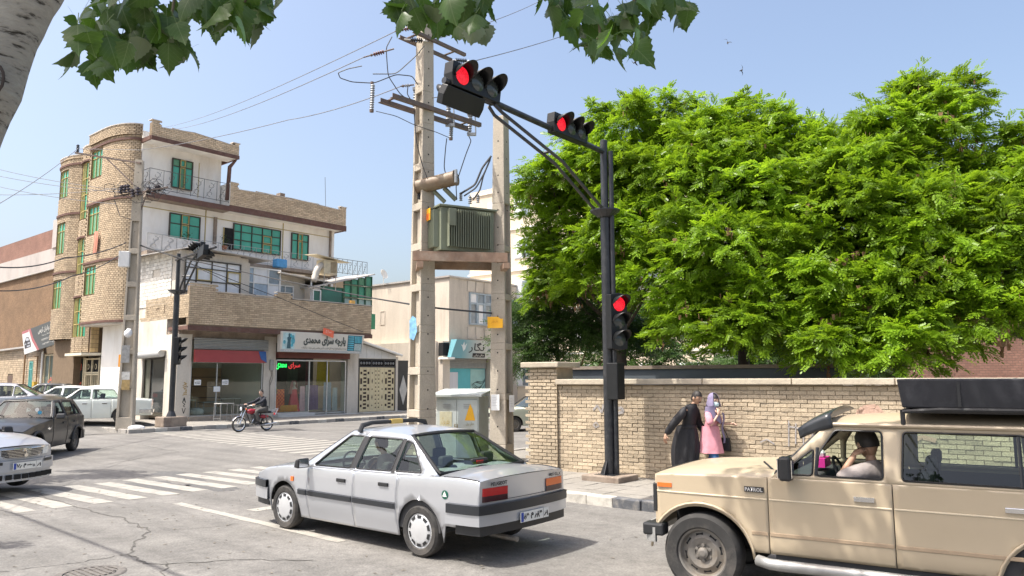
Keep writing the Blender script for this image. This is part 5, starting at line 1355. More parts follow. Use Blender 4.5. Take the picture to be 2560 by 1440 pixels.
def pix(px, py, Y):      # surveyed point: bearing and elevation measured in the photograph, at a known distance Y
    c, s_ = cos(rad(6.75)), sin(rad(6.75)); r0 = rad(-.25)
    f = V3((0, c, s_)); rt = V3((cos(r0), -sin(r0) * s_, sin(r0) * c)); up = V3((-sin(r0), -cos(r0) * s_, cos(r0) * c))
    d = f * 1900 + rt * (px - 1280) - up * (py - 720)
    return V3((0, 0, CAM_H)) + d * (Y / d.y)
Yp = 17.4
e1 = strain(pix(1062, 62, 17.2), (-1, -.18, -.33), .26, .055, 5, PORC, 'rust brown strain insulator on the uppermost line left of the tall pole')
e2 = strain(pix(985, 122, 17.0), (-1, -.18, -.38), .26, .055, 5, PORC, 'lower rust brown strain insulator left of the tall pole')
e3 = strain(pix(1010, 98, 17.1), (1, .25, .02), .30, .065, 6, BLKI, 'black ribbed insulator at the left tip of the upper crossarm', fit=.14)
e4 = strain(pix(1125, 150, 18.6), (1, .25, .03), .30, .065, 6, BLKI, 'black ribbed insulator at the right tip of the upper crossarm', fit=.14)
e5 = strain(pix(1035, 212, 17.2), (-1, -.2, -.2), .12, .04, 3, GLZ, 'small grey strain insulator half way up the tall pole', fit=.1)
ci = 0
for px, py, y2, lb in ((932, 210, 275, 'tall grey surge arrester at the far left end of the lower crossarm'), (1040, 225, 280, 'grey fuse cutout on the lower crossarm against the pole'), (1122, 262, 312, 'grey fuse cutout on the lower crossarm right of the pole'), (1176, 286, 335, 'grey fuse cutout at the right end of the lower crossarm'), (1130, 292, 345, 'slim grey arrester hanging under the lower crossarm')):
    yd = 16.75 + (px - 932) * .0083; a, b = pix(px, py, yd), pix(px - 3, y2, yd)
    o = thing('surge_arrester' if ci in (0, 4) else 'fuse_cutout', lb, 'insulator', b)
    q = MB(); insul(q, (0, 0, 0), a - b, (a - b).length, .055 if ci in (0, 4) else .065, 11 if ci in (0, 4) else 8, .03); q.build('sheds', GLZ, o, smooth=50)
    if ci not in (0, 4):
        q = MB(); dd = a - b; q.tube([V3((.17, -.05, 0)), V3((.15, -.05, dd.z))], .018, 6); q.box(-.05, .2, -.08, .02, dd.z - .02, dd.z + .05); q.box(-.05, .18, -.06, .02, -.05, .02); q.build('fuse_tube', GLZ, o)
    else:
        q = MB(); q.tube([(0, 0, -.05), (0, 0, 0)], .05, 8); q.tube([(0, 0, (a - b).z), (0, 0, (a - b).z + .05)], .04, 8); q.build('end_cap', STEEL, o)
    ci += 1
# --- transformer on its platform
TG = mat('transformer_green', (.185, .205, .145), rough=.55, var=.1, scale=2, dirt=(.12, .1, .06), dirt_amt=.5, dirt_scale=1.8)
RS = mat('rusted_beam', (.30, .2, .14), rough=.85, var=.35, scale=4, dirt=(.42, .36, .29), dirt_amt=.8, dirt_scale=2.6)
TX = (-1.16, 17.55)
ta = -14
pf_ = thing('transformer_platform', 'rusty steel channel platform between the two concrete poles', 'platform', (TX[0], TX[1], 4.72), 9)
for i, (x0, x1, y, z) in enumerate(((-1.15, 1.0, -.42, .12), (-1.05, 1.0, .42, .05))):
    q = MB(); q.box(x0, x1, y - .06, y + .06, z - .1, z - .085); q.box(x0, x1, y - .06, y - .045, z - .085, z + .1); q.box(x0, x1, y - .06, y + .06, z + .1, z + .115); q.build('channel', RS, pf_)
for x in (-1.0, .95): B('cross_channel', RS, pf_, x - .07, x + .07, -.65, .5, -.15, -.02)
tr = thing('transformer', 'grey-green finned power transformer standing on the rusty pole platform', 'transformer', (TX[0] - .02, TX[1] + .0, 4.98), 28)
# local box: long side along x
tw, td, th = 1.35, .72, 1.0
B('tank', TG, tr, -tw / 2, tw / 2, -td / 2, td / 2, 0, th, bev=.015)
B('lid', TG, tr, -tw / 2 - .06, tw / 2 + .06, -td / 2 - .06, td / 2 + .06, th + .002, th + .05, bev=.01)
B('foot', TG, tr, -tw / 2 + .1, tw / 2 - .1, -td / 2 + .1, td / 2 - .1, -.14, -.002)
finm = MB(); finm.box(-.008, .008, -.14, 0, .08, th - .06); fin0 = None
def fin(x, y, a):
    global fin0
    if fin0 is None: o = finm.build('cooling_fin', TG, tr); fin0 = o
    else:
        o = bpy.data.objects.new('cooling_fin', fin0.data); COL.objects.link(o); o.parent = tr
    o.location = (x, y, 0); o.rotation_euler = (0, 0, a)
for k in range(19):
    x = -tw / 2 + .16 + k * (tw - .32) / 18; fin(x, -td / 2, 0); fin(x, td / 2, pi)
for k in range(9):
    y = -td / 2 + .1 + k * (td - .2) / 8; fin(-tw / 2, y, -pi / 2); fin(tw / 2, y, pi / 2)
cons = pix(1045, 468, 17.35), pix(1138, 445, 17.0)
q = MB(); q.tube(list(cons), .17, 18); q.tube([cons[0] - (cons[1] - cons[0]).normalized() * .015, cons[0]], .185, 18); q.tube([cons[1], cons[1] + (cons[1] - cons[0]).normalized() * .02], .185, 18)
co_ = q.build('oil_conservator', mat('rusty_tank', (.17, .115, .07), rough=.5, var=.25, scale=3, dirt=(.28, .25, .17), dirt_amt=.7, dirt_scale=2), smooth=40); co_.parent = tr; co_.matrix_parent_inverse = (Matrix.Translation(tr.location) @ Matrix.Rotation(tr.rotation_euler.z, 4, 'Z')).inverted()
trI = co_.matrix_parent_inverse
def tpart(q, name, m, **k):
    o = q.build(name, m, tr, **k); o.matrix_parent_inverse = trI; return o
q = MB(); q.box(0, 0, 0, 0, 0, 0); q = MB()
a1, a2 = pix(1085, 478, 17.3), pix(1112, 505, 17.3); q.tube([a1, a2], .055, 6); a1, a2 = pix(1110, 470, 17.2), pix(1140, 500, 17.3); q.tube([a1, a2], .055, 6); tpart(q, 'support_strut', TG)
q = MB(); a = pix(1050, 485, 17.3); q.tube([a, a - V3((0, 0, .12))], .06, 8); tpart(q, 'drain_cup', DARK)
q = MB(); q.tube([cons[1] + V3((.03, -.17, .15)), cons[1] + V3((.03, -.17, -.15))], .035, 8); tpart(q, 'oil_gauge', GLZ)
for px, py in ((1152, 500), (1175, 508), (1195, 505)):
    a = pix(px, py, 17.35); q = MB(); insul(q, a - V3((0, 0, .02)), (0, 0, 1), .2, .045, 4); tpart(q, 'bushing', GLZ, smooth=50)
def fpanel(name, m, x0, x1, z0, z1, y): return B(name, m, tr, x0, x1, y, y + .01, z0, z1)
q = MB(); q.M = Matrix(((0, -1, 0, -tw / 2 - .16), (-1, 0, 0, 0), (0, 0, 1, 0), (0, 0, 0, 1))); 
wp = B('warning_sign', YEL, tr, -tw / 2 - .165, -tw / 2 - .155, -.12, .16, .72, 1.0)
B('orange_field', flat('warn_orange', (.75, .16, .02), .5), wp, -tw / 2 - .172, -tw / 2 - .166, -.09, .13, .74, .88)
B('name_plate', TG, tr, -tw / 2 + .14, -tw / 2 + .30, -td / 2 - .165, -td / 2 - .15, .55, .95)
# --- distribution cabinet
cab = thing('distribution_cabinet', 'grey-white metal distribution cabinet with two padlocked doors under the transformer', 'cabinet', (-1.2, 18.35, .12), -14)
CABM = mat('cabinet_paint', (.52, .56, .53), rough=.55, var=.06, scale=2, dirt=(.36, .33, .24), dirt_amt=.5, dirt_scale=2.2)
B('body', CABM, cab, -.55, .5, -.3, .55, 0, 1.55, bev=.008)
mb = MB(); mb.hexa([(-.66, -.42, 1.552), (.6, -.42, 1.552), (.6, .65, 1.66), (-.66, .65, 1.66), (-.66, -.42, 1.6), (.6, -.42, 1.6), (.6, .65, 1.72), (-.66, .65, 1.72)]); mb.build('roof', CABM, cab)
for x0, x1 in ((-.53, -.035), (-.025, .48)):
    d_ = B('door', CABM, cab, x0, x1, -.325, -.302, .1, 1.48, bev=.006)
    for k in range(3): B('louvre', IRONG, d_, (x0 + x1) / 2 - .09, (x0 + x1) / 2 + .09, -.333, -.326, 1.28 + k * .04, 1.295 + k * .04)
q = MB(); q.box(-.08, .0, -.37, -.33, .75, .85); q.tube([(-.07, -.35, .85), (-.07, -.35, .91), (-.01, -.35, .91), (-.01, -.35, .85)], .012, 5); q.build('padlock', flat('brass', (.35, .24, .09), .4, .7), cab)
q = MB(); q.prism([(.17, 1.0), (.42, 1.0), (.36, 1.26), (.3, 1.38), (.24, 1.22)], -.335, -.328, ax='y'); q.build('warning_sticker', YEL, cab)
q = MB(); q.box(-.45, -.15, -.335, -.328, .8, 1.2); q.build('faded_sticker', mat('faded_yellow', (.55, .52, .36), rough=.7, var=.15, scale=12), cab)
text('lettering', 'خطر برق', flat('sticker_ink', (.2, .17, .05), .7), cab, frame((.3, -.338, .92), (1, 0, 0), (0, 0, 1)), width=.2, height=.1)
text('lettering', 'خطر مرگ', flat('sticker_ochre', (.45, .33, .1), .7), cab, frame((-.3, -.34, .98), (1, 0, 0), (0, 0, 1)), width=.2, height=.22)

# ------------------------------------------------------------ traffic lights
TLB = mat('signal_black', (.011, .012, .013), rough=.45, spec=.35, var=.2, scale=5)
TLP = mat('black_pole_paint', (.022, .024, .028), rough=.35, var=.25, scale=3, dirt=(.1, .1, .1), dirt_amt=.35, dirt_scale=8)
LENS_OFF = flat('unlit_lens', (.05, .06, .06), .15)
def redlens():
    m = bpy.data.materials.new('red_lit_lens'); m.use_nodes = True; N = m.node_tree.nodes; L = m.node_tree.links
    g = N.new('ShaderNodeTexCoord'); v = N.new('ShaderNodeTexVoronoi'); v.inputs['Scale'].default_value = 42
    L.new(g.outputs['Object'], v.inputs[0]); r_ = N.new('ShaderNodeMapRange'); r_.inputs[1].default_value = .1; r_.inputs[2].default_value = .6; r_.inputs[3].default_value = 1.0; r_.inputs[4].default_value = .35
    L.new(v.outputs[0], r_.inputs[0]); L.new(r_.outputs[0], N['Principled BSDF'].inputs['Emission Strength'])
    N['Principled BSDF'].inputs['Base Color'].default_value = (.4, .01, .015, 1); N['Principled BSDF'].inputs['Emission Color'].default_value = (.85, .012, .03, 1)
    return m
RLENS = redlens()
def signal(label, M, lit=None, vertical=False, s=1.0, nm='traffic_signal'):
    """three-lamp head: local x along the row, local -y is the way it faces, z up; M is a world matrix"""
    o = bpy.data.objects.new(nm, None); COL.objects.link(o); o.matrix_world = M; tag(o, label, 'traffic light')
    p = .30 * s; hw = .17 * s
    q = MB(); q.prism([(-1.5 * p - .02, -hw), (1.5 * p + .02, -hw), (1.5 * p + .05, 0), (1.5 * p + .02, hw), (-1.5 * p - .02, hw), (-1.5 * p - .05, 0)], .0, .16 * s, ax='y'); q.build('housing', TLB, o, bev=.012)
    for i in (-1, 0, 1):
        x = i * p; r = .125 * s
        q = MB(); q.lathe([(0, -.035 * s), (r * .5, -.03 * s), (r, -.005)], (x, 0, 0), 'y', 20); q.build('lens', RLENS if i == lit else LENS_OFF, o, smooth=True)
        q = MB()     # visor: tunnel open below
        vr = r * 1.12; n = 18
        vs = []; fs = []
        # visor opens away from 'up' (the direction uz)
        for k in range(n + 1):
            t = -.25 + (pi + .5) * k / n
            top = max(0, sin(t)); ln = (.03 + .21 * top ** .65) * s
            cx, cz = (cos(t), sin(t)) if not vertical else (sin(t), cos(t))
            up = (cz, -cx) if False else None
            X, Z = (vr * cos(t), vr * sin(t)) if not vertical else (vr * sin(t), -vr * cos(t))
            vs += [(x + X, .0, Z), (x + X * 1.07, -ln, Z * 1.07)]
        for k in range(n): fs.append((2 * k, 2 * k + 2, 2 * k + 3, 2 * k + 1))
        q.add(vs, fs); q.build('visor', TLB, o, smooth=True, solid=.008)
    return o
tl = thing('traffic_light_pole', 'black traffic light pole with a long bracket arm over the road by the brick wall', 'traffic light pole', (1.87, 14.95, .13), -40)
# local axes: x along wall to the right-near, -y towards the road (heading -130)
q = MB(); q.tube([(0, 0, .12), (0, 0, 5.2)], .095, 14); q.build('pole', TLP, tl, smooth=40)
q = MB(); q.tube([(0, 0, 5.2), (0, 0, 6.72)], .075, 12); q.ball((0, 0, 6.72), (.08, .08, .04), 10, 5); q.build('upper_pole', TLP, tl, smooth=40)
q = MB(); q.tube([(.125, .05, .12), (.125, .05, 6.5)], .052, 10); q.build('service_pole', TLP, tl, smooth=40)
q = MB(); q.lathe([(0, 5.15), (.14, 5.15), (.30, 5.27), (.30, 5.3), (0, 5.32)], n=14); q.build('flange', TLP, tl)
q = MB(); q.box(-.22, .22, -.22, .22, .1, .125)
for a in range(4):
    c_, s_ = cos(a * pi / 2), sin(a * pi / 2); q.prism([(.09, .125), (.21, .125), (.09, .36)], -.008, .008, ax='y') if a == 0 else None
    q.hexa([(.09 * c_ - .008 * s_, .09 * s_ + .008 * c_, .125), (.21 * c_ - .008 * s_, .21 * s_ + .008 * c_, .125), (.21 * c_ + .008 * s_, .21 * s_ - .008 * c_, .125), (.09 * c_ + .008 * s_, .09 * s_ - .008 * c_, .125), (.09 * c_ - .008 * s_, .09 * s_ + .008 * c_, .38), (.1 * c_ - .008 * s_, .1 * s_ + .008 * c_, .38), (.1 * c_ + .008 * s_, .1 * s_ - .008 * c_, .38), (.09 * c_ + .008 * s_, .09 * s_ - .008 * c_, .38)])
q.build('base_plate', TLP, tl)
B('control_box', TLB, tl, .1, .35, -.22, .05, 1.55, 2.25, bev=.015)
L_ = 4.55
q = MB(); q.tube([(0, 0, 6.5), (0, -L_, 6.62)], .055, 10); q.build('arm', TLP, tl, smooth=40)
for dx in (-.09, .09):
    q = MB(); q.tube([(dx, -.1, 5.27), (dx, -.32, 5.33), (dx, -1.55, 5.95), (dx, -3.25, 6.42), (dx * .7, -3.42, 6.52)], .032, 8); q.build('brace', TLP, tl, smooth=40)
q = MB(); q.tube([(-.09, -1.9, 6.06), (.09, -1.9, 6.06)], .025, 6); q.build('brace_tie', TLP, tl)
pb = thing('concrete_plinth', 'rough cast concrete plinth under the right traffic light pole', 'plinth', (1.87, 14.95, .125), -40)
B('block', CONC, pb, -.42, .42, -.36, .36, 0, .125, bev=.02)
tlw = Matrix.Translation((1.87, 14.95, .13)) @ Matrix.Rotation(rad(-40), 4, 'Z')
# heads: row runs along the arm; they face +x of the pole frame (oncoming lane)
def headM(d, z, face=1, roll=0, tilt=0):
    # local x (row) -> pole +y (towards the pole), local -y (facing) -> +x
    Mx = Matrix(((0, -1 * face, 0, .10 * face), (1 * face, 0, 0, -d), (0, 0, 1, z), (0, 0, 0, 1)))
    return tlw @ Mx @ Matrix.Rotation(rad(tilt), 4, 'X')
signal('horizontal three-lamp signal at the tip of the bracket arm, red lit', headM(3.88, 6.76), lit=-1, s=1.2)
signal('horizontal three-lamp signal half way along the bracket arm, red lit', headM(1.25, 6.66), lit=-1, s=1.12)
signal('rear-facing black signal at the arm tip seen from its back', headM(4.12, 6.44, -1, 0, -26), lit=None, s=.92)
vm = tlw @ Matrix.Translation((.30, -.12, 3.15)) @ Matrix(((0, -.94, .0, 0), (0, .34, -.0, 0), (1, 0, 0, 0), (0, 0, 0, 1))) if 0 else None
Rz = Matrix.Rotation(rad(-40 + 68), 4, 'Z')
def vheadM(p, face_deg):
    f = V3((cos(rad(face_deg)), sin(rad(face_deg)), 0)); x = V3((0, 0, 1)); y = -f; z = x.cross(y)
    return Matrix(((x.x, y.x, z.x, p[0]), (x.y, y.y, z.y, p[1]), (x.z, y.z, z.z, p[2]), (0, 0, 0, 1)))
signal('upright three-lamp signal on the side of the right pole, red lit', vheadM((2.08, 14.72, 3.18), -62), lit=1, vertical=True, s=1.13)
# left pole
t2 = thing('traffic_light_pole', 'slim black traffic light pole with folded bracket at the shop corner', 'traffic light pole', (-14.35, 32.35, .13), 50)
q = MB(); q.tube([(0, 0, .4), (0, 0, 5.6)], .12, 12); q.build('pole', TLP, t2, smooth=40)
q = MB(); q.tube([(0, 0, 5.6), (0, 0, 7.35)], .085, 10); q.build('upper_pole', TLP, t2, smooth=40)
q = MB(); q.lathe([(0, 5.6), (.16, 5.6), (.36, 5.72), (.36, 5.76), (0, 5.78)], n=14); q.build('flange', TLP, t2)
q = MB(); q.lathe([(.22, .39), (.13, .62), (.12, .65)], n=12); q.build('base_plate', TLP, t2)
t2w = Matrix.Translation((-14.35, 32.35, .13)) @ Matrix.Rotation(rad(50), 4, 'Z')
t2i = t2w.inverted()
P = lambda px, py, Y: t2i @ pix(px, py, Y)
for dx in (0, .12):
    q = MB(); q.tube([P(447 + dx * 110, 732, 32.2), P(452 + dx * 110, 715, 32), P(476 + dx * 150, 655, 31.4), P(492 + dx * 110, 636, 31.0)], .04, 7); q.build('brace', TLP, t2, smooth=40)
q = MB(); q.tube([P(455, 690, 31.8), P(478, 690, 31.8)], .03, 6); q.build('brace_tie', TLP, t2)
q = MB(); q.tube([P(440, 650, 32.3), P(540, 618, 30.0)], .05, 7); q.build('arm', TLP, t2, smooth=40)
o2 = thing('concrete_plinth', 'square concrete plinth under the slim left traffic light pole', 'plinth', (-14.35, 32.35, .13), 50); B('block', CONC, o2, -.5, .5, -.4, .4, 0, .42, bev=.03)
def lookM(p, face, xdir):
    y = -V3(face).normalized(); x = V3(xdir); x = (x - y * x.dot(y)).normalized(); z = x.cross(y)
    return Matrix(((x.x, y.x, z.x, p[0]), (x.y, y.y, z.y, p[1]), (x.z, y.z, z.z, p[2]), (0, 0, 0, 1)))
ad_ = (pix(540, 618, 30.0) - pix(440, 650, 32.3)).normalized()
signal('tilted black signal seen from behind at the tip of the left bracket arm', lookM(pix(512, 632, 30.8) , V3((.81, .57, -.05)), ad_), s=1.3)
signal('black signal with long visors facing left on the left bracket arm', lookM(pix(492, 622, 31.2), V3((-.81, -.57, .1)), ad_), s=1.2)
signal('upright black signal seen side-on on the slim left pole', vheadM(tuple(pix(450, 877, 32.2)), 8), vertical=True, s=1.2)

# ------------------------------------------------------------ cables
WIRE = flat('black_cable', (.022, .022, .024), .5)
WIREG = flat('grey_wire', (.16, .16, .17), .5)
def cable(pts, r, label, m=None, sag=0.0, grp='overhead cables', n=18, nm='overhead_cable'):
    P_ = [V3(p) for p in pts]; out = []
    for i in range(len(P_) - 1):
        for k in range(n):
            t = k / n; p = P_[i].lerp(P_[i + 1], t); p.z -= sag * 4 * t * (1 - t); out.append(p)
    out.append(P_[-1])
    if len(P_) > 2 and sag == 0:
        q = [out[0]]
        for _ in range(3):
            out = [out[0]] + [(out[max(0, i - 2)] + out[i] * 2 + out[min(len(out) - 1, i + 2)]) / 4 for i in range(1, len(out) - 1)] + [out[-1]]
    mb = MB(); mb.tube(out, r, 5)
    return tag(mb.build(nm, m or WIRE), label, 'cable', grp)
wk = .012
far = lambda px, py: pix(px, py, 44)
cable([e1, pix(400, 320, 60)], wk, 'uppermost thin wire running from the tall pole over the brick house roof', WIREG, .4)
cable([e2, pix(395, 325, 60)], wk, 'second thin wire from the tall pole over the brick house roof', WIREG, .5)
cable([e5, pix(720, 300, 24), pix(350, 375, 31.2)], wk, 'lower wire from the tall pole to the top of the left power pole', WIREG, .1)
cable([e3, pix(1345, 5, 30)], wk, 'thin wire leaving the tall pole up to the right behind the leaves', WIREG, .1)
cable([e4, pix(1450, 75, 26), pix(1760, -60, 40)], wk, 'thin wire from the right crossarm tip towards the leaf cluster', WIREG, .05)
cable([pix(196, 370, 31), pix(0, 508, 20), pix(-300, 700, 12)], wk, 'thin wire from the left pole crossarm down to the left edge', WIREG, .1)
cable([pix(350, 375, 31), pix(195, 372, 31.5)], wk, 'short jumper wire on top of the left power pole', WIREG)
for i, (y0, y1, x1) in enumerate(((418, 475, 300), (436, 480, 300), (462, 510, 290), (490, 470, 300))):
    cable([pix(-40, y0 - 4, 34), pix(x1, y1, 31)], wk, ['upper', 'second', 'third', 'lowest'][i] + ' of the four wires meeting the left pole from the left edge', WIREG, .12)
cable([pix(0, 668, 22), pix(160, 645, 27), pix(315, 607, 31)], .022, 'thick bundled cable reaching the left pole at mid height', WIRE, .12)
cable([pix(0, 727, 22), pix(180, 690, 27), pix(312, 628, 31)], .018, 'lower drooping cable reaching the left pole', WIRE, .15)
cable([pix(345, 612, 31), pix(430, 640, 30.6), pix(700, 700, 30), pix(930, 745, 26), pix(1035, 762, 17.6), pix(1090, 770, 17.5), pix(1230, 783, 17.6)], .022, 'long black cable from the left pole along the facade to the right concrete pole', WIRE)
cable([pix(430, 640, 30.6), pix(700, 745, 33), pix(908, 830, 38)], .014, 'thin cable slanting across the terrace parapet', WIRE, .02)
cable([pix(345, 610, 31), pix(440, 640, 30.8), pix(540, 690, 30.6), pix(640, 738, 31)], .014, 'thin black cable drooping past the curtained window', WIRE, .03)
# leads round the transformer and the cutouts
for k, (pts, r_) in enumerate((([(1172, 340), (1178, 352), (1165, 385), (1140, 460), (1142, 500)], .012), ([(1117, 346), (1114, 370), (1110, 420), (1125, 470)], .012), ([(1228, 390), (1205, 420), (1188, 462), (1150, 485)], .024), ([(1226, 396), (1212, 430), (1190, 470), (1160, 490)], .018), ([(1225, 400), (1208, 440), (1200, 475), (1182, 500)], .018), ([(1035, 275), (1040, 350), (1055, 410), (1068, 445)], .012), ([(940, 278), (990, 290), (1035, 312), (1090, 330), (1125, 345)], .009),
        ([(905, 165), (870, 172), (845, 182), (850, 195), (880, 205), (935, 208), (990, 186), (1030, 190), (1045, 212)], .012), ([(932, 185), (990, 185), (1040, 140), (1060, 115)], .012), ([(980, 92), (965, 120), (970, 190), (1000, 235), (1033, 258)], .012), ([(1020, 215), (1018, 235), (1035, 262)], .012), ([(1080, 245), (1100, 242), (1115, 230)], .01))):
    cable([pix(x, y, 17.1) for x, y in pts], r_, ['long lead from the right cutout down to the transformer', 'lead from the middle cutout to the transformer', 'thick low-voltage cable curving from the right pole to the transformer', 'second low-voltage cable beside the thick one', 'third low-voltage cable nearest the transformer', 'lead running down the tall pole to the oil tank', 'slack wire joining the arrester feet under the crossarm', 'loose looped jumper left of the tall pole', 'jumper from the lower rust insulator round the pole', 'hanging jumper from the upper line to the cutouts', 'short jumper at the small grey insulator', 'short lead right of the tall pole'][k], WIRE, nm='jumper_cable', grp='leads on the power poles')
# left pole fittings
xa = thing('crossarm', 'long steel crossarm with a single insulator on top of the left power pole', 'crossarm', (0, 0, 0))
q = MB(); q.tube([pix(188, 382, 31.2), pix(352, 408, 30.8)], .05, 4); q.build('channel', STEEL, xa)
q = MB(); q.tube([pix(262, 392, 31), pix(338, 465, 30.8)], .03, 4); q.tube([pix(300, 398, 31), pix(350, 440, 30.9)], .02, 4); q.build('stay', STEEL, xa)
q = MB(); a = pix(194, 380, 31.2); insul(q, a, (0, 0, 1), .32, .07, 5, .03); q.build('insulator', BLKI, xa)
rk = thing('insulator_rack', 'crowded rack of dark insulators and looped wires on the left power pole', 'insulator', (0, 0, 0))
rr = random.Random(8)
q = MB()
for k in range(5): a = pix(300 + k * 11, 478 + rr.uniform(-6, 6), 30.6); insul(q, a - V3((0, 0, .15)), (rr.uniform(-.3, .3), 0, 1), .36, .1, 3, .04)
for k in range(3): a = pix(372 + k * 14, 480 + rr.uniform(-10, 6), 30.8); insul(q, a - V3((0, 0, .15)), (rr.uniform(-.5, .5), 0, 1), .32, .09, 3, .04)
q.build('insulators', flat('dark_porcelain', (.05, .04, .045), .2), rk, smooth=50)
q = MB(); q.tube([pix(285, 492, 30.7), pix(420, 468, 30.7)], .04, 4); q.tube([pix(328, 530, 30.9), pix(350, 470, 30.8)], .03, 4); q.tube([pix(352, 525, 30.9), pix(372, 470, 30.8)], .03, 4); q.tube([pix(352, 488, 30.7), pix(372, 472, 30.6)], .035, 4); q.build('bracket', STEEL, rk)
q = MB()
for k in range(16):
    c = V3(pix(388 + rr.gauss(0, 16), 476 + rr.gauss(0, 14), 30.7)); rad_ = rr.uniform(.12, .38)
    q.tube([c + V3((cos(t) * rad_, rr.uniform(-.1, .1), sin(t) * rad_ * .7)) for t in np.linspace(0, rr.uniform(3, 6), 9)], .011, 4)
for k in range(9):
    c = V3(pix(305 + rr.gauss(0, 14), 478 + rr.gauss(0, 9), 30.6)); rad_ = rr.uniform(.1, .25)
    q.tube([c + V3((cos(t) * rad_, rr.uniform(-.1, .1), sin(t) * rad_ * .7)) for t in np.linspace(0, rr.uniform(3, 6), 8)], .011, 4)
q.tube([pix(286, 500, 30.8), pix(300, 540, 30.6), pix(330, 550, 30.7)], .014, 4); q.tube([pix(300, 480, 30.7), pix(340, 508, 30.6), pix(395, 500, 30.6), pix(412, 470, 30.7)], .013, 4)
q.build('looped_wires', WIRE, rk)
for t_, q in ((xa, pix(345, 405, 30.9)), (rk, pix(345, 480, 30.9))):      # base of each fitting at the pole
    t_.location = q
    for c_ in t_.children: c_.location = -q
jb = B('junction_box', flat('white_plastic', (.7, .7, .68), .5), None, -.2, .2, -.12, .12, -.32, .32, bev=.02); jb.location = pix(311, 648, 30.6); jb.rotation_euler = (0, 0, rad(14)); tag(jb, 'white junction box on the left power pole', 'junction box')
pb_ = MB(); pb_.grid(lambda u, v: (.24 * cos(6.283 * u) * sin(pi * v) * (1 + .5 * noise.noise((u * 9, v * 5, 0))), .16 * sin(6.283 * u) * sin(pi * v), .26 * cos(pi * v) + .08 * noise.noise((u * 7, v * 6, 4))), 12, 8); pbo = pb_.build('plastic_bag', mat('white_bag', (.7, .7, .7), rough=.5, bump=.8, bscale=14), smooth=True); pbo.scale = (.62, .62, .7); pbo.location = pix(321, 833, 30.5); tag(pbo, 'white plastic bag tied to the left power pole', 'bag')
pb2 = MB(); pb2.ball((0, 0, .05), (.35, .22, .12), 12, 7); pbo = pb2.build('plastic_bag', mat('white_bag', (.7, .7, .7)), smooth=True); pbo.location = AB(31.35, 13.95, .13); tag(pbo, 'crumpled white plastic bag lying at the foot of the left power pole', 'bag')
for i, (y, h, c, lb) in enumerate(((885, .7, (.3, .3, .29), 'grey torn bill pasted high on the left power pole'), (945, .5, (.55, .54, .5), 'pale bill pasted on the left power pole'), (962, .4, (.4, .28, .12), 'brown bill pasted low on the left power pole'))):
    o = B('pasted_bill', mat('bill%d' % i if 0 else 'bill_' + 'abc'[i] + '_paper', c, rough=.8, var=.4, scale=9), None, -.15, .15, -.01, .01, -h / 2, h / 2); o.location = pix(314, y, 30.62); o.rotation_euler = (0, 0, rad(12)); tag(o, lb, 'poster')
oy = B('orange_plate', flat('orange_plate', (.75, .32, .03), .5), None, -.05, .05, -.03, .03, -.25, .25); oy.location = pix(300, 902, 30.75); tag(oy, 'small orange plate on the edge of the left power pole', 'plate')
# overhead cable that passes behind the photographer and shades the road
sv = V3((-cos(rad(SUN_AZ)), -sin(rad(SUN_AZ)), 0)) / math.tan(rad(SUN_EL))
g1, g2 = V3((-8.49, 12.91, 0)), V3((-3.58, 8.48, 0)); d_ = (g2 - g1)
hh = 7.0
cable([g1 - d_ * 1.6 - sv * hh + V3((0, 0, hh)), g2 + d_ * .9 - sv * hh + V3((0, 0, hh))], .035, 'thick cable high over the street that casts the slanting line on the asphalt', WIRE)
# three swifts in the sky
for i, (px, py, rz_, lb) in enumerate(((1819, 107, 20, 'dark swift seen edge-on, highest of the birds over the trees'), (1853, 176, 80, 'small swift banking lower over the trees'), (1588, 155, 140, 'tiny distant swift above the bracket arm'))):
    q = MB(); q.grid(lambda u, v: ((u - .5) * .5, .10 * abs(u - .5) * 2 + .07 * (v - .5) * (1 - abs(2 * u - 1)) - .1 * abs(2 * u - 1) ** 2, .09 * sin(pi * abs(u - .5) * 2)), 10, 2); q.ball((0, 0, 0), (.03, .12, .03), 6, 5)
    o = q.build('swift', INK); o.location = pix(px, py, 30); o.rotation_euler = (rad(60), rad(rz_), rad(rz_)); tag(o, lb, 'bird', 'swifts in the sky')
# ------------------------------------------------------------ trees behind the wall
BARK = mat('dark_bark', (.075, .06, .048), rough=.95, var=.3, scale=8, bump=.5, bscale=30)
LOC = leafmat('locust_leaf', (.14, .24, .012), (.30, .47, .02), var=.22, scale=.9, tw=.38, rough=.42)
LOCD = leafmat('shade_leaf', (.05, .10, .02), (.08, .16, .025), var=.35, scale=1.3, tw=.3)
PODM = mat('dry_pods', (.20, .115, .06), rough=.9, var=.35, scale=9)
rng = np.random.default_rng(5)
def leaf_template(pairs, L, ll, lw, droop):
    """pinnate leaf along +x: folded diamond leaflets in pairs and one at the tip"""
    q = []
    for k in range(pairs):
        x = L * (.22 + .7 * k / pairs)
        for s_ in (-1, 1):
            b = np.array([x, 0, -droop * (x / L) ** 2]); d = np.array([.38, s_ * .92, -.22]); d /= np.linalg.norm(d); n = np.array([-.92 * s_, .38, 0]) * s_
            q.append([b, b + d * ll * .5 + n * lw * .5, b + d * ll, b + d * ll * .5 - n * lw * .5])
    b = np.array([L * .9, 0, -droop]); q.append([b, b + [ll * .5, lw * .5, -.01], b + [ll, 0, -.02], b + [ll * .5, -lw * .5, -.01]])
    return np.array(q).reshape(-1, 3)
LT = leaf_template(4, .17, .058, .036, .04)
NT = leaf_template(2, .16, .09, .026, .06)
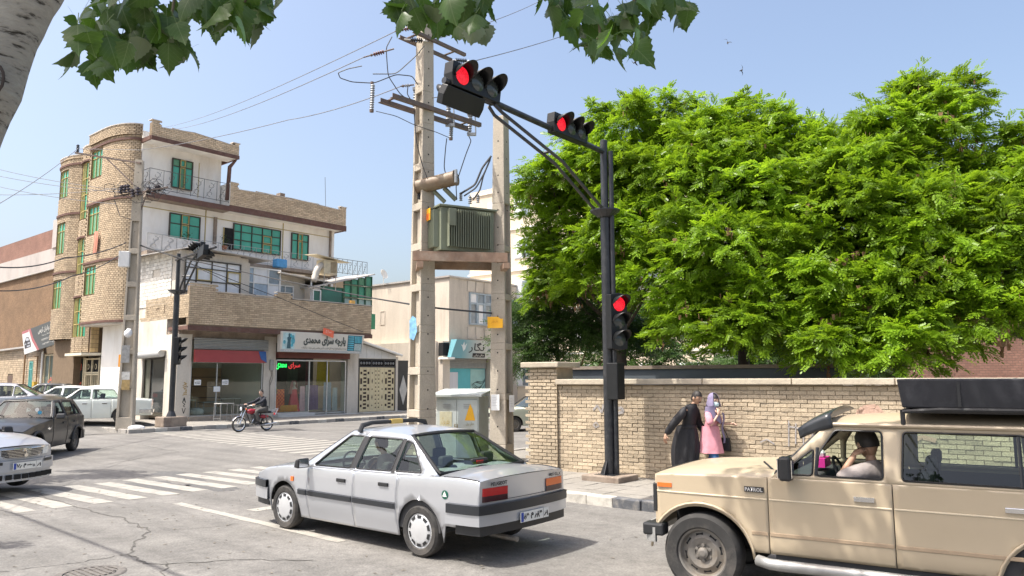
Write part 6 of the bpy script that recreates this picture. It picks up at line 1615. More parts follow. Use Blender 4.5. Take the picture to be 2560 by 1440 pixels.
def rot_frames(d, up):
    """frames with x along d and z near up"""
    d = d / np.linalg.norm(d, axis=1, keepdims=True)
    y = np.cross(up, d); y /= (np.linalg.norm(y, axis=1, keepdims=True) + 1e-9)
    z = np.cross(d, y)
    return np.stack([d, y, z], 2)
def make_crown(name, lobes, mat_, parent, origin, dens, tmpl, nleaf=13, slen=.62, flat=.45, seed=1, inner=.25):
    r = np.random.default_rng(seed)
    C = []; D_ = []; W_ = []; Vn = []
    for (x, y, z, R) in lobes:
        n = int(dens * R * R)
        v = r.normal(size=(n, 3)); v /= np.linalg.norm(v, axis=1, keepdims=True)
        v[:, 2] = np.where(v[:, 2] < -.55, -v[:, 2], v[:, 2])
        rr = R * np.where(r.random(n) < inner, r.uniform(.3, .75, n), r.uniform(.72, 1.02, n))
        p = np.array([x, y, z]) + v * rr[:, None] * np.array([1.1, 1.0, .76])
        d = v * np.array([1, 1, .35]) + r.normal(size=(n, 3)) * .35; d[:, 2] = d[:, 2] * .8 + r.normal(size=n) * .25
        C.append(p); Vn.append(v); D_.append(d); W_.append(r.uniform(-.16, .2, n) + r.uniform(-.14, .14))
    C = np.concatenate(C); D_ = np.concatenate(D_); W_ = np.concatenate(W_); n = len(C)
    v_all = np.concatenate(Vn)
    # each spray: nleaf leaves along a drooping twig
    t = np.linspace(0.05, 1, nleaf)
    up = np.tile([0, 0, 1.], (n, 1)) + v_all * .55 + r.normal(size=(n, 3)) * .36
    F = rot_frames(D_, up)
    L = slen * r.uniform(.65, 1.25, n)
    pos = np.zeros((n, nleaf, 3)); pos[:, :, 0] = (t[None] - .55) * L[:, None]; pos[:, :, 2] = -.24 * (t[None] ** 2) * L[:, None]
    side = np.where(np.arange(nleaf) % 2 == 0, 1, -1)
    pw = np.einsum('nij,nkj->nki', F, pos) + C[:, None]
    ang = side[None] * r.uniform(.5, 1.25, (n, nleaf)) * (1 - .5 * t[None])
    ld = np.stack([np.cos(ang), np.sin(ang), r.uniform(-.38, .12, (n, nleaf))], 2)
    lw = np.einsum('nij,nkj->nki', F, ld).reshape(-1, 3)
    upl = np.repeat(up, nleaf, 0) + r.normal(size=(n * nleaf, 3)) * .45
    LF = rot_frames(lw, upl)
    sc = r.uniform(.75, 1.25, n * nleaf)
    V = np.einsum('nij,kj->nki', LF, tmpl) * sc[:, None, None] + pw.reshape(-1, 1, 3)
    m = len(tmpl)
    Vf = V.reshape(-1, 3) - np.array(origin)
    Q = np.arange(len(Vf)).reshape(-1, 4)
    o = np_mesh(name, Vf, Q, mat_, parent)
    a = o.data.attributes.new('rnd', 'FLOAT', 'POINT')
    w = np.repeat(np.repeat(W_, nleaf) + r.uniform(-.14, .14, n * nleaf), m)
    a.data.foreach_set('value', w.astype(np.float32))
    return o
def limb(parent, origin, pts, r0, r1, name='limb', m=None):
    mb = MB(); P_ = [V3(p) - V3(origin) for p in pts]; out = []
    n = 6
    for i in range(len(P_) - 1):
        for k in range(n):
            t = k / n; p = P_[i].lerp(P_[i + 1], t); out.append(p + V3((noise.noise(p * 1.3), noise.noise(p * 1.3 + V3((5, 0, 0))), 0)) * .08)
    out.append(P_[-1]); R = [r0 + (r1 - r0) * i / (len(out) - 1) for i in range(len(out))]
    mb.tube(out, R, 8); return mb.build(name, m or BARK, parent, smooth=True)
LOBES = {
 1: [(3.09, 19.5, 8.55, 1.03), (4.36, 19.5, 8.6, .92), (2.06, 19, 7.33, 1.2), (.93, 19, 7.13, .8), (.48, 19.5, 6.62, .62), (3.4, 18.5, 6.78, 1.36), (2.7, 18, 5.38, 1.1), (.69, 19.8, 5.6, .55), (1.58, 19.5, 6.3, .8), (2.0, 18.8, 4.52, .95), (3.34, 17.5, 4.16, 1.15), (1.3, 20, 4.6, .75), (1.25, 19.7, 5.1, .8), (2.2, 19.2, 5.6, 1.0), (.95, 20, 4.2, .6), (2.6, 19.3, 6.6, 1.3), (3.6, 19.6, 7.4, 1.3), (4.0, 18.4, 5.4, 1.2)],
 2: [(5.54, 18.5, 8.0, 1.02), (6.65, 18, 7.84, .9), (4.53, 17.5, 6.43, 1.25), (5.85, 17, 6.11, 1.3), (4.57, 16.5, 4.74, 1.3), (6.15, 16.5, 4.64, 1.25), (3.83, 16.5, 3.2, .85), (5.05, 16, 3.05, 1.15), (5.2, 17.8, 7.1, 1.3), (6.3, 18, 6.8, 1.3), (4.4, 17.2, 3.6, 1.1), (5.6, 16.6, 3.3, 1.1), (6.6, 17.2, 5.4, 1.2)],
 3: [(7.59, 17.5, 7.28, .95), (8.79, 17, 7.7, 1.05), (9.45, 17, 8.5, .6), (10.45, 17, 8.6, .5), (9.6, 16.5, 7.45, .95), (7.29, 16, 5.52, 1.3), (8.47, 15.5, 5.23, 1.25), (6.73, 15.5, 3.74, 1.15), (7.78, 15, 3.68, 1.1), (6.29, 15, 2.6, .8), (7.38, 14.5, 2.55, .9), (8.0, 16.9, 6.6, 1.3), (8.9, 16.8, 6.4, 1.3), (6.6, 15.6, 3.0, 1.0), (8.3, 15.2, 3.0, 1.1), (7.9, 16.6, 4.6, 1.2)],
 4: [(10.4, 16, 6.4, .74), (11.3, 16, 7.1, .7), (9.28, 15, 4.64, 1.05), (10.4, 15, 5.29, 1.08), (9.0, 14.5, 3.2, .95), (10.04, 14.5, 3.3, .95), (11.85, 15.5, 5.9, 1.2), (11.46, 15, 3.99, 1.15), (9.9, 15.8, 5.6, 1.2), (9.7, 14.9, 4.0, 1.1), (10.8, 15.4, 4.6, 1.1), (8.6, 14.9, 3.9, 1.0)],
 5: [(.55, 21, 3.69, .88), (1.4, 20.5, 3.22, .97), (.64, 20.5, 2.58, .76), (2.31, 20, 3.29, .95), (1.77, 21, 4.13, .77), (3.15, 20, 3.08, .84), (.11, 21.5, 3.16, .55)]}
for k, (bx, by, lab) in {1: (2.6, 19.2, 'bright green locust tree rising behind the bracket arm and pole'), 2: (5.2, 17.6, 'wide locust tree with low boughs behind the walking couple'), 3: (8.2, 16.4, 'tallest locust tree with a feathery peak behind the off-roader'), 4: (10.6, 15.6, 'locust tree cut by the right picture edge')}.items():
    o = thing('locust_tree', lab, 'tree', (bx, by, 0), 0, 'locust trees behind the wall')
    lb = [(x, y, z, R) for x, y, z, R in LOBES[k]]
    extra = []
    rr = random.Random(k)
    for (x, y, z, R) in lb:        # small sprigs breaking the outline
        for _ in range(3):
            a, e = rr.uniform(0, 2 * pi), rr.uniform(.1, 1.4); extra.append((x + R * 1.0 * cos(a) * cos(e), y + R * .8 * sin(a) * cos(e), z + R * .95 * sin(e), R * .32))
    make_crown('crown', lb + extra, LOC, o, (bx, by, 0), 185, LT, seed=k, nleaf=10, slen=.42)
    limb(o, (bx, by, 0), [(bx, by, -.1), (bx + .15, by + .1, 2.2), (bx + .1, by + .2, 4.6)], .17, .1, 'trunk')
    for (x, y, z, R) in lb: limb(o, (bx, by, 0), [(bx + .1, by + .1, 2.0 + .25 * min(z, 6)), ((bx + x) / 2, (by + y) / 2 + .2, (2.6 + z) / 2 + .2), (x, y + .1, z + .2)], .06, .015)
    # hanging dry pods
    n = 420; r = np.random.default_rng(k + 40); sel = r.integers(0, len(lb), n); L_ = np.array(lb)[sel]
    v = r.normal(size=(n, 3)); v /= np.linalg.norm(v, axis=1, keepdims=True); v[:, 1] = -np.abs(v[:, 1])
    cl = L_[:, :3] + v * L_[:, 3:] * .8
    cl = cl[r.integers(0, 60, n)] + r.normal(size=(n, 3)) * .07
    h = r.uniform(.07, .13, n); wv = r.normal(size=(n, 3)) * .02; wv[:, 2] = 0
    q = np.stack([cl - wv, cl + wv, cl + wv * .6 - np.stack([h * 0, h * 0, h], 1), cl - wv * .6 - np.stack([h * 0, h * 0, h], 1)], 1)
    tag(np_mesh('seed_pods', q.reshape(-1, 3) - np.array((bx, by, 0)), np.arange(n * 4).reshape(-1, 4), PODM, o), kind='stuff')
o = thing('willow_shrub', 'dim narrow-leaved bushy tree in the shade behind the wall pillar', 'tree', (1.4, 20.6, 0))
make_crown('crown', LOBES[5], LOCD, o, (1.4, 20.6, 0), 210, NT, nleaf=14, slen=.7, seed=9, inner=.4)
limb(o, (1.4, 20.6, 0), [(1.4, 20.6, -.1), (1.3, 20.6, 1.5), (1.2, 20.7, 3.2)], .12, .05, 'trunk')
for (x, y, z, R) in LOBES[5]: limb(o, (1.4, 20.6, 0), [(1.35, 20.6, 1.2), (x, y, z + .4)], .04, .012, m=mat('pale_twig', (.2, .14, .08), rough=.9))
# distant greenery closing the gaps under the crowns, beyond the garden
o = thing('far_tree', 'dark far tree closing the gap beneath the locust crowns', 'tree', (9.5, 27, 0))
rr = random.Random(77)
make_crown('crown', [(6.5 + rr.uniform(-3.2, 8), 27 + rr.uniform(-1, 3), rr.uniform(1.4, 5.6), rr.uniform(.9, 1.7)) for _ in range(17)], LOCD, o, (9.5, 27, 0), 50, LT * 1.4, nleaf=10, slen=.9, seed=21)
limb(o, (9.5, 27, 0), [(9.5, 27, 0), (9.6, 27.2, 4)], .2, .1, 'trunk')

rh = thing('far_house', 'pinkish brick house glimpsed past the trees at the right edge', 'building', (17, 24, 0), -20)
B('wall', BR2, rh, -4, 5, 0, 6, 0, 4.2); B('roof', CONC, rh, -4.3, 5.3, -.3, 6.3, 4.2, 4.4)
# ------------------------------------------------------------ the poplar over the photographer
PBARK = bpy.data.materials.new('poplar_bark'); PBARK.use_nodes = True
_n = PBARK.node_tree.nodes; _l = PBARK.node_tree.links
_g = _n.new('ShaderNodeNewGeometry'); _mp = _n.new('ShaderNodeMapping'); _mp.inputs['Rotation'].default_value = (0, rad(28), 0); _mp.inputs['Scale'].default_value = (5, 5, 22)
_l.new(_g.outputs['Position'], _mp.inputs[0])
_a = _n.new('ShaderNodeTexNoise'); _a.inputs['Scale'].default_value = 1.6; _a.inputs['Detail'].default_value = 8; _a.inputs['Roughness'].default_value = .7; _l.new(_mp.outputs[0], _a.inputs[0])
_r = _n.new('ShaderNodeValToRGB'); _r.color_ramp.elements[0].position = .38; _r.color_ramp.elements[0].color = (.03, .026, .02, 1); _r.color_ramp.elements[1].position = .46; _r.color_ramp.elements[1].color = (.30, .29, .26, 1)
_e = _r.color_ramp.elements.new(.7); _e.color = (.40, .39, .345, 1)
_l.new(_a.outputs[0], _r.inputs[0]); _l.new(_r.outputs[0], _n['Principled BSDF'].inputs['Base Color']); _n['Principled BSDF'].inputs['Roughness'].default_value = .85
_b = _n.new('ShaderNodeBump'); _b.inputs['Strength'].default_value = .8; _b.inputs['Distance'].default_value = .02; _l.new(_a.outputs[0], _b.inputs['Height']); _l.new(_b.outputs[0], _n['Principled BSDF'].inputs['Normal'])
po = thing('poplar_tree', 'leaning pale-barked poplar at the left edge with large toothed leaves hanging in from above', 'tree', (-2.75, 3.2, 0))
O_ = (-2.75, 3.2, 0)
mb = MB()
ax = [V3((-2.75, 3.2, 0)), V3((-2.62, 3.15, 1.2)), V3((-2.46, 3.08, 2.4)), V3((-2.25, 3.02, 3.1)), V3((-2.02, 2.95, 3.6)), V3((-1.75, 2.9, 4.05)), V3((-1.3, 2.9, 4.9)), V3((-.6, 3.1, 6.2)), V3((.2, 3.6, 7.4))]
dn = []
for i in range(len(ax) - 1):
    for k in range(10): dn.append(ax[i].lerp(ax[i + 1], k / 10))
dn.append(ax[-1])
def trunk(u, v):
    i = min(len(dn) - 1, int(round(u * (len(dn) - 1)))); p = dn[i]; d = (dn[min(i + 1, len(dn) - 1)] - dn[max(i - 1, 0)]).normalized()
    n_ = V3((1, 0, 0)); n_ = (n_ - d * n_.dot(d)).normalized(); b_ = d.cross(n_)
    a = 2 * pi * v; r_ = .165 - .09 * u
    q = n_ * cos(a) + b_ * sin(a)
    pp = p + q * r_
    r_ *= 1 + .10 * noise.noise(pp * 3.0) + .05 * noise.noise(pp * 11)
    kn = (pp - V3((-2.06, 2.95, 3.25))).length; r_ += .03 * math.exp(-(kn / .1) ** 2)
    return tuple(p + q * r_ - V3(O_))
mb.grid(trunk, len(dn) - 1, 40); mb.build('trunk', PBARK, po, smooth=True)
mb = MB()
kc = V3((-2.03, 2.86, 3.27)) - V3(O_)
for k in range(2): mb.tube([kc + V3((cos(t) * (.028 + .018 * k), -.01 * k * 0 - .015 + .008 * k, sin(t) * (.04 + .024 * k))) for t in np.linspace(0, 2 * pi, 15)], .006, 5)
mb.ball(kc, (.022, .02, .035), 8, 6); mb.build('branch_scar', flat('scar_dark', (.05, .04, .035), .9), po)
PLEAF = leafmat('poplar_leaf', (.042, .085, .018), (.10, .21, .02), var=.3, scale=6, rough=.38, tw=.33)
PLEAFP = leafmat('poplar_leaf_pale', (.16, .2, .12), (.08, .14, .04), var=.2, scale=6, rough=.6, tw=.2)
def poplar_mesh(seed):
    r = random.Random(seed)
    half = [(0, 0), (.10, -.02), (.22, .03), (.33, .10), (.46, .16), (.40, .24), (.47, .34), (.36, .40), (.40, .50), (.29, .56), (.30, .66), (.20, .73), (.17, .83), (.08, .9), (0, 1.08)]
    half = [(a * (1 + r.uniform(-.08, .08)), b) for a, b in half]
    vs = []; fs = []
    fold = r.uniform(.1, .5); bend = r.uniform(-.35, .35); wv = r.uniform(-.1, .1)
    zf = lambda x, y: abs(x) * fold + bend * (y - .4) ** 2 + wv * sin(y * 7) * abs(x)
    n = len(half)
    for a, b in half: vs.append((0, b, zf(0, b)))
    for sgn in (-1, 1):
        o = len(vs)
        for a, b in half: vs.append((sgn * a, b, zf(a, b)))
        for i in range(n - 1):
            f = (i, i + 1, o + i + 1, o + i); fs.append(f if sgn < 0 else f[::-1])
    st = len(vs); vs += [(-.012, 0, 0), (.012, 0, 0), (.012, -.5, .12), (-.012, -.5, .12)]; fs.append((st, st + 1, st + 2, st + 3))
    me = bpy.data.meshes.new('leaf'); me.from_pydata(vs, [], fs); me.polygons.foreach_set('use_smooth', [True] * len(fs)); me.update()
    return me
for m_ in (PLEAF, PLEAFP):      # paler midrib and side veins in leaf coordinates
    N = m_.node_tree.nodes; L = m_.node_tree.links; p = N['Principled BSDF']; src = p.inputs['Base Color'].links[0].from_socket
    tc = N.new('ShaderNodeTexCoord'); sx = N.new('ShaderNodeSeparateXYZ'); L.new(tc.outputs['Object'], sx.inputs[0])
    def mth(op, a, b=None):
        n = N.new('ShaderNodeMath'); n.operation = op
        for i, v in enumerate((a, b)):
            if v is None: continue
            if isinstance(v, (int, float)): n.inputs[i].default_value = v
            else: L.new(v, n.inputs[i])
        return n.outputs[0]
    ax_ = mth('ABSOLUTE', sx.outputs[0]); mid = mth('LESS_THAN', ax_, .014)
    side = mth('LESS_THAN', mth('FRACT', mth('MULTIPLY', mth('SUBTRACT', sx.outputs[1], mth('MULTIPLY', ax_, .9)), 6.5)), .10)
    mx = N.new('ShaderNodeMix'); mx.data_type = 'RGBA'; L.new(mth('MULTIPLY', mth('MAXIMUM', mid, mth('MULTIPLY', side, .55)), .7), mx.inputs[0]); L.new(src, mx.inputs[6]); mx.inputs[7].default_value = (.14, .19, .08, 1); L.new(mx.outputs[2], p.inputs['Base Color'])
pm = [poplar_mesh(k) for k in range(7)]
for i, m_ in enumerate(pm): m_.materials.append(PLEAFP if i == 6 else PLEAF)
CL = [(-1.20, 2.22, 3.20, .145, .12, 66), (-1.07, 2.25, 3.18, .10, .09, 26), (-1.22, 2.1, 3.05, .07, .07, 10), (-.85, 2.25, 3.25, .125, .07, 42), (-.92, 2.2, 3.27, .08, .05, 14), (-.22, 2.3, 3.29, .155, .055, 40), (-.145, 2.2, 3.18, .08, .04, 12), (-.33, 2.25, 3.23, .06, .05, 9), (.16, 2.2, 3.24, .10, .05, 17), (.24, 2.25, 3.2, .08, .08, 18), (.35, 2.2, 3.16, .08, .075, 19), (.47, 2.25, 3.25, .09, .085, 24), (.265, 2.15, 3.04, .045, .045, 3)]
rr = random.Random(12)
for (x, y, z, rx, rz_, n) in CL:
    for k in range(n):
        a = rr.uniform(0, 2 * pi); q = sqrt(rr.random())
        px_, pz_ = x + rx * q * cos(a), z + rz_ * q * sin(a); py_ = y + rr.gauss(0, .14)
        sc = (py_ / y); px_ *= sc; pz_ = 2.1 + (pz_ - 2.1) * sc
        k7 = rr.randrange(7) if rr.random() < .35 else rr.randrange(6)
        o = bpy.data.objects.new('leaf', pm[k7]); COL.objects.link(o); o.parent = po
        s_ = rr.uniform(.062, .098)
        # leaves hang tip down, blades turned every way
        M_ = Matrix.Translation(V3((px_, py_, pz_)) - V3(O_)) @ Matrix.Rotation(rr.gauss(0, 1.1), 4, 'Z') @ Matrix.Rotation(rad(-90) + rr.gauss(0, .5), 4, 'X') @ Matrix.Rotation(rr.gauss(0, .5), 4, 'Z') @ Matrix.Rotation(rr.gauss(0, .7), 4, 'Y')
        o.matrix_local = M_ @ Matrix.Scale(s_, 4) @ Matrix.Translation((0, -.1, 0))
TW = mat('twig_bark', (.12, .10, .06), rough=.8)
for a, b, c in (((-1.3, 2.5, 3.9), (-1.22, 2.25, 3.45), (-1.2, 2.2, 3.18)), ((-.95, 2.6, 3.9), (-.9, 2.3, 3.5), (-.83, 2.25, 3.27)), ((-.3, 2.6, 3.9), (-.24, 2.35, 3.55), (-.2, 2.3, 3.3)), ((.3, 2.7, 3.9), (.32, 2.3, 3.5), (.38, 2.22, 3.2)), ((.5, 2.6, 3.8), (.5, 2.3, 3.45), (.47, 2.25, 3.27)), ((.3, 2.4, 3.5), (.27, 2.25, 3.3), (.25, 2.2, 3.1)), ((-1.1, 2.5, 3.8), (-1.08, 2.3, 3.45), (-1.06, 2.25, 3.22))):
    limb(po, O_, [a, b, c], .008, .004, 'twig', TW)
for pts in ([(-1.3, 2.9, 4.9), (-1.0, 2.6, 4.4), (-1.1, 2.5, 3.85)], [(-.9, 3.0, 5.6), (0, 2.6, 4.6), (.4, 2.6, 3.85)], [(-.6, 3.1, 6.2), (.8, 4.2, 7.2), (1.8, 5.6, 7.4)]): limb(po, O_, pts, .05, .012, 'limb', PBARK)
def canopy(name, parent, origin, boxes, seed):
    """broad leaves high in the crown, outside the frame, whose shade falls on the street"""
    r = np.random.default_rng(seed); P_ = []
    for (x, y, z, rx, ry, rz_, n) in boxes:
        v = r.normal(size=(n, 3)); v /= np.linalg.norm(v, axis=1, keepdims=True); v *= r.random((n, 1)) ** .45
        P_.append(np.array([x, y, z]) + v * [rx, ry, rz_])
    P_ = np.concatenate(P_); n = len(P_)
    d = r.normal(size=(n, 3)); d[:, 2] -= .8; up = r.normal(size=(n, 3))
    F = rot_frames(d, up); s_ = r.uniform(.075, .125, n)
    T = np.array([(0, 0, 0), (.3, .45, .05), (.85, .3, .02), (1.1, 0, 0), (.85, -.3, .02), (.3, -.45, .05)])
    V = np.einsum('nij,kj->nki', F, T) * s_[:, None, None] + P_[:, None]
    b = np.arange(n)[:, None] * 6; Q = np.concatenate([b + [0, 1, 2, 3], b + [0, 3, 4, 5]])
    o = np_mesh(name, V.reshape(-1, 3) - np.array(origin), Q, PLEAF, parent); return tag(o, kind='stuff')
canopy('crown', po, O_, [(.75, 5.4, 7.0, .95, .7, .5, 1500), (-.35, 6.05, 7.0, .5, .4, .4, 330), (-.75, 6.5, 7.1, .35, .3, .3, 110), (1.9, 4.7, 7.0, .95, .8, .5, 1800), (2.7, 5.1, 7.2, .7, .6, .4, 700), (3.0, 4.2, 6.9, 1.0, .7, .5, 1500), (.3, 3.6, 6.2, .8, .5, .5, 500), (-1.2, 2.4, 5.4, .9, .7, .6, 500), (3.6, 5.0, 7.0, .6, .4, .4, 260), (-3.4, 2.6, 5.7, 1.0, .9, .5, 2200), (-2.2, 1.9, 5.4, .8, .6, .4, 1100), (-1.2, 1.95, 5.5, .8, .6, .4, 1100), (-.5, 1.9, 5.4, .6, .5, .4, 700)], 3)
p2 = thing('poplar_tree', 'street poplar past the left edge whose shade lies on the road', 'tree', (-14.5, 13.5, 0))
limb(p2, (-14.5, 13.5, 0), [(-14.5, 13.5, 0), (-14.2, 13.8, 3.5), (-13.5, 14.5, 6.5)], .17, .08, 'trunk', PBARK)
canopy('crown', p2, (-14.5, 13.5, 0), [(-12.4, 15.9, 6.6, 1.2, .5, .7, 1500), (-13.5, 15.2, 6.0, 1.2, .8, .8, 1400), (-12.4, 16.6, 6.8, .7, .3, .35, 420), (-13.2, 16.9, 6.8, .8, .35, .4, 420)], 6)
p3 = thing('poplar_tree', 'second street poplar past the left edge shading the near asphalt', 'tree', (-11.5, 8.0, 0))
limb(p3, (-11.5, 8, 0), [(-11.5, 8, 0), (-11.2, 8.2, 3), (-10.5, 8.5, 5.5)], .15, .08, 'trunk', PBARK)
canopy('crown', p3, (-11.5, 8, 0), [(-10.0, 9.0, 6.2, .75, .3, .4, 500), (-10.2, 8.3, 6.0, .7, .3, .4, 420), (-11.2, 8.4, 6, 1, .8, .8, 900)], 8)
# ------------------------------------------------------------ vehicles
def paint(name, col, metal=.0, rough=.32, dust=.25):
    return mat(name, col, rough=rough, var=.03, scale=1.5, metal=metal, coat=.7, dirt=tuple(.6 * c + .16 for c in col), dirt_amt=dust, dirt_scale=1.7, local=True)
RUB = mat('tyre_rubber', (.035, .034, .033), rough=.85, var=.25, scale=9, dirt=(.16, .14, .12), dirt_amt=.5, dirt_scale=4, local=True)
TRIM = mat('black_trim', (.02, .021, .023), rough=.45, var=.15, scale=8, local=True)
SEAL = flat('window_seal', (.012, .012, .013), .5)
CABIN = mat('cabin_grey', (.05, .05, .052), rough=.8, var=.2, scale=5, local=True)
CGLASS = glass('car_glass', (.66, .76, .70)); DGLASS = glass('car_glass_dark', (.40, .45, .43))
CHROME = flat('chrome', (.7, .7, .7), .15, 1.0)
STEELR = mat('wheel_steel', (.20, .185, .165), rough=.55, metal=.3, var=.3, scale=8, dirt=(.16, .12, .08), dirt_amt=.7, dirt_scale=6, local=True)
HUBC = mat('hubcap_silver', (.56, .57, .58), rough=.35, metal=.35, var=.06, scale=6, local=True)
REDL = flat('tail_lamp_red', (.42, .012, .015), .15); ORL = flat('indicator_orange', (.75, .16, .03), .2); SMOKE = flat('smoked_lamp', (.045, .012, .016), .15); HEADL = flat('headlamp_clear', (.6, .63, .66), .08, .3)
PLATE = flat('plate_white', (.74, .74, .7), .5); PBLUE = flat('plate_blue', (.02, .06, .35), .5)

def smooth_table(pts, w_=.14):
    xs = np.array([p[0] for p in pts]); ys = np.array([p[1] for p in pts]); g = np.linspace(xs[0] - .5, xs[-1] + .5, 900)
    v = np.interp(g, xs, ys); k = max(1, int(w_ / (g[1] - g[0]))); ker = np.ones(k) / k
    v = np.convolve(np.pad(v, k, 'edge'), ker, 'same')[k:-k]; v = np.convolve(np.pad(v, k, 'edge'), ker, 'same')[k:-k]
    return lambda x: float(np.interp(x, g, v))
def in_poly(x, y, P):
    c = False; n = len(P); j = n - 1
    for i in range(n):
        if (P[i][1] > y) != (P[j][1] > y) and x < (P[j][0] - P[i][0]) * (y - P[i][1]) / (P[j][1] - P[i][1] + 1e-12) + P[i][0]: c = not c
        j = i
    return c
def densify(P, step):
    out = []
    for i in range(len(P)):
        a, b = P[i], P[(i + 1) % len(P)]; n = max(1, int(hypot(b[0] - a[0], b[1] - a[1]) / step))
        out += [(a[0] + (b[0] - a[0]) * k / n, a[1] + (b[1] - a[1]) * k / n) for k in range(n)]
    return out
def rounded(P, r, n=4):
    out = []; m = len(P)
    for i in range(m):
        p, a, b = V3((*P[i], 0)), V3((*P[i - 1], 0)), V3((*P[(i + 1) % m], 0))
        ra = min(r, (a - p).length * .45, (b - p).length * .45); s_ = p + (a - p).normalized() * ra; e = p + (b - p).normalized() * ra
        for k in range(n + 1):
            t = k / n; q = s_.lerp(p, t).lerp(p.lerp(e, t), t); out.append((q.x, q.y))
    return out
def panel(name, poly, holes, fn, mat_, parent, sgn=1, step=.07, th=.02, extra=()):
    """sheet-metal panel: polygon in (x,z) with holes, laid on the surface y = fn(x,z) of one side (sgn)"""
    P = densify(poly, step); Hs = [densify(h, step) for h in holes]
    vs = [V3(p) for p in P]; ed = [(i, (i + 1) % len(P)) for i in range(len(P))]
    for h in Hs:
        o = len(vs); vs += [V3(p) for p in h]; ed += [(o + i, o + (i + 1) % len(h)) for i in range(len(h))]
    vs += [V3(p) for p in extra if in_poly(p[0], p[1], P) and not any(in_poly(p[0], p[1], h) for h in Hs)]; nb = len(vs)
    xs = [p[0] for p in P]; zs = [p[1] for p in P]
    x = min(xs) + step / 2; r = 0
    while x < max(xs):
        z = min(zs) + step / 2 + (r % 2) * step / 2
        while z < max(zs):
            if in_poly(x, z, P) and not any(in_poly(x, z, h) for h in Hs):
                if min(abs(x - p.x) + abs(z - p.y) for p in vs[:nb]) > step * .45: vs.append(V3((x, z)))
            z += step
        x += step; r += 1
    v2, _, f2, *_r = delaunay_2d_cdt(vs, ed, [], 0, 1e-5)
    F = []
    for f in f2:
        cx = sum(v2[i].x for i in f) / len(f); cz = sum(v2[i].y for i in f) / len(f)
        if in_poly(cx, cz, P) and not any(in_poly(cx, cz, h) for h in Hs): F.append(tuple(f) if sgn < 0 else tuple(f)[::-1])
    me = bpy.data.meshes.new(name)
    co = [(v.x, sgn * fn(v.x, v.y), v.y) for v in v2]
    me.from_pydata(co, [], F); me.materials.append(mat_)
    me.polygons.foreach_set('use_smooth', [True] * len(F))
    e = .012; up = name == 'window_frame'; N_ = []
    for v in v2:
        dx = (fn(v.x + e, v.y) - fn(v.x - e, v.y)) / (2 * e); dz = (fn(v.x, v.y + (e if up else 0)) - fn(v.x, v.y - (0 if up else e))) / e
        N_.append(V3((-dx, sgn, -dz)).normalized() if sgn > 0 else V3((-dx, -1, -dz)).normalized())
    me.normals_split_custom_set_from_vertices(N_)
    me.update()
    o = bpy.data.objects.new(name, me); COL.objects.link(o); o.parent = parent
    if th:
        md = o.modifiers.new('solid', 'SOLIDIFY'); md.thickness = th; md.offset = -1; md.use_rim = True
    return o
def wheel(parent, x, y, r, wd, style, out=1):
    o = bpy.data.objects.new('wheel', None); COL.objects.link(o); o.parent = parent; o.location = (x, y, r)
    o.rotation_euler = (0, 0, 0 if out > 0 else pi)
    k = r / .30; h = wd / 2
    ri = r * (.62 if style == 'steel' else .66)
    q = MB(); q.lathe([(ri, -h * .8), (ri * 1.06, -h * .95), (r * .9, -h), (r * .985, -h * .72), (r, -h * .4), (r, h * .4), (r * .985, h * .72), (r * .9, h), (ri * 1.06, h * .95), (ri, h * .8), (ri * .98, h * .2), (ri * .98, -h * .8)], ax='y', n=40)
    q.build('tyre', RUB, o, smooth=35)
    q = MB()
    if style == 'cap':
        q.lathe([(ri, h * .82), (ri * .93, h * .78), (ri * .88, h * .88), (ri * .6, h * .98), (0, h * 1.02)], ax='y', n=36); q.build('hubcap', HUBC, o, smooth=40)
        q = MB()
        for a in range(10):
            t = a * 2 * pi / 10; c_, s_ = cos(t), sin(t)
            pts = [(ri * .72, -.028 * k), (ri * .90, -.038 * k), (ri * .90, .038 * k), (ri * .72, .028 * k)]
            q.add([(u * s_ + v * c_, h * (.975 - .42 * max(0, u / ri - .72)), u * c_ - v * s_) for u, v in pts], [(0, 1, 2, 3)])
        tag(q.build('slots', TRIM, o), kind='stuff')
    else:
        q.lathe([(ri, h * .8), (ri * .93, h * .72), (ri * .86, h * .3), (ri * .74, h * .34), (ri * .6, h * .5), (ri * .36, h * .38), (ri * .34, h * .3), (0, h * .3)], ax='y', n=36); q.build('rim', STEELR, o, smooth=35)
        q = MB()
        for a in range(8):
            t = a * 2 * pi / 8 + .2; c_, s_ = cos(t), sin(t)
            q.add([(u * s_ + v * c_, h * .38 + (.0 if u < ri * .76 else -.01), u * c_ - v * s_) for u, v in ((ri * .69, -.028 * k), (ri * .82, -.03 * k), (ri * .82, .03 * k), (ri * .69, .028 * k))], [(0, 1, 2, 3)])
        tag(q.build('slots', DARK, o), kind='stuff')
        q = MB(); q.lathe([(ri * .24, h * .3), (ri * .22, h * .62), (ri * .12, h * .7), (0, h * .7)], ax='y', n=14)
        for a in range(6):
            t = a * pi / 3; q.lathe([(.014 * k, h * .3), (.014 * k, h * .46), (0, h * .47)], (ri * .31 * sin(t), 0, ri * .31 * cos(t)), 'y', 6)
        q.build('hub', STEELR, o)
    return o
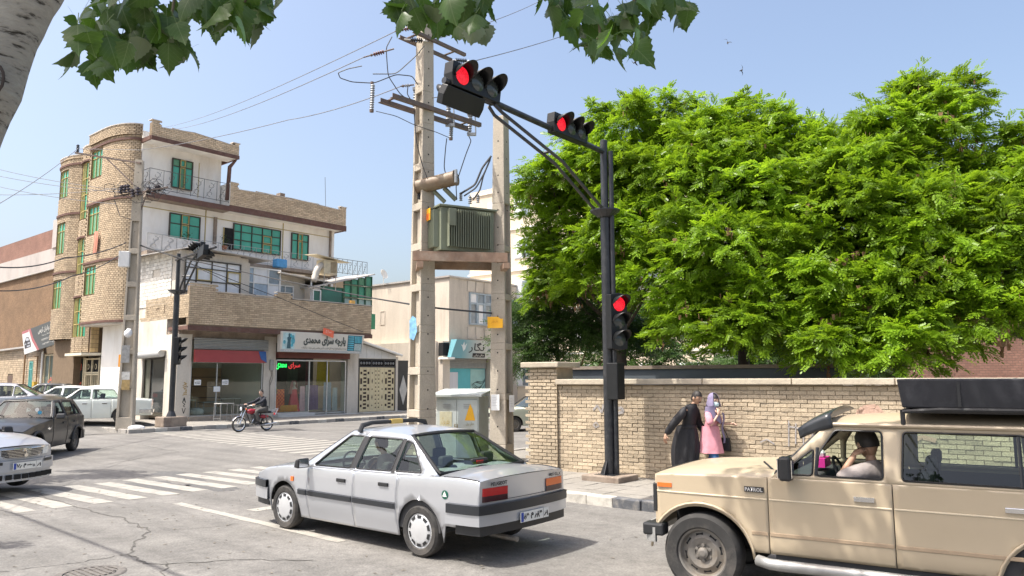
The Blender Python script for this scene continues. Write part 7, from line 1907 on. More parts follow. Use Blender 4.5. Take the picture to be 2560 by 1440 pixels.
def licence(parent, M, left, right, w_=.52):
    h = w_ * .215
    q = MB(); q.M = M; q.box(-w_ / 2, w_ / 2, -h / 2, h / 2, 0, .008); p = q.build('licence_plate', PLATE, parent)
    q = MB(); q.M = M; q.box(-w_ / 2 + .006, -w_ / 2 + .05, -h / 2 + .006, h / 2 - .006, .008, .01); q.build('blue_band', PBLUE, p)
    q = MB(); q.M = M; q.box(w_ * .3, w_ * .305, -h / 2, h / 2, .008, .01); q.build('divider', INK, p)
    for tx, wx, hx, s_ in ((-.30, .19, .66, left[:2]), (-.105, .10, .62, '\ufee1'), (.12, .29, .66, left[3:])): text('lettering', s_, INK, p, M @ Matrix.Translation((tx * w_, 0, .006)), width=w_ * wx, height=h * hx, bold=.05, arabic=False)
    text('lettering', right, INK, p, M @ Matrix.Translation((w_ * .4, -.005, .006)), width=w_ * .15, height=h * .56, bold=.05, arabic=False)
    return p

def car(name, label, loc, yaw, c, body, scale=1.0, group=None, cat='car', seats=True):
    o = thing(name, label, cat, loc, yaw, group); o.scale = (scale,) * 3
    W, wb, wr, sill = c['W'], c['wb'], c['wr'], c['sill']; xr, xf = c['xr'], c['xf']
    zb = smooth_table(c['belt'], .10); zc = smooth_table(c['crown'], .12); tp = smooth_table(c['plan'], .16)
    A0, A1, C1, C0 = c['A0'], c['A1'], c['C1'], c['C0']
    yr = c['yroof']; zr = smooth_table([(C0, C1[1]), (C1[0], C1[1])] + c.get('rooftop', []) + [(A1[0], A1[1]), (A0, A1[1])], .2)
    ra = c.get('ra', wr * 1.2)
    prof = smooth_table([(sill - .3, c.get('p0', .90)), (sill, c.get('p0', .93)), (.40, .985), (.56, 1.0), (.72, .992), (3, .992)], .08)
    def Y(x, z):
        b = zb(x); w_ = W * tp(x)
        lo = w_ * prof(min(z, b)) * (1 - c.get('crease', .02) * max(0, 1 - (b - z) / .16) ** 2)
        if z <= b: return lo
        t = (z - b) / max(.05, zr(x) - b)
        e = w_ * (.992 - c.get('crease', .02))
        return e - (e - yr * (1 if A1[0] + .1 > x > C1[0] - .1 else 1)) * t * (1 - .06 * (1 - t))
    o_Y = Y
    arch = [(0, ra), (wb, ra)]
    def bottom(a, b):
        pts = [(a, None)]; x = a
        xs = set([a, b]); 
        x = a
        while x < b: xs.add(x); x += .06
        for xc, r_ in arch:
            for k in range(15):
                q = xc - r_ + 2 * r_ * (1 - cos(pi * k / 14)) / 2
                if a < q < b: xs.add(q)
        out = []
        for x in sorted(xs):
            z = sill + c.get('silltilt', 0) * 0; hit = False
            for xc, r_ in arch:
                d_ = abs(x - xc)
                if d_ < r_ - 1e-6: z = max(z, wr * .98 + sqrt(r_ * r_ - d_ * d_) * c.get('arch_h', 1)); hit = True
                elif abs(d_ - r_) < 1e-6:
                    pr = [(x, sill), (x, wr * .98)]
                    out += pr if x < xc else pr[::-1]; hit = None
            if hit is None: continue
            if not hit and x > wb + ra: z = c.get('zfront', sill)
            if not hit and x < -ra: z = c.get('zrear', sill)
            out.append((x, z))
        return out
    names = {2: ['rear_quarter', 'front_door', 'front_fender'], 3: ['rear_quarter', 'rear_door', 'front_door', 'front_fender']}[len(c['cuts']) - 0]
    cuts = [xr] + c['cuts'] + [xf]
    for sg in (1, -1):
        for i in range(len(cuts) - 1):
            a, b = cuts[i] + (.004 if i else 0), cuts[i + 1] - (.004 if i < len(cuts) - 2 else 0)
            poly = bottom(a, b) + [(x, zb(x)) for x in np.linspace(b, a, max(3, int((b - a) / .07)))]
            pn = panel(names[i], poly, [], Y, body, o, sg, step=c.get('step', .07), extra=[(x, z) for x in np.arange(a + .012, b - .01, .05) for z in (zb(x) - .018, zb(x) - .042, zb(x) - .075, zb(x) - .12, sill + .03, sill + .075, sill + .125)])
            if 'door' in names[i]:
                xh = a + (.14 if c.get('handle_rear', True) else .3); zh = zb(a) - .13 if c.get('zh') is None else c['zh']
                y = Y(xh + .09, zh)
                q = MB(); q.box(xh, xh + .17, sg * y - .004, sg * y + sg * .016 + .004, zh - .022, zh + .022); q.build('handle', c.get('handle', TRIM), pn, bev=.006)
        # pillars and roof rail with window openings
        bl = [(x, zb(x)) for x in np.linspace(C0, A0, 24)]
        top = [(A1[0], A1[1])] + [(x, zr(x)) for x in np.linspace(A1[0] - .12, C1[0] + .12, 12)] + [C1]
        panel('window_frame', bl + top, [rounded(w_, .035) for w_ in c['win']], Y, body, o, sg, step=.09, th=.03)
        for j, w_ in enumerate(c['win']):
            if c.get('open') == (sg, j): continue
            panel('side_window', rounded([(p[0], p[1]) for p in w_], .035), [], lambda x, z: Y(x, z) - .012, c.get('glass', CGLASS), o, sg, step=.14, th=0)
        q = MB()
        for w_ in c['win']:
            pts = [(x, sg * (Y(x, z) + .001), z) for x, z in densify(rounded(w_, .035), .12)]; q.tube(pts + pts[:2], .009, 5)
        q.build('window_seals', SEAL, o)
    # bonnet, boot lid, roof, nose and tail
    def deck(x0, x1, nm, n=14):
        q = MB()
        def fn(u, v):
            x = x0 + (x1 - x0) * u; t = 2 * v - 1; e = zb(x); y = Y(x, e) * t
            return (x, y, e + (zc(x) - e) * (1 - abs(t) ** c.get('dk', 2.6)))
        q.grid(fn, n, 18); return q.build(nm, body, o, smooth=True)
    deck(A0 - .04, xf, 'bonnet')
    if c.get('boot', True): deck(xr, C0 + .02, 'boot_lid')
    q = MB()
    def rf(u, v):
        x = C1[0] + (A1[0] - C1[0]) * u; t = 2 * v - 1; e = zr(x); y = Y(x, e) * t
        return (x, y, e + (c['ztop'] - max(C1[1], A1[1])) * (1 - abs(t) ** 2.4) * (1 - .5 * abs(2 * u - 1) ** 3) + .0)
    q.grid(rf, 16, 16); q.build('roof', body, o, smooth=True)
    def screen(P0, P1, nm, bul, ins=.035):
        q = MB()
        def g(u, v):
            x = P0[0] + (P1[0] - P0[0]) * u; z = P0[1] + (P1[1] - P0[1]) * u; t = 2 * v - 1; y = (Y(x, z) - ins) * t
            return (x + bul * (1 - t * t), y, z + .02 * (1 - t * t) * u)
        q.grid(lambda u, v: g(.04 + .92 * u, v), 8, 12); gl = q.build(nm, c.get('glass', CGLASS), o, smooth=True)
        q = MB(); pts = [g(.03, k / 12) for k in range(13)] + [g(u, 1) for u in np.linspace(.1, .9, 6)] + [g(.97, 1 - k / 12) for k in range(13)] + [g(u, 0) for u in np.linspace(.9, .1, 6)]
        q.tube(pts + pts[:1], .02, 5); q.build('seal', SEAL, gl); return g
    screen((A0 - .02, zb(A0) + .02), A1, 'windscreen', .07)
    screen((C0 + .02, zb(C0) + .02), C1, 'rear_window', -.05)
    def face(xe, sg, nm, z0, bul, lean=0.0):
        q = MB()
        def g(u, v):
            z1 = zb(xe); z = z0 + (z1 - z0) * u; t = 2 * v - 1
            zz = z + (zc(xe) - z1) * (1 - abs(t) ** 2.6) * u
            return (xe + sg * (bul * (1 - t * t) - lean * u * u * (1 - abs(t) ** 6)), Y(xe, z) * t, zz)
        q.grid(g, 8, 20); q.build(nm, body, o, smooth=True); return g
    o['_'] = 0; del o['_']
    fr = face(xf, 1, 'nose_panel', c.get('zfront', sill), c.get('bulf', .10), c.get('leanf', .02))
    rg = face(xr, -1, 'tail_panel', c.get('zrear', sill), c.get('bulr', .05), c.get('leanr', 0.0))
    def wrap(end, z0, z1, out, back, m, nm, ext=.0):
        xe, sg, bul = (xf, 1, c.get('bulf', .1)) if end == 'front' else (xr, -1, c.get('bulr', .05))
        zm = (z0 + z1) / 2; path = []
        for k in range(6): x = xe - sg * back * (1 - k / 6); path.append((x, Y(x, zm) + out))
        ye = Y(xe, zm)
        path.append((xe + sg * (out * .5 + ext * .5), ye + out * .6))
        for k in range(1, 12): t = 1 - 2 * k / 12; path.append((xe + sg * (bul * (1 - t * t) + out + ext), ye * t))
        path.append((xe + sg * (out * .5 + ext * .5), -ye - out * .6))
        for k in range(6): x = xe - sg * back * ((k + 1) / 6); path.append((x, -Y(x, zm) - out))
        q = MB(); n = len(path)
        for i, (x, y) in enumerate(path):
            q.v += [(x, y, z0), (x, y, z1), (x - sg * .03 if abs(y) < ye * .99 else x, y * .95, z1 + .004), (x - sg * .03 if abs(y) < ye * .99 else x, y * .95, z0 - .004)]
        for i in range(n - 1):
            for k in range(4): q.f.append((i * 4 + k, i * 4 + (k + 1) % 4, i * 4 + 4 + (k + 1) % 4, i * 4 + 4 + k)); q.m.append(0)
        return q.build(nm, m, o, smooth=30)
    # under body, wheel wells, cabin
    q = MB(); q.box(.3, wb - .3, -W * .62, W * .62, sill, .42); q.box(xr + .12, .3, -W * .5, W * .5, max(.36, sill), .44); q.box(wb - .3, xf - .12, -W * .62, W * .62, max(.3, sill), .42); q.box(A0 + .05, xf - .12, -W * .62, W * .62, .42, zb(A0) - .16)
    if c.get('boot', True): q.box(xr + .08, C0 - .05, -W * .62, W * .62, .42, zb(C0) - .10)
    q.build('underbody', DARK, o)
    q = MB()
    for sg in (1, -1): q.box(C0, A0, min(sg * (W - .075), sg * (W - .055)), max(sg * (W - .075), sg * (W - .055)), .3, zb(1) - .03)
    q.box(C0, A0, -W + .1, W - .1, .3, .34); q.build('door_lining', CABIN, o)
    if seats:
        for x, nm in ((c['seat'], 'front_seat'), (c['seat'] - .85, 'rear_seat')):
            for y in (-.37, .37):
                q = MB(); q.box(x - .02, x + .48, y - .23, y + .23, .34, .52); q.hexa([(x - .08, y - .22, .5), (x + .08, y - .22, .5), (x + .08, y + .22, .5), (x - .08, y + .22, .5), (x - .22, y - .19, zb(1) + .1), (x - .1, y - .19, zb(1) + .1), (x - .1, y + .19, zb(1) + .1), (x - .22, y + .19, zb(1) + .1)]); q.box(x - .23, x - .14, y - .10, y + .10, zb(1) + .09, zb(1) + .22); q.build(nm, CABIN, o, bev=.03)
        q = MB(); q.hexa([(A0 - .42, -W + .12, .6), (A0 - .02, -W + .12, .6), (A0 - .02, W - .12, .6), (A0 - .42, W - .12, .6), (A0 - .34, -W + .14, zb(A0) - .01), (A0 - .05, -W + .14, zb(A0)), (A0 - .05, W - .14, zb(A0)), (A0 - .34, W - .14, zb(A0) - .01)]); q.build('dashboard', CABIN, o, bev=.02)
        q = MB(); cx = A0 - .55; q.tube([(cx + .07 * sin(t), .37 + .18 * cos(t), zb(1) - .0 + .17 * sin(t)) for t in np.linspace(0, 2 * pi, 21)], .014, 6); q.tube([(cx, .37, zb(1)), (cx + .2, .37, zb(1) - .12)], .02, 6); q.tube([(cx, .2, zb(1)), (cx, .54, zb(1))], .012, 5); q.build('steering_wheel', TRIM, o)
    for x in (0, wb):
        for sg in (1, -1): wheel(o, x, sg * (W * tp(x) - c.get('tin', .02) - c['tw'] / 2), wr, c['tw'], c['style'], sg)
    mz = zb(A0) + .06
    if c.get('mirror', True):
        for sg in (1, -1):
            x = A0 - c.get('mx', .18); y = Y(x, zb(x))
            q = MB(); q.hexa([(x - .03, sg * (y + .02), mz - .06), (x + .08, sg * (y + .03), mz - .05), (x + .06, sg * (y + .22), mz - .05), (x - .03, sg * (y + .21), mz - .06), (x - .03, sg * (y + .03), mz + .07), (x + .05, sg * (y + .04), mz + .06), (x + .04, sg * (y + .21), mz + .05), (x - .03, sg * (y + .2), mz + .07)])
            m_ = q.build('door_mirror', c.get('mirror_mat', TRIM), o, bev=.02); B('mirror_glass', CHROME, m_, x - .036, x - .031, min(sg * (y + .05), sg * (y + .19)), max(sg * (y + .05), sg * (y + .19)), mz - .045, mz + .055)
    return o, Y, zb, zc, wrap, fr, rg
SED = dict(W=.845, wb=2.669, wr=.295, tw=.18, sill=.20, zfront=.30, zrear=.40, xr=-.90, xf=3.46, ra=.36, style='cap',
    belt=[(-.9, .91), (-.6, .935), (.2, .905), (1.2, .885), (2.2, .87), (2.6, .86), (3.1, .80), (3.46, .69)], crown=[(-.9, .935), (-.6, .975), (.0, .985), (2.2, .925), (2.6, .91), (3.1, .85), (3.46, .72)],
    plan=[(-.9, .925), (-.7, .965), (-.2, .995), (.5, 1), (2.4, 1), (2.9, .985), (3.2, .95), (3.46, .86)], A0=2.28, A1=(1.50, 1.36), C1=(.42, 1.35), C0=-.32, yroof=.57, ztop=1.41, rooftop=[(.95, 1.375)], cuts=[.372, 1.18, 2.12], seat=1.05,
    win=[[(2.02, .905), (1.28, .915), (1.23, 1.30), (1.52, 1.30)], [(1.17, .918), (.50, .935), (.50, 1.292), (1.13, 1.30)], [(.44, .937), (-.02, .95), (.30, 1.255), (.44, 1.288)]])
SILVER = paint('silver_paint', (.52, .54, .575), metal=.6, rough=.30, dust=.1)
pg, Yp_, zbp, zcp, wrapp, frp, rgp = car('silver_saloon', 'clean silver saloon with a black roof bar seen from behind on the road', (-.58, 9.93, 0), 140.5, SED, SILVER, scale=1.03)
TR = mat('bumper_black', (.022, .025, .03), rough=.35, var=.1, scale=6, local=True)
wrapp('rear', .56, .66, .05, .42, TR, 'bumper_strip'); wrapp('rear', .44, .558, .04, .44, SILVER, 'bumper'); wrapp('rear', .335, .438, .012, .32, TRIM, 'lower_valance')
wrapp('front', .53, .63, .045, .40, TR, 'bumper_strip'); wrapp('front', .37, .528, .033, .42, SILVER, 'bumper'); wrapp('front', .28, .368, .008, .40, TRIM, 'lower_valance')
for sg in (1, -1):
    for a, b in ((.385, 1.165), (1.195, 2.105), (2.135, 2.31)):
        q = MB(); n = 8
        for k in range(n + 1):
            x = a + (b - a) * k / n
            for z, oo in ((.50, .001), (.512, .02), (.568, .02), (.58, .001)): q.v.append((x, sg * (Yp_(x, z) + oo), z))
        for k in range(n):
            for j in range(3): q.f.append((k * 4 + j, k * 4 + 4 + j, k * 4 + 5 + j, k * 4 + 1 + j)); q.m.append(0)
        q.build('side_moulding', TR, pg, smooth=30)
    # tail lamp: red over smoked
    q = MB(); 
    def lamp(z0, z1, m, nm, t0=.46, t1=.985, par=None, off=.012):
        q = MB()
        def g(u, v):
            t = sg * (t0 + (t1 - t0) * v); z = z0 + (z1 - z0) * u; b = .05 * (1 - t * t)
            wrap_ = max(0, v - .9) * 1.6
            return (-.9 - b - off + wrap_ * .6, Yp_(-.9, z) * t + sg * off * (v > .8), z)
        q.grid(g, 3, 12); return q.build(nm, m, pg, smooth=True)
    lamp(.752, .838, REDL if sg > 0 else ORL, 'tail_light'); lamp(.688, .752, SMOKE, 'reversing_lamp')
    q = MB(); x = 2.46; q.box(x - .03, x + .03, sg * Yp_(x, .70) - .004, sg * Yp_(x, .70) + .004 + sg * .008, .665, .725); q.build('side_repeater', ORL, pg)
q = MB(); q.grid(lambda u, v: (-.9 - .05 * (1 - (.50 * (2 * v - 1)) ** 2) - .006, Yp_(-.9, .7) * .5 * (2 * v - 1), .690 + .006 * u), 1, 8); q.build('lid_gap', SEAL, pg)
for sg in (1, -1):
    for a, b, a1, b1 in ((1.17, 1.28, 1.135, 1.23), (.435, .50, .445, .50)): panel('pillar_trim', [(a, .915), (b, .915), (b1, 1.303), (a1, 1.303)], [], lambda x, z: Yp_(x, z) + .004, SEAL, pg, sg, step=.1, th=0)
q = MB(); pts = [(x, sg * Yp_(x, zbp(x)) * .985, zbp(x) + .006) for sg in (1,) for x in np.linspace(-.88, -.38, 8)]; q.tube(pts, .006, 4); q.build('lid_gap', SEAL, pg); q = MB(); pts = [(x, -Yp_(x, zbp(x)) * .985, zbp(x) + .006) for x in np.linspace(-.88, -.38, 8)]; q.tube(pts, .006, 4); q.build('lid_gap', SEAL, pg)
tailM = lambda y, z, off=.02: frame((-.9 - .05 * (1 - (y / .78) ** 2) - off, y, z), (0, -1, 0), (0, 0, 1))
licence(pg, tailM(-.05, .47, .062), '۵۴م۶۸۴', '۶۱')
text('lettering', 'PEUGEOT', INK, pg, tailM(.50, .876, .012), width=.28, height=.042, arabic=False, bold=.03)
text('lettering', '405 GLX', INK, pg, tailM(-.55, .876, .012), width=.24, height=.038, arabic=False, bold=.03)
q = MB(); q.lathe([(.0, .0), (.05, 0), (.05, .006), (0, .008)], (-.42, Yp_(-.42, .74) - .002, .74), 'y', 16); bd_ = q.build('round_badge', flat('badge_green', (.01, .09, .06), .3), pg)
q = MB(); q.lathe([(0, .009), (.04, .009)], (-.42, Yp_(-.42, .74) - .001, .74), 'y', 3); q.build('badge_mark', PLATE, bd_)
q = MB(); q.tube([(-1.0, .25, .24), (-.6, .25, .25)], .03, 8); q.build('exhaust', STEELR, pg)
q = MB(); pts = [(1.35, .60, 1.35), (1.35, .56, 1.43), (1.35, .40, 1.46), (1.35, -.40, 1.46), (1.35, -.56, 1.43), (1.35, -.60, 1.35)]; q.tube(pts, [.035, .035, .028, .028, .035, .035], 8); q.build('roof_bar', TRIM, pg, smooth=40); B('yellow_wrap', flat('yellow_tape', (.55, .38, .1), .6), pg, 1.318, 1.382, -.12, .08, 1.43, 1.492)
q = MB(); q.grid(lambda u, v: (-.24 + .5 * u, (2 * v - 1) * .62, .96 + .02 * sin(v * 9) * sin(u * 5)), 6, 12); q.build('parcel_shelf_fleece', mat('grey_fleece', (.3, .32, .33), rough=1, bump=1, bscale=60), pg)
B('third_brake_light', TRIM, pg, -.2, -.05, -.16, .12, .99, 1.06, bev=.01); B('brake_lens', REDL, pg, -.21, -.201, -.06, .06, 1.0, 1.04)

# --- off-roader
SUV = dict(W=.835, wb=2.97, wr=.385, tw=.25, sill=.46, zfront=.58, zrear=.5, xr=-1.0, xf=3.44, ra=.50, style='steel', arch_h=.92, tin=-.01, p0=.965,
    belt=[(-1.0, 1.17), (1.9, 1.165), (2.35, 1.16), (2.9, 1.145), (3.34, 1.13), (3.44, 1.115)], crown=[(-1, 1.2), (2.0, 1.235), (2.5, 1.225), (3.1, 1.195), (3.38, 1.155), (3.44, 1.125)],
    plan=[(-1, .99), (-.5, 1), (2.6, 1), (3.1, .985), (3.38, .965), (3.44, .95)], A0=2.27, A1=(1.78, 1.66), C1=(-.85, 1.68), C0=-1.0, yroof=.70, ztop=1.775, cuts=[.12, 1.25, 2.31], seat=1.15, boot=False, zh=1.02, handle=CHROME, dk=5, step=.065, bulf=.03, bulr=.02, leanf=-.01, mirror=False, crease=.0, open=(1, 0),
    win=[[(1.87, 1.20), (1.32, 1.20), (1.32, 1.61), (1.71, 1.61), (1.85, 1.40)], [(1.17, 1.20), (.22, 1.20), (.25, 1.61), (1.15, 1.61)], [(2.19, 1.20), (1.905, 1.20), (1.895, 1.44)], [(.05, 1.22), (-.85, 1.22), (-.8, 1.6), (.07, 1.6)]])
SAND = mat('sand_paint', (.44, .36, .25), rough=.5, var=.04, scale=1.5, coat=.35, dirt=(.36, .29, .2), dirt_amt=.25, dirt_scale=2, local=True)
pwf = V3((1.84, 7.68, 0)); ya = 148
_e = V3((cos(rad(ya)), sin(rad(ya)), 0)); _l2 = V3((-_e.y, _e.x, 0))
po_ = pwf - _e * 2.97 - _l2 * .82
pt, Yt, zbt, zct, wrapt, frt, rgt = car('off_roader', 'sand beige boxy off-roader with a roof rack and open driver window', po_, ya, SUV, SAND)
for sg in (1, -1):
    for z, hgt, m, nm in ((.955, .016, mat('pale_sand', (.6, .52, .38), rough=.45, local=True), 'pinstripe'), (.64, .034, mat('brown_sand', (.36, .27, .18), rough=.5, local=True), 'side_moulding')):
        for a, b in ((.14, 1.24), (1.26, 2.30), (2.32, 3.42 if z > .8 else 2.47)):
            q = MB(); n = 6
            for k in range(n + 1):
                x = a + (b - a) * k / n
                for dz, oo in ((-hgt / 2, .0005), (-hgt / 2 + .004, .007), (hgt / 2 - .004, .007), (hgt / 2, .0005)): q.v.append((x, sg * (Yt(x, z + dz) + oo), z + dz))
            for k in range(n):
                for j in range(3): q.f.append((k * 4 + j, k * 4 + 4 + j, k * 4 + 5 + j, k * 4 + 1 + j)); q.m.append(0)
            q.build(nm, m, pt)
    q = MB(); q.tube([(x, sg * (Yt(x, 1.66) + .02), 1.665) for x in np.linspace(-.85, 1.72, 9)], .018, 6); q.build('rain_gutter', SAND, pt)
    # arch lip
    q = MB(); pts = [(2.97 + .52 * cos(t), sg * (Yt(2.97 + .5 * cos(t), .7) + .004), .378 + .49 * sin(t)) for t in np.linspace(.05, pi - .05, 18)]; q.tube(pts, .013, 6); q.build('arch_lip', SAND, pt, smooth=True); q = MB(); pts = [(.52 * cos(t), sg * (Yt(.5 * cos(t), .7) + .004), .378 + .49 * sin(t)) for t in np.linspace(.05, pi - .05, 18)]; q.tube(pts, .013, 6); q.build('arch_lip', SAND, pt, smooth=True)
    q = MB(); q.tube([(2.42, sg * .86, .40), (2.3, sg * .90, .385), (.75, sg * .90, .385), (.6, sg * .86, .40)], .05, 10); q.build('side_step', GALV, pt, smooth=True)
    q = MB(); q.box(3.26, 3.41, sg * Yt(3.4, 1.0) - .006, sg * Yt(3.4, 1.0) + .006 + sg * .012, 1.0, 1.04); q.build('side_marker', ORL, pt)
    q = MB(); q.tube([(1.735, sg * (Yt(1.735, 1.2)), 1.20), (1.72, sg * Yt(1.72, 1.45), 1.45)], .016, 6); q.build('quarter_light_bar', TRIM, pt); q = MB(); q.tube([(.30, sg * Yt(.42, 1.2), 1.20), (.30, sg * Yt(.42, 1.6), 1.60)], .016, 6); q.build('window_divider', TRIM, pt)
# badge, mirror, snorkel-like visor, roof box
q = MB(); q.box(2.205, 2.385, .826, .842, 1.015, 1.065); q.build('badge_plate', TRIM, pt)
text('lettering', 'PATROL', flat('badge_silver', (.6, .6, .6), .3, .5), pt, frame((2.295, .843, 1.04), (-1, 0, 0), (0, 0, 1)), width=.165, height=.036, arabic=False, bold=.03)
q = MB(); q.box(1.92, 2.03, .86, .99, 1.15, 1.37); mm = q.build('door_mirror', TRIM, pt, bev=.025); B('mirror_glass', CHROME, mm, 1.912, 1.918, .88, .97, 1.18, 1.34); q = MB(); q.box(2.031, 2.04, .88, .98, 1.17, 1.35); q.build('mirror_shell', CHROME, mm, bev=.01)
q = MB(); q.tube([(1.98, .80, 1.18), (1.98, .90, 1.22)], .018, 6); q.build('mirror_arm', TRIM, pt)
q = MB(); q.grid(lambda u, v: (1.60 + .30 * u, (2 * v - 1) * (.73 - .03 * u), 1.76 - .10 * u - .05 * u * u + .05 * (1 - (2 * v - 1) ** 2)), 6, 14); q.grid(lambda u, v: (1.60 + .30 * u - .02 * v, (.73 - .03 * u), 1.76 - .10 * u - .05 * u * u - .13 * v * (1 - .3 * u)), 6, 3); q.build('sun_visor', mat('visor_black', (.03, .034, .04), rough=.3, local=True), pt, smooth=True, solid=.01)
rk_ = MB()
for x in (1.14, .2, -.6): rk_.tube([(x, .72, 1.68), (x, .745, 1.79), (x, -.745, 1.79), (x, -.72, 1.68)], .022, 6)
for y in (-.7, 0, .7): rk_.tube([(1.14, y, 1.795), (-.8, y, 1.795)], .018, 6)
rk_.tube([(1.14, .745, 1.79), (.85, .73, 1.812), (-.8, .73, 1.812)], .02, 6); rk_.build('roof_rack', TRIM, pt)
bx_ = thing('roof_box', 'long matt black plywood box strapped on the roof rack of the off-roader', 'roof box', (0, 0, 0)); bx_.matrix_world = Matrix.Translation(po_) @ Matrix.Rotation(rad(ya), 4, 'Z')
BOXB = mat('box_black', (.016, .017, .022), rough=.62, var=.3, scale=3, dirt=(.06, .06, .07), dirt_amt=.5, dirt_scale=5, local=True)
q = MB(); q.hexa([(1.14, -.70, 1.825), (1.14, .74, 1.825), (-1.0, .74, 1.825), (-1.0, -.70, 1.825), (1.17, -.72, 2.075), (1.17, .76, 2.075), (-1.0, .76, 2.075), (-1.0, -.72, 2.075)]); q.build('box', BOXB, bx_, bev=.012)
q = MB()
for x in (.7, .1, -.5): q.box(x - .012, x + .012, .757, .765, 1.84, 2.05)
q.build('edge_rivets', TRIM, bx_)
wrapt('front', .46, .60, .08, .02, GALV, 'bumper', ext=.08); B('bumper_end', TRIM, pt, 3.34, 3.56, .70, .87, .52, .64, bev=.02)
q = MB()
for k in range(6): q.box(3.45, 3.48, -.5, .5, .72 + k * .05, .745 + k * .05)
q.build('grille', TRIM, pt)
for sg in (1, -1): q = MB(); q.lathe([(0, 3.505), (.1, 3.48), (.11, 3.45)], (0, sg * .62, .86), 'x', 18); q.build('headlight', HEADL, pt)
B('front_edge_trim', TRIM, pt, 3.42, 3.465, .74, .80, .75, 1.03, bev=.01)
q = MB(); q.tube([(2.2, .3, 1.27), (2.0, .15, 1.34), (1.93, -.1, 1.37)], .008, 5); q.build('wiper', TRIM, pt); q = MB(); q.tube([(2.15, .62, 1.2), (2.25, .6, 1.28)], .01, 5); q.build('wiper', TRIM, pt)
for q in pt.children:
    if q.name.split('.')[0] in ('sun_visor', 'light_bar', 'mirror_arm', 'wiper', 'quarter_light_bar', 'badge_plate', 'lettering') or q.name.startswith('door_mirror'): q.location.x = .14
tb = thing('tissue_box', 'pink tissue box with a white tissue on the dashboard of the off-roader', 'tissue box', (0, 0, 0)); tb.matrix_world = Matrix.Translation(po_) @ Matrix.Rotation(rad(ya), 4, 'Z')
B('carton', flat('pink_carton', (.72, .03, .32), .5), tb, 1.93, 2.05, -.28, .04, 1.19, 1.28); q = MB(); q.ball((1.99, -.1, 1.31), (.05, .07, .05), 8, 5); q.build('tissue', flat('tissue_white', (.8, .8, .82), .8), tb)

# --- other traffic
def trim_front(o, Y, wrap, fr, c, body, grille_w=.42, z0=.6, z1=.74, bz=(.40, .55), lamp=(.56, .93), lampz=(.62, .76), plate=None, barm=TRIM, lampm=HEADL):
    xf = c['xf']; b = c.get('bulf', .1)
    X = lambda y, off: xf + b * (1 - (y / Y(xf, .6)) ** 2) + off
    q = MB()
    q.grid(lambda u, v: (X(grille_w * (2 * v - 1), .008), grille_w * (2 * v - 1) * (.82 + .18 * u), z0 + (z1 - z0) * u), 3, 12); g = q.build('grille', DARK, o)
    q = MB()
    for k in range(6):
        z = z0 + (z1 - z0) * (k + .5) / 6; q.tube([(X(grille_w * t, .018), grille_w * t * (.82 + .18 * (k / 5)), z) for t in np.linspace(-1, 1, 9)], .006, 4)
    q.tube([(X(grille_w * t, .02), grille_w * t, z1) for t in np.linspace(-1, 1, 9)], .012, 5); q.build('grille_bars', CHROME, g)
    for sg in (1, -1):
        q = MB(); q.grid(lambda u, v: (X(sg * (lamp[0] + (lamp[1] - lamp[0]) * v) * Y(xf, .65), .012) - .10 * max(0, v - .6), sg * (lamp[0] + (lamp[1] - lamp[0]) * v) * Y(xf, .65), lampz[0] + (lampz[1] - lampz[0]) * u), 3, 6); q.build('headlight', lampm, o, smooth=True)
    wrap('front', bz[0], bz[1], .05, .42, barm, 'bumper')
    if plate: licence(o, frame((xf + b + .075, 0, (bz[0] + bz[1]) / 2 - .0), (0, 1, 0), (0, 0, 1)), *plate)
def trim_rear(o, Y, wrap, c, bz=(.42, .60), lampz=(.66, .85), t0=.62, m=TRIM):
    xr = c['xr']
    for sg in (1, -1):
        q = MB(); q.grid(lambda u, v: (xr - c.get('bulr', .05) * (1 - (t0 + (.98 - t0) * v) ** 2) - .012, sg * (t0 + (.98 - t0) * v) * Y(xr, .7), lampz[0] + (lampz[1] - lampz[0]) * u), 2, 6); q.build('tail_light', REDL, o)
    wrap('rear', *bz, .05, .4, m, 'bumper')
SAM = dict(SED, belt=[(-.9, .94), (-.3, .935), (.6, .915), (2.2, .90), (2.6, .915), (3.1, .84), (3.46, .735)], crown=[(-.9, 1.0), (.0, 1.04), (2.2, .99), (2.6, .97), (3.1, .90), (3.46, .77)], plan=[(-.9, .9), (-.5, .97), (.5, 1), (2.4, 1), (2.9, .98), (3.2, .93), (3.46, .80)], bulf=.2)
PALE = paint('pale_silver_paint', (.40, .42, .46), metal=.45, rough=.38, dust=.3)
hs = -17; fx, fy = -9.12, 14.25
so, Ys, zbs, zcs, wraps, frs, rgs = car('silver_saloon', 'pale silver saloon at the left edge facing right with a barred grille', (fx - 3.85 * cos(rad(hs)), fy - 3.85 * sin(rad(hs)), .04), hs, SAM, PALE, scale=1.1)
trim_front(so, Ys, wraps, frs, SAM, PALE, plate=('۷۶م۴۳۵', '۶۱'), barm=PALE, z0=.60, z1=.745, bz=(.38, .56), lampz=(.62, .74))
wraps('front', .22, .38, .03, .40, PALE, 'lower_bumper')
q = MB()
for y in np.linspace(-.55, .55, 9): q.box(3.70 - .2 * (y / .7) ** 2, 3.712 - .2 * (y / .7) ** 2, y - .055, y + .055, .255, .335)
q.build('lower_grille', DARK, so)
for sg in (1, -1): q = MB(); q.grid(lambda u, v: (3.46 + .2 * (1 - (.55 + .42 * v) ** 2) + .062 - .12 * max(0, v - .7), sg * (.55 + .42 * v) * .70, .50 + .045 * u), 1, 6); q.build('rubber_strip', TRIM, so)
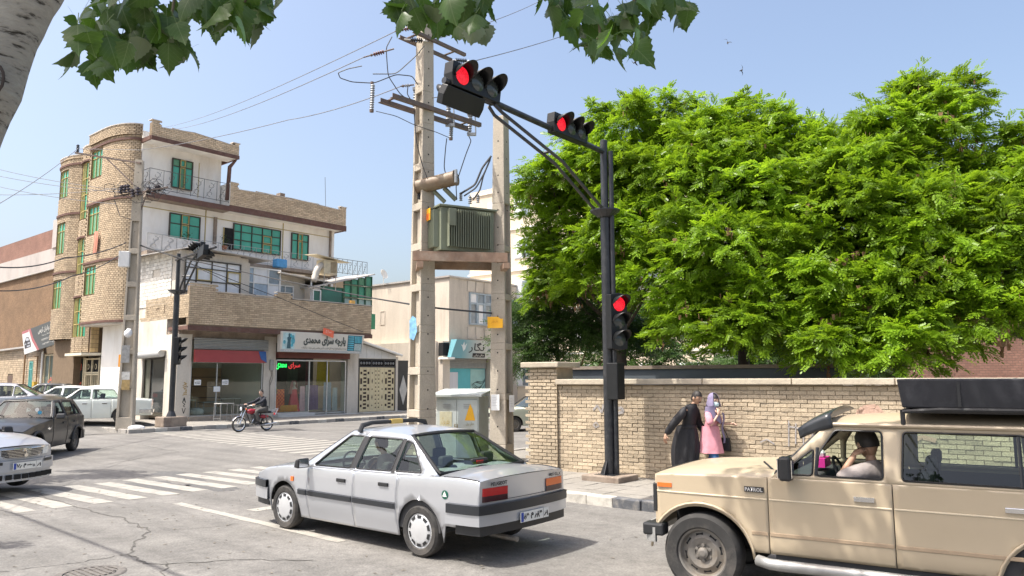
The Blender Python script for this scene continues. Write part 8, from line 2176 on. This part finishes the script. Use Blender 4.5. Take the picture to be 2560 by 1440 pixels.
q = MB(); q.lathe([(.0, .0), (.055, 0), (.05, .012), (.03, .015), (.028, .0)], (3.68, 0, .70), 'x', 14, 0, pi); q.box(3.68, 3.695, -.03, .03, .61, .655); q.tube([(3.69, 0, .60), (3.69, 0, .69)], .01, 5); q.build('emblem', CHROME, so)
R5 = dict(W=.765, wb=2.42, wr=.275, tw=.16, sill=.22, xr=-.58, xf=2.98, zfront=.28, zrear=.3, ra=.34, style='steel', belt=[(-.58, .88), (.2, .90), (1.5, .885), (2.0, .85), (2.6, .78), (2.98, .66)], crown=[(-.58, .92), (1.5, .93), (2.0, .90), (2.6, .83), (2.98, .70)],
    plan=[(-.58, .93), (-.3, .97), (.3, 1), (2, 1), (2.6, .97), (2.98, .87)], A0=1.62, A1=(1.08, 1.30), C1=(-.16, 1.30), C0=-.50, yroof=.55, ztop=1.385, rooftop=[(.5, 1.335)], cuts=[-.02, .70, 1.58], seat=.7, boot=False, win=[[(1.40, .925), (.80, .925), (.80, 1.255), (1.10, 1.255)], [(.70, .925), (.10, .93), (.06, 1.245), (.70, 1.255)], [(.03, .935), (-.22, .94), (-.10, 1.16), (.0, 1.2)]], open=(1, 0), bulf=.08)
DKG = mat('faded_dark_grey_paint', (.017, .0175, .019), rough=.3, var=.3, scale=2.5, coat=.3, dirt=(.08, .078, .075), dirt_amt=.4, dirt_scale=2.2, local=True)
ro, Yr_, zbr, zcr, wrapr, frr, rgr = car('small_hatchback', 'faded dark grey five-door hatchback turning out of the side street', (-13.9, 22.92, 0), 281, R5, DKG, scale=1.17)
trim_front(ro, Yr_, wrapr, frr, R5, DKG, z0=.5, z1=.6, bz=(.3, .48), lampz=(.5, .64)); trim_rear(ro, Yr_, wrapr, R5, bz=(.3, .5), lampz=(.52, .85), t0=.8)
q = MB()
for x in (0, 2.42):
    q.tube([(x + .36 * cos(t), Yr_(x, .6) + .012, .275 + .36 * sin(t)) for t in np.linspace(.1, pi - .1, 12)], .03, 6)
q.build('arch_trim', TRIM, ro)
q = MB(); q.tube([(1.60, .3, .96), (1.5, .05, 1.0)], .01, 4); q.build('wiper', TRIM, ro); q = MB(); q.tube([(1.6, -.3, .96), (1.5, -.5, 1.0)], .01, 4); q.build('wiper', TRIM, ro)
for y, z, m, nm in ((.42, 1.03, flat('sticker_blue', (.05, .3, .5), .4), 'round_sticker'), (.36, 1.10, PLATE, 'paper_sticker')):
    q = MB(); q.lathe([(0, 0), (.045, 0)], (1.46 + .05, y, z), 'x', 12); q.build(nm, m, ro)
PAY = dict(W=.81, wb=2.5, wr=.29, tw=.16, sill=.22, xr=-1.0, xf=3.3, zfront=.3, zrear=.3, ra=.345, style='steel', belt=[(-1.0, .86), (-.6, .90), (.4, .905), (2.0, .90), (2.6, .88), (3.3, .80)], crown=[(-1, .89), (-.6, .94), (.4, .95), (2, .95), (2.6, .93), (3.3, .84)],
    plan=[(-1, .93), (-.6, .98), (0, 1), (2.6, 1), (3.1, .97), (3.3, .93)], A0=1.98, A1=(1.42, 1.33), C1=(.18, 1.33), C0=-.28, yroof=.57, ztop=1.42, rooftop=[(.8, 1.36)], cuts=[.352, 1.0, 1.88], seat=.9, handle=CHROME, mx=.25, bulf=.04, bulr=.03, leanr=.05, win=[[(1.78, .945), (1.07, .945), (1.07, 1.275), (1.45, 1.275)], [(.98, .945), (.10, .95), (.30, 1.26), (.98, 1.275)]])
WHP = paint('white_paint', (.70, .74, .69), rough=.35, dust=.2); CRM = paint('celadon_paint', (.50, .53, .43), rough=.4, dust=.3); WH2 = paint('white_car_paint', (.68, .69, .69), rough=.35, dust=.25); SIL2 = paint('dull_silver_paint', (.42, .43, .45), metal=.4, dust=.3); DK2 = paint('charcoal_paint', (.04, .042, .045), dust=.3)
def parked(nm, label, px, Y, yaw, c, body, z=.0, **k):
    X = (px - 1280) / 1900 * Y
    m = (c['xr'] + c['xf']) / 2; e = V3((cos(rad(yaw)), sin(rad(yaw)), 0))
    r = car(nm, label, V3((X, Y, z)) - e * m, yaw, c, body, group='cars parked in the lane', **k)
    trim_front(r[0], r[1], r[4], r[5], c, body, bz=(.40, .52), barm=CHROME if c is PAY else TRIM, z0=.58, z1=.72, lampz=(.58, .72)); trim_rear(r[0], r[1], r[4], c, bz=(.40, .52), m=CHROME if c is PAY else TRIM)
    return r[0]
parked('classic_saloon', 'old white saloon with chrome bumpers parked behind the left power pole', 243, 32.6, 203, PAY, WHP, .26, scale=1.12)
parked('classic_saloon', 'old celadon green saloon parked in the side street past the wall pillar', 1340, 31.5, 205, PAY, CRM, 0)
parked('hatchback_car', 'white car parked just left of the old white saloon', 172, 35.2, 200, SED, WH2, .36, scale=1.05)
parked('dark_saloon', 'charcoal car squeezed between the white car and the dull silver saloon', 128, 37.0, 200, SED, DK2, .48, scale=1.05)
parked('dull_saloon', 'dull silver saloon with dark side windows parked at the left edge', 0, 31.0, 200, SED, SIL2, .5, scale=1.05)
tag_ = [(-22, 14.3)]
rp = MB()
def ramp(u, v):
    a = 31.4 + 60 * u; b = -3.4 + 19.7 * v; p = AB(a, b); return (p.x, p.y, .001 + .075 * max(0, min(a - 31.2, 8)) * min(1, max(0, (b - 6) / 4)) * min(1, (16.3 - b) / .6) * (0 if a < 33.3 and b > 13 else 1))
rp.grid(ramp, 60, 30); tag(rp.build('lane_slope', ASPH, smooth=True), kind='structure')
bc = thing('blue_container', 'blue ribbed steel container standing by the workshops at the left edge', 'container', AB(57, 14.2, .5), 140)
q = MB(); q.box(-2.5, 2.5, -1.0, 1.0, .2, 2.05); q.build('body', mat('blue_steel', (.02, .10, .42), rough=.5, var=.12, scale=2), bc, bev=.02)
for k in range(9): B('rib', mat('blue_steel', (.02, .10, .42)), bc, -2.3 + k * .56, -2.2 + k * .56, 1.0, 1.04, .3, 1.95)
B('skid', TRIM, bc, -2.4, 2.4, -.8, -.6, 0, .2); B('skid', TRIM, bc, -2.4, 2.4, .6, .8, 0, .2); text('lettering', 'باربری', PLATE, bc, frame((-1.2, 1.05, 1.6), (-1, 0, 0), (0, 0, 1)), width=1.0, height=.25)
# ------------------------------------------------------------ people and the motorcycle
SKN = mat('skin', (.42, .25, .165), rough=.55, var=.08, scale=9, local=True); SKN2 = mat('pale_skin', (.55, .36, .27), rough=.55, var=.06, scale=9, local=True)
HAIR = mat('dark_hair', (.018, .014, .012), rough=.6, var=.4, scale=40, local=True)
def cloth(n, c, r=.85): return mat(n, c, rough=r, var=.16, scale=9, bump=.4, bscale=16, local=True)
BLKC = cloth('black_cloth', (.012, .012, .015), .7); PINK = cloth('pink_cloth', (.62, .27, .32)); JEAN = cloth('blue_denim', (.04, .12, .28)); GREYC = cloth('grey_cotton', (.30, .265, .25)); NAVY = cloth('navy_jacket', (.02, .022, .032)); DGREY = cloth('dark_grey_trousers', (.09, .085, .08)); SCARF = cloth('grey_violet_scarf', (.22, .19, .30))
def skin(name, parent, J, bones, m, add=0.0, root=None, sub=2, flatk={}):
    ks = []; [ks.append(k) for b in bones for k in b if k not in ks]
    me = bpy.data.meshes.new(name); me.from_pydata([J[k][:3] for k in ks], [(ks.index(a), ks.index(b)) for a, b in bones], []); me.materials.append(m)
    o = bpy.data.objects.new(name, me); COL.objects.link(o); o.parent = parent
    md = o.modifiers.new('skin', 'SKIN'); md.use_smooth_shade = True; md.branch_smoothing = .6
    for i, k in enumerate(ks):
        r = J[k][3] + add; fl = flatk.get(k, 1.0); sv_ = me.skin_vertices[0].data[i]; sv_.radius = (r, r * fl); sv_.use_root = (k == (root or ks[0]))
    s_ = o.modifiers.new('sub', 'SUBSURF'); s_.levels = sub; s_.render_levels = sub
    return o
def chain(*k): return [(k[i], k[i + 1]) for i in range(len(k) - 1)]
ARM = lambda s: chain('chest', 'sh' + s, 'el' + s, 'wr' + s)
LEG = lambda s: chain('pelvis', 'hip' + s, 'kn' + s, 'an' + s)
def head(parent, p, yaw, pitch, roll=0, sk=None, hair='short', s=1.0):
    """skull with brow, nose, lips, chin and ears, looking along local +x"""
    sk = sk or SKN
    M = Matrix.Translation(p) @ Matrix.Rotation(rad(yaw), 4, 'Z') @ Matrix.Rotation(rad(pitch), 4, 'Y') @ Matrix.Rotation(rad(roll), 4, 'X') @ Matrix.Scale(s, 4)
    q = MB(); q.M = M
    def fn(u, v):
        a = 2 * pi * u; b = pi * (v - .5); x, y, z = cos(a) * cos(b), sin(a) * cos(b), sin(b)
        X, Yy, Z = .098 * x, .076 * y, .122 * z
        if z < 0: Yy *= 1 + .28 * z; X *= 1 + (.10 * z if x > 0 else .28 * z)
        f = max(0, x)
        g = lambda c, w_: math.exp(-((Z - c) / w_) ** 2)
        X += f * (.026 * g(-.028, .022) * math.exp(-(Yy / .016) ** 2) + .010 * g(.012, .018) - .010 * g(-.004, .014) * math.exp(-((abs(Yy) - .033) / .016) ** 2) + .010 * g(-.062, .010) * math.exp(-(Yy / .026) ** 2) + .012 * g(-.105, .02))
        return (X, Yy, Z)
    q.grid(fn, 36, 28); h = q.build('head', sk, parent, smooth=True, weld=True)
    q = MB(); q.M = M
    for sg in (1, -1): q.ball((-.005, sg * .078, -.012), (.026, .012, .034), 8, 6)
    q.build('ears', sk, h, smooth=True)
    q = MB(); q.M = M
    for sg in (1, -1): q.ball((.084, sg * .032, .002), (.012, .014, .008), 8, 5); q.tube([(.092, sg * .015, .022), (.092, sg * .032, .027), (.08, sg * .05, .02)], .005, 5)
    q.build('eyes_and_brows', HAIR, h)
    q = MB(); q.M = M; q.tube([(.088, -.02, -.066), (.096, 0, -.065), (.088, .02, -.066)], .004, 5); q.build('mouth', mat('lips', (.25, .09, .07), rough=.5), h)
    if hair:
        q = MB(); q.M = M
        def hf(u, v):
            a = 2 * pi * u; lo = .02 + (.028 if cos(a) > .4 else (-.045 if hair == 'bald' else -.09) if cos(a) < -.4 else -.025) + (0 if hair != 'short' else .01); k = v
            b0 = math.asin(max(-.9, min(.9, lo / .13))); b = b0 + (pi / 2 - b0) * k; nz = 1.03 + .035 * noise.noise((a * 2, k * 5, 3))
            return (.103 * cos(a) * cos(b) * nz * 1.02, .082 * sin(a) * cos(b) * nz, .13 * sin(b) * nz)
        if hair == 'bald':
            hf0 = hf; hf = lambda u, v: hf0(u, v * .58)
        q.grid(hf, 28, 8); q.build('hair', HAIR, h, smooth=True)
    return h
def hand(parent, p, d, up, sk, curl=.5, s=1.0, side=1):
    """palm, four fingers of different length and a thumb; d = direction of the fingers, up = back of the hand"""
    x = V3(d).normalized(); z = V3(up); z = (z - x * z.dot(x)).normalized(); y = z.cross(x) * side
    P = lambda a, b, c: tuple(V3(p) + (x * a + y * b + z * c) * s)
    q = MB(); q.tube([P(-.03, 0, 0), P(.0, 0, 0), P(.04, 0, 0), P(.085, 0, 0)], [.026 * s, .03 * s, .041 * s, .038 * s], 8, up=tuple(z), flat=.5)
    for i, (b, L) in enumerate(((.030, .068), (.010, .078), (-.010, .073), (-.029, .055))):
        pts = [P(.07, b, 0)]; a = 0; X, Z = .08, 0
        for k in range(3): a -= curl * (.55 + .25 * k); X += L / 3 * cos(a); Z += L / 3 * sin(a); pts.append(P(X, b * 1.05, Z))
        q.tube(pts, [.0095 * s, .009 * s, .008 * s, .0065 * s], 6)
    q.tube([P(.015, .028, -.004), P(.04, .052, -.014), P(.065, .058, -.026), P(.085, .05, -.036)], [.012 * s, .0115 * s, .010 * s, .007 * s], 6)
    return q.build('hand', sk, parent, smooth=True)
def person(label, loc, yaw, J, sk, bones=None, group=None):
    o = thing('person', label, 'person', loc, yaw, group)
    thin = {k: (*v[:3], v[3] * (.42 if k[:2] in ('pe', 'wa', 'ch', 'sh', 'hi', 'kn') else .7 if k[:2] == 'el' else 1)) for k, v in J.items()}
    skin('body', o, thin, bones or (chain('pelvis', 'waist', 'chest', 'neck', 'jaw') + ARM('R') + ARM('L') + LEG('R') + LEG('L') + chain('anR', 'toeR') + chain('anL', 'toeL')), sk, -.012, 'pelvis')
    return o
# man in black Kurdish dress
J = dict(pelvis=(0, 0, .93, .135), waist=(.02, 0, 1.07, .115), chest=(.07, 0, 1.28, .155), neck=(.12, 0, 1.44, .06), jaw=(.155, 0, 1.52, .06), shR=(.05, -.19, 1.37, .07), elR=(-.14, -.29, 1.13, .05), wrR=(-.30, -.31, .91, .038), shL=(.08, .19, 1.37, .07), elL=(.10, .26, 1.10, .05), wrL=(.27, .24, .90, .038),
    hipR=(0, -.10, .88, .10), knR=(.07, -.10, .50, .06), anR=(.02, -.11, .14, .05), toeR=(.17, -.12, .045, .045), hipL=(0, .10, .88, .10), knL=(-.07, .10, .50, .06), anL=(-.22, .11, .20, .05), toeL=(-.1, .12, .07, .045))
mn = person('man with moustache in loose black Kurdish shirt and baggy trousers walking along the brick wall', (3.22, 14.18, .15), -34, J, SKN)
skin('shirt', mn, J, chain('pelvis', 'waist', 'chest', 'neck') + ARM('R') + ARM('L'), BLKC, .028, 'chest')
def bag(u, v):
    a = 2 * pi * u; z = 1.06 - v * .80; k = sin(pi * min(1, v * .72 + .12)) ** .8
    r_ = (.115 + .092 * k) * (1 + .10 * sin(a * 9 + 2 * v) * v ** .5 * (1 - .4 * v)); return (-.02 - .04 * v + r_ * 1.15 * cos(a) * (1 + .25 * v * (cos(a) < 0)), r_ * .85 * sin(a), z)
q = MB(); q.grid(bag, 66, 14); q.build('baggy_trousers', BLKC, mn, smooth=True)
for k in ('R', 'L'): q = MB(); a, t = V3(J['an' + k][:3]), V3(J['toe' + k][:3]); q.tube([a + V3((-.06, 0, -.06)), a + V3((0, 0, -.05)), t], [.045, .055, .04], 8); q.build('shoe', TRIM, mn, smooth=True)
q = MB(); q.lathe([(.15, 0), (.158, .03), (.15, .06)], (.015, 0, 1.02), n=20); q.build('sash', BLKC, mn, smooth=True)
q = MB(); q.lathe([(.075, 0), (.068, .05)], (.115, 0, 1.42), n=12); q.build('collar', BLKC, mn)
h = head(mn, (.19, 0, 1.575), -18, 16, hair='full'); q = MB(); q.M = Matrix.Translation((.19, 0, 1.575)) @ Matrix.Rotation(rad(-18), 4, 'Z') @ Matrix.Rotation(rad(16), 4, 'Y'); q.tube([(.088, -.032, -.058), (.108, 0, -.048), (.088, .032, -.058)], .009, 6); q.build('moustache', HAIR, h)
hand(mn, (-.305, -.312, .895), (-.12, -.05, -1), (-.3, -1, 0), SKN, .35); hand(mn, (.285, .24, .885), (.45, 0, -1), (.4, 1, 0), SKN, .4)
# woman in pink
J = dict(pelvis=(0, 0, .90, .13), waist=(0, 0, 1.02, .12), chest=(.02, 0, 1.24, .125), neck=(.04, 0, 1.39, .05), jaw=(.06, 0, 1.45, .055), shR=(.02, -.17, 1.33, .055), elR=(.12, -.26, 1.08, .045), wrR=(.20, -.12, 1.27, .033), shL=(.02, .17, 1.33, .055), elL=(.10, .24, 1.09, .045), wrL=(.30, .20, 1.10, .033),
    hipR=(0, -.09, .86, .095), knR=(.12, -.09, .48, .065), anR=(-.03, -.09, .11, .045), toeR=(.12, -.1, .04, .04), hipL=(0, .09, .86, .095), knL=(.0, .09, .48, .065), anL=(-.22, .09, .14, .045), toeL=(-.1, .1, .06, .04))
wm = person('woman in a pink tunic, violet headscarf and face mask walking beside the man in black', (3.62, 14.13, .15), -36, J, SKN2)
[skin('trouser_leg', wm, J, chain('hip' + k, 'kn' + k, 'an' + k), JEAN, .012) for k in 'RL']; skin('tunic', wm, J, chain('pelvis', 'waist', 'chest', 'neck') + chain('chest', 'shR', 'elR') + chain('chest', 'shL', 'elL'), PINK, .026, 'chest')
q = MB(); q.grid(lambda u, v: ((.15 + .075 * v) * cos(2 * pi * u) * (1 + .05 * sin(2 * pi * u * 7) * v), (.165 + .05 * v) * sin(2 * pi * u) * (1 + .05 * sin(2 * pi * u * 7) * v), 1.06 - .48 * v), 44, 8); q.build('tunic_skirt', PINK, wm, smooth=True)
h = head(wm, (.085, 0, 1.52), -22, 4, sk=SKN2, hair='full', s=.95); Mh = Matrix.Translation((.085, 0, 1.52)) @ Matrix.Rotation(rad(-22), 4, 'Z') @ Matrix.Scale(.95, 4)
q = MB(); q.M = Mh; q.grid(lambda u, v: (.098 + .014 * sin(pi * v) - .10 * abs(2 * u - 1) ** 2.5 * .7, .075 * (2 * u - 1), -.02 - .085 * v), 10, 6); q.build('face_mask', flat('mask_blue', (.55, .72, .76), .8), h, smooth=True)
q = MB(); q.M = Mh
def sc_(u, v):
    a = pi * .27 + 2 * pi * .73 * u; b = pi / 2 - v * pi * .62; k = 1 + .6 * max(0, v - .72) * 2.2
    return (.118 * cos(a) * cos(b) * k - .012, .10 * sin(a) * cos(b) * k, .15 * sin(b) - .0 - .16 * max(0, v - .6))
q.grid(sc_, 26, 16); q.build('headscarf', SCARF, wm, smooth=True, solid=.006)
q = MB(); q.grid(lambda u, v: (.02 + .17 * cos(pi * (u - .5) * 1.2) * (.6 + .4 * v) + .02, -.02 + .20 * sin(pi * (u - .5) * 1.2), 1.42 - .10 * v - .22 * (1 - abs(2 * u - 1)) * v), 14, 8); q.grid(lambda u, v: (.19 + .02 * sin(v * 9), .10 + .10 * u, 1.3 - .55 * v), 4, 8); q.build('scarf_drape', SCARF, wm, smooth=True)
q = MB(); q.hexa([(.02, .20, .62), (.28, .20, .60), (.28, .28, .60), (.02, .28, .62), (.04, .21, .84), (.26, .21, .84), (.26, .27, .84), (.04, .27, .84)]); q.tube([(.06, .24, .84), (.03, .19, 1.34), (.24, .24, .84)], .008, 5); q.build('handbag', BLKC, wm)
hand(wm, (.205, -.105, 1.29), (-.15, .5, 1), (.8, -.5, .2), SKN2, .5, .9); hand(wm, (.315, .2, 1.10), (1, -.2, .15), (0, .3, 1), SKN2, .7, .9)
for k in ('R', 'L'): q = MB(); a, t = V3(J['an' + k][:3]), V3(J['toe' + k][:3]); q.tube([a + V3((-.05, 0, -.05)), a + V3((0, 0, -.04)), t], [.04, .048, .035], 8); q.build('shoe', PLATE, wm, smooth=True)
# --- motorcycle
mc = thing('motorcycle', 'red motorcycle with chrome mudguard ridden across the side street', 'motorcycle', (-10.12, 31.72, 0), 230)
REDP = mat('red_tank', (.32, .012, .025), rough=.25, var=.1, scale=5, coat=.6, local=True); ENG = mat('engine_alloy', (.16, .155, .15), rough=.5, metal=.6, var=.4, scale=14, local=True)
for x, r_ in ((0, .30), (1.25, .31)):
    w_ = bpy.data.objects.new('wheel', None); COL.objects.link(w_); w_.parent = mc; w_.location = (x, 0, r_)
    q = MB(); q.lathe([(r_ - .06, -.03), (r_ - .02, -.045), (r_, -.015), (r_, .015), (r_ - .02, .045), (r_ - .06, .03)], ax='y', n=36); q.build('tyre', RUB, w_, smooth=True)
    q = MB(); q.lathe([(r_ - .06, -.028), (r_ - .085, -.02), (r_ - .085, .02), (r_ - .06, .028)], ax='y', n=36); q.build('rim', CHROME, w_, smooth=True)
    q = MB(); q.tube([(0, -.07, 0), (0, .07, 0)], .06 if x == 0 else .045, 10)
    for k in range(18): t = k * 2 * pi / 18; q.tube([(.04 * cos(t + .5), .03 * (-1) ** k, .04 * sin(t + .5)), ((r_ - .08) * cos(t), 0, (r_ - .08) * sin(t))], .003, 3)
    q.build('spokes', GALV, w_)
def mp(nm, m, *tubes, sm=True):
    q = MB(); [q.tube(p, r, 8) for p, r in tubes]; return q.build(nm, m, mc, smooth=40)
for sg in (1, -1): mp('fork_leg', CHROME, ([(1.27, sg * .09, .31), (1.10, sg * .09, .72)], .026), ([(1.10, sg * .09, .72), (1.00, sg * .09, .95)], .02)); mp('shock_absorber', ENG, ([(.05, sg * .12, .32), (.15, sg * .12, .66)], .028))
q = MB()
for x0, r0, a0, a1, m in ((1.25, .335, .5, 2.4, 0), (0, .33, .7, 2.7, 0)): q.grid(lambda u, v: (x0 + r0 * cos(a0 + (a1 - a0) * u), .06 * (2 * v - 1), (.31 if x0 else .30) + r0 * sin(a0 + (a1 - a0) * u) - .02 * (2 * v - 1) ** 2), 14, 4)
q.build('mudguard', CHROME, mc, smooth=True)
q = MB(); q.ball((.72, 0, .80), (.23, .12, .11), 16, 10); q.build('tank', REDP, mc, smooth=True); q = MB(); q.ball((.18, .1, .58), (.19, .04, .08), 12, 8); q.ball((.18, -.1, .58), (.19, .04, .08), 12, 8); q.build('side_panel', REDP, mc, smooth=True)
q = MB(); q.box(-.18, .50, -.12, .12, .72, .80); q.build('saddle', BLKC, mc, bev=.035)
mp('frame', TRIM, ([(.98, 0, .88), (.55, 0, .72), (-.25, 0, .72)], .022), ([(.98, 0, .84), (.78, 0, .38), (.35, 0, .28)], .022), ([(.35, .05, .3), (0, .08, .3)], .025), ([(.30, 0, .70), (.35, 0, .28)], .02), ([(.4, -.22, .27), (.4, .22, .27)], .016))
q = MB(); q.box(.38, .72, -.11, .11, .26, .44); q.tube([(.58, 0, .42), (.66, 0, .66)], .085, 10)
for k in range(5): q.tube([(.585 + .014 * k, 0, .45 + .04 * k), (.588 + .014 * k, 0, .46 + .04 * k)], .11, 10)
q.build('engine', ENG, mc, bev=.02)
mp('exhaust', CHROME, ([(.66, .1, .5), (.76, .12, .34), (.6, .13, .24), (.2, .14, .24)], .02), ([(.2, .14, .24), (-.35, .15, .30)], .038))
mp('handlebar', CHROME, ([(.80, .36, 1.03), (.90, .22, 1.05), (1.0, .06, .98), (1.0, -.06, .98), (.90, -.22, 1.05), (.80, -.36, 1.03)], .014)); mp('rear_rack', CHROME, ([(-.1, .12, .74), (-.45, .12, .86), (-.5, 0, .88), (-.45, -.12, .86), (-.1, -.12, .74)], .012), ([(-.42, .12, .86), (-.3, .12, .62)], .012))
q = MB(); q.tube([(1.06, 0, .92), (1.13, 0, .92), (1.19, 0, .92)], [.06, .095, .09], 14); hl = q.build('headlamp', TRIM, mc, smooth=40); q = MB(); q.lathe([(0, 1.205), (.085, 1.19)], (0, 0, .92), 'x', 14); q.build('lens', HEADL, hl)
for sg in (1, -1): q = MB(); q.ball((1.06, sg * .17, .90), .035, 8, 6); q.build('indicator', ORL, mc)
q = MB(); q.box(1.0, 1.08, -.12, .12, 1.0, 1.08); q.build('dials', TRIM, mc, bev=.02); q = MB(); q.box(-.40, -.34, -.06, .06, .62, .70); q.build('tail_light', REDL, mc, bev=.01)
def seated(z, lean=0.0): return dict(pelvis=(0, 0, z + .08, .125), waist=(.0 + lean * .4, 0, z + .22, .13), chest=(.03 + lean, 0, z + .44, .15), neck=(.07 + lean, 0, z + .60, .055), jaw=(.10 + lean, 0, z + .67, .06), shR=(.03 + lean, -.18, z + .53, .065), shL=(.03 + lean, .18, z + .53, .065), elR=(.22, -.25, z + .30, .048), elL=(.22, .25, z + .30, .048), wrR=(.45, -.2, z + .27, .035), wrL=(.45, .2, z + .27, .035),
    hipR=(.02, -.1, z + .07, .1), hipL=(.02, .1, z + .07, .1), knR=(.42, -.13, z + .12, .07), knL=(.42, .13, z + .12, .07), anR=(.36, -.14, z - .30, .05), anL=(.36, .14, z - .30, .05), toeR=(.52, -.14, z - .36, .042), toeL=(.52, .14, z - .36, .042))
J = seated(.80, .02); J.update(elR=(.30, -.27, 1.16, .046), elL=(.30, .27, 1.16, .046), wrR=(.58, -.30, 1.09, .033), wrL=(.58, .30, 1.09, .033), knR=(.46, -.19, .82, .07), knL=(.46, .19, .82, .07), anR=(.34, -.2, .38, .05), anL=(.34, .2, .38, .05), toeR=(.50, -.2, .30, .042), toeL=(.50, .2, .30, .042))
rd = person('young motorcyclist without helmet in a dark jacket and grey trousers on the red motorcycle', (-10.12 + .16 * cos(rad(230)), 31.72 + .16 * sin(rad(230)), 0), 230, J, SKN2)
skin('jacket', rd, J, chain('pelvis', 'waist', 'chest', 'neck') + ARM('R') + ARM('L'), NAVY, .016, 'chest'); skin('trousers', rd, J, LEG('R') + LEG('L'), DGREY, .014, 'pelvis')
head(rd, (.14, 0, 1.545), 14, 2, sk=SKN2)
for sg in (1, -1): hand(rd, (.60, sg * .305, 1.09), (1, 0, -.1), (0, 0, 1), SKN2, .85)
for k in ('R', 'L'): q = MB(); a, t = V3(J['an' + k][:3]), V3(J['toe' + k][:3]); q.tube([a + V3((-.07, 0, -.04)), a, t], [.045, .055, .045], 8); q.build('shoe', TRIM, rd, smooth=True)
# --- driver of the off-roader: elbow on the sill, fist at the ear
SM = Matrix.Translation(po_) @ Matrix.Rotation(rad(ya), 4, 'Z')
J = seated(.72, .0); J.update(shL=(.05, .20, 1.27, .075), elL=(.33, .42, 1.17, .055), wrL=(.20, .20, 1.385, .042), chest=(.05, .06, 1.15, .16), neck=(.08, .06, 1.32, .062), jaw=(.10, .05, 1.39, .065), anR=(.55, -.14, .5, .05), anL=(.55, .14, .5, .05), toeR=(.66, -.14, .45, .042), toeL=(.66, .14, .45, .042))
dp = SM @ V3((1.37, .37, 0))
dv = person('balding off-roader driver in a grey shirt with his fist against his ear', dp, ya, J, SKN)
skin('shirt', dv, J, chain('pelvis', 'waist', 'chest', 'neck') + chain('chest', 'shR', 'elR') + chain('chest', 'shL', 'elL'), GREYC, .02, 'chest')
head(dv, (.115, .03, 1.475), -48, 6, -6, hair='bald', s=1.16)
hand(dv, (.195, .185, 1.395), (-.5, -.65, .35), (.3, .6, .7), SKN, .9, 1.05)
# --- drivers of the silver saloon and the dark hatchback
for (lab, M0, p, yw, c, hz) in (('driver of the clean silver saloon seen dimly through the rear side window', Matrix.Translation((-.58, 9.93, 0)) @ Matrix.Rotation(rad(140.5), 4, 'Z'), (1.10, .38, 0), 140.5, GREYC, .50), ('driver of the faded dark hatchback leaning at the open side window', Matrix.Translation((-13.9, 22.92, 0)) @ Matrix.Rotation(rad(281), 4, 'Z'), (.82, .42, .08), 281, cloth('dusky_shirt', (.2, .12, .1)), .46)):
    J = seated(hz); J.update(anR=(.6, -.14, .34, .05), anL=(.6, .14, .34, .05), toeR=(.68, -.14, .3, .04), toeL=(.68, .14, .3, .04))
    d_ = person(lab, M0 @ V3(p), yw, J, SKN); skin('shirt', d_, J, chain('pelvis', 'waist', 'chest', 'neck') + chain('chest', 'shR', 'elR') + chain('chest', 'shL', 'elL'), c, .018, 'chest'); head(d_, (.13, 0, hz + .74), 0, 0)
    for sg in (1, -1): hand(d_, (.47, sg * .2, hz + .27), (1, 0, .2), (0, 0, 1), SKN, .85)
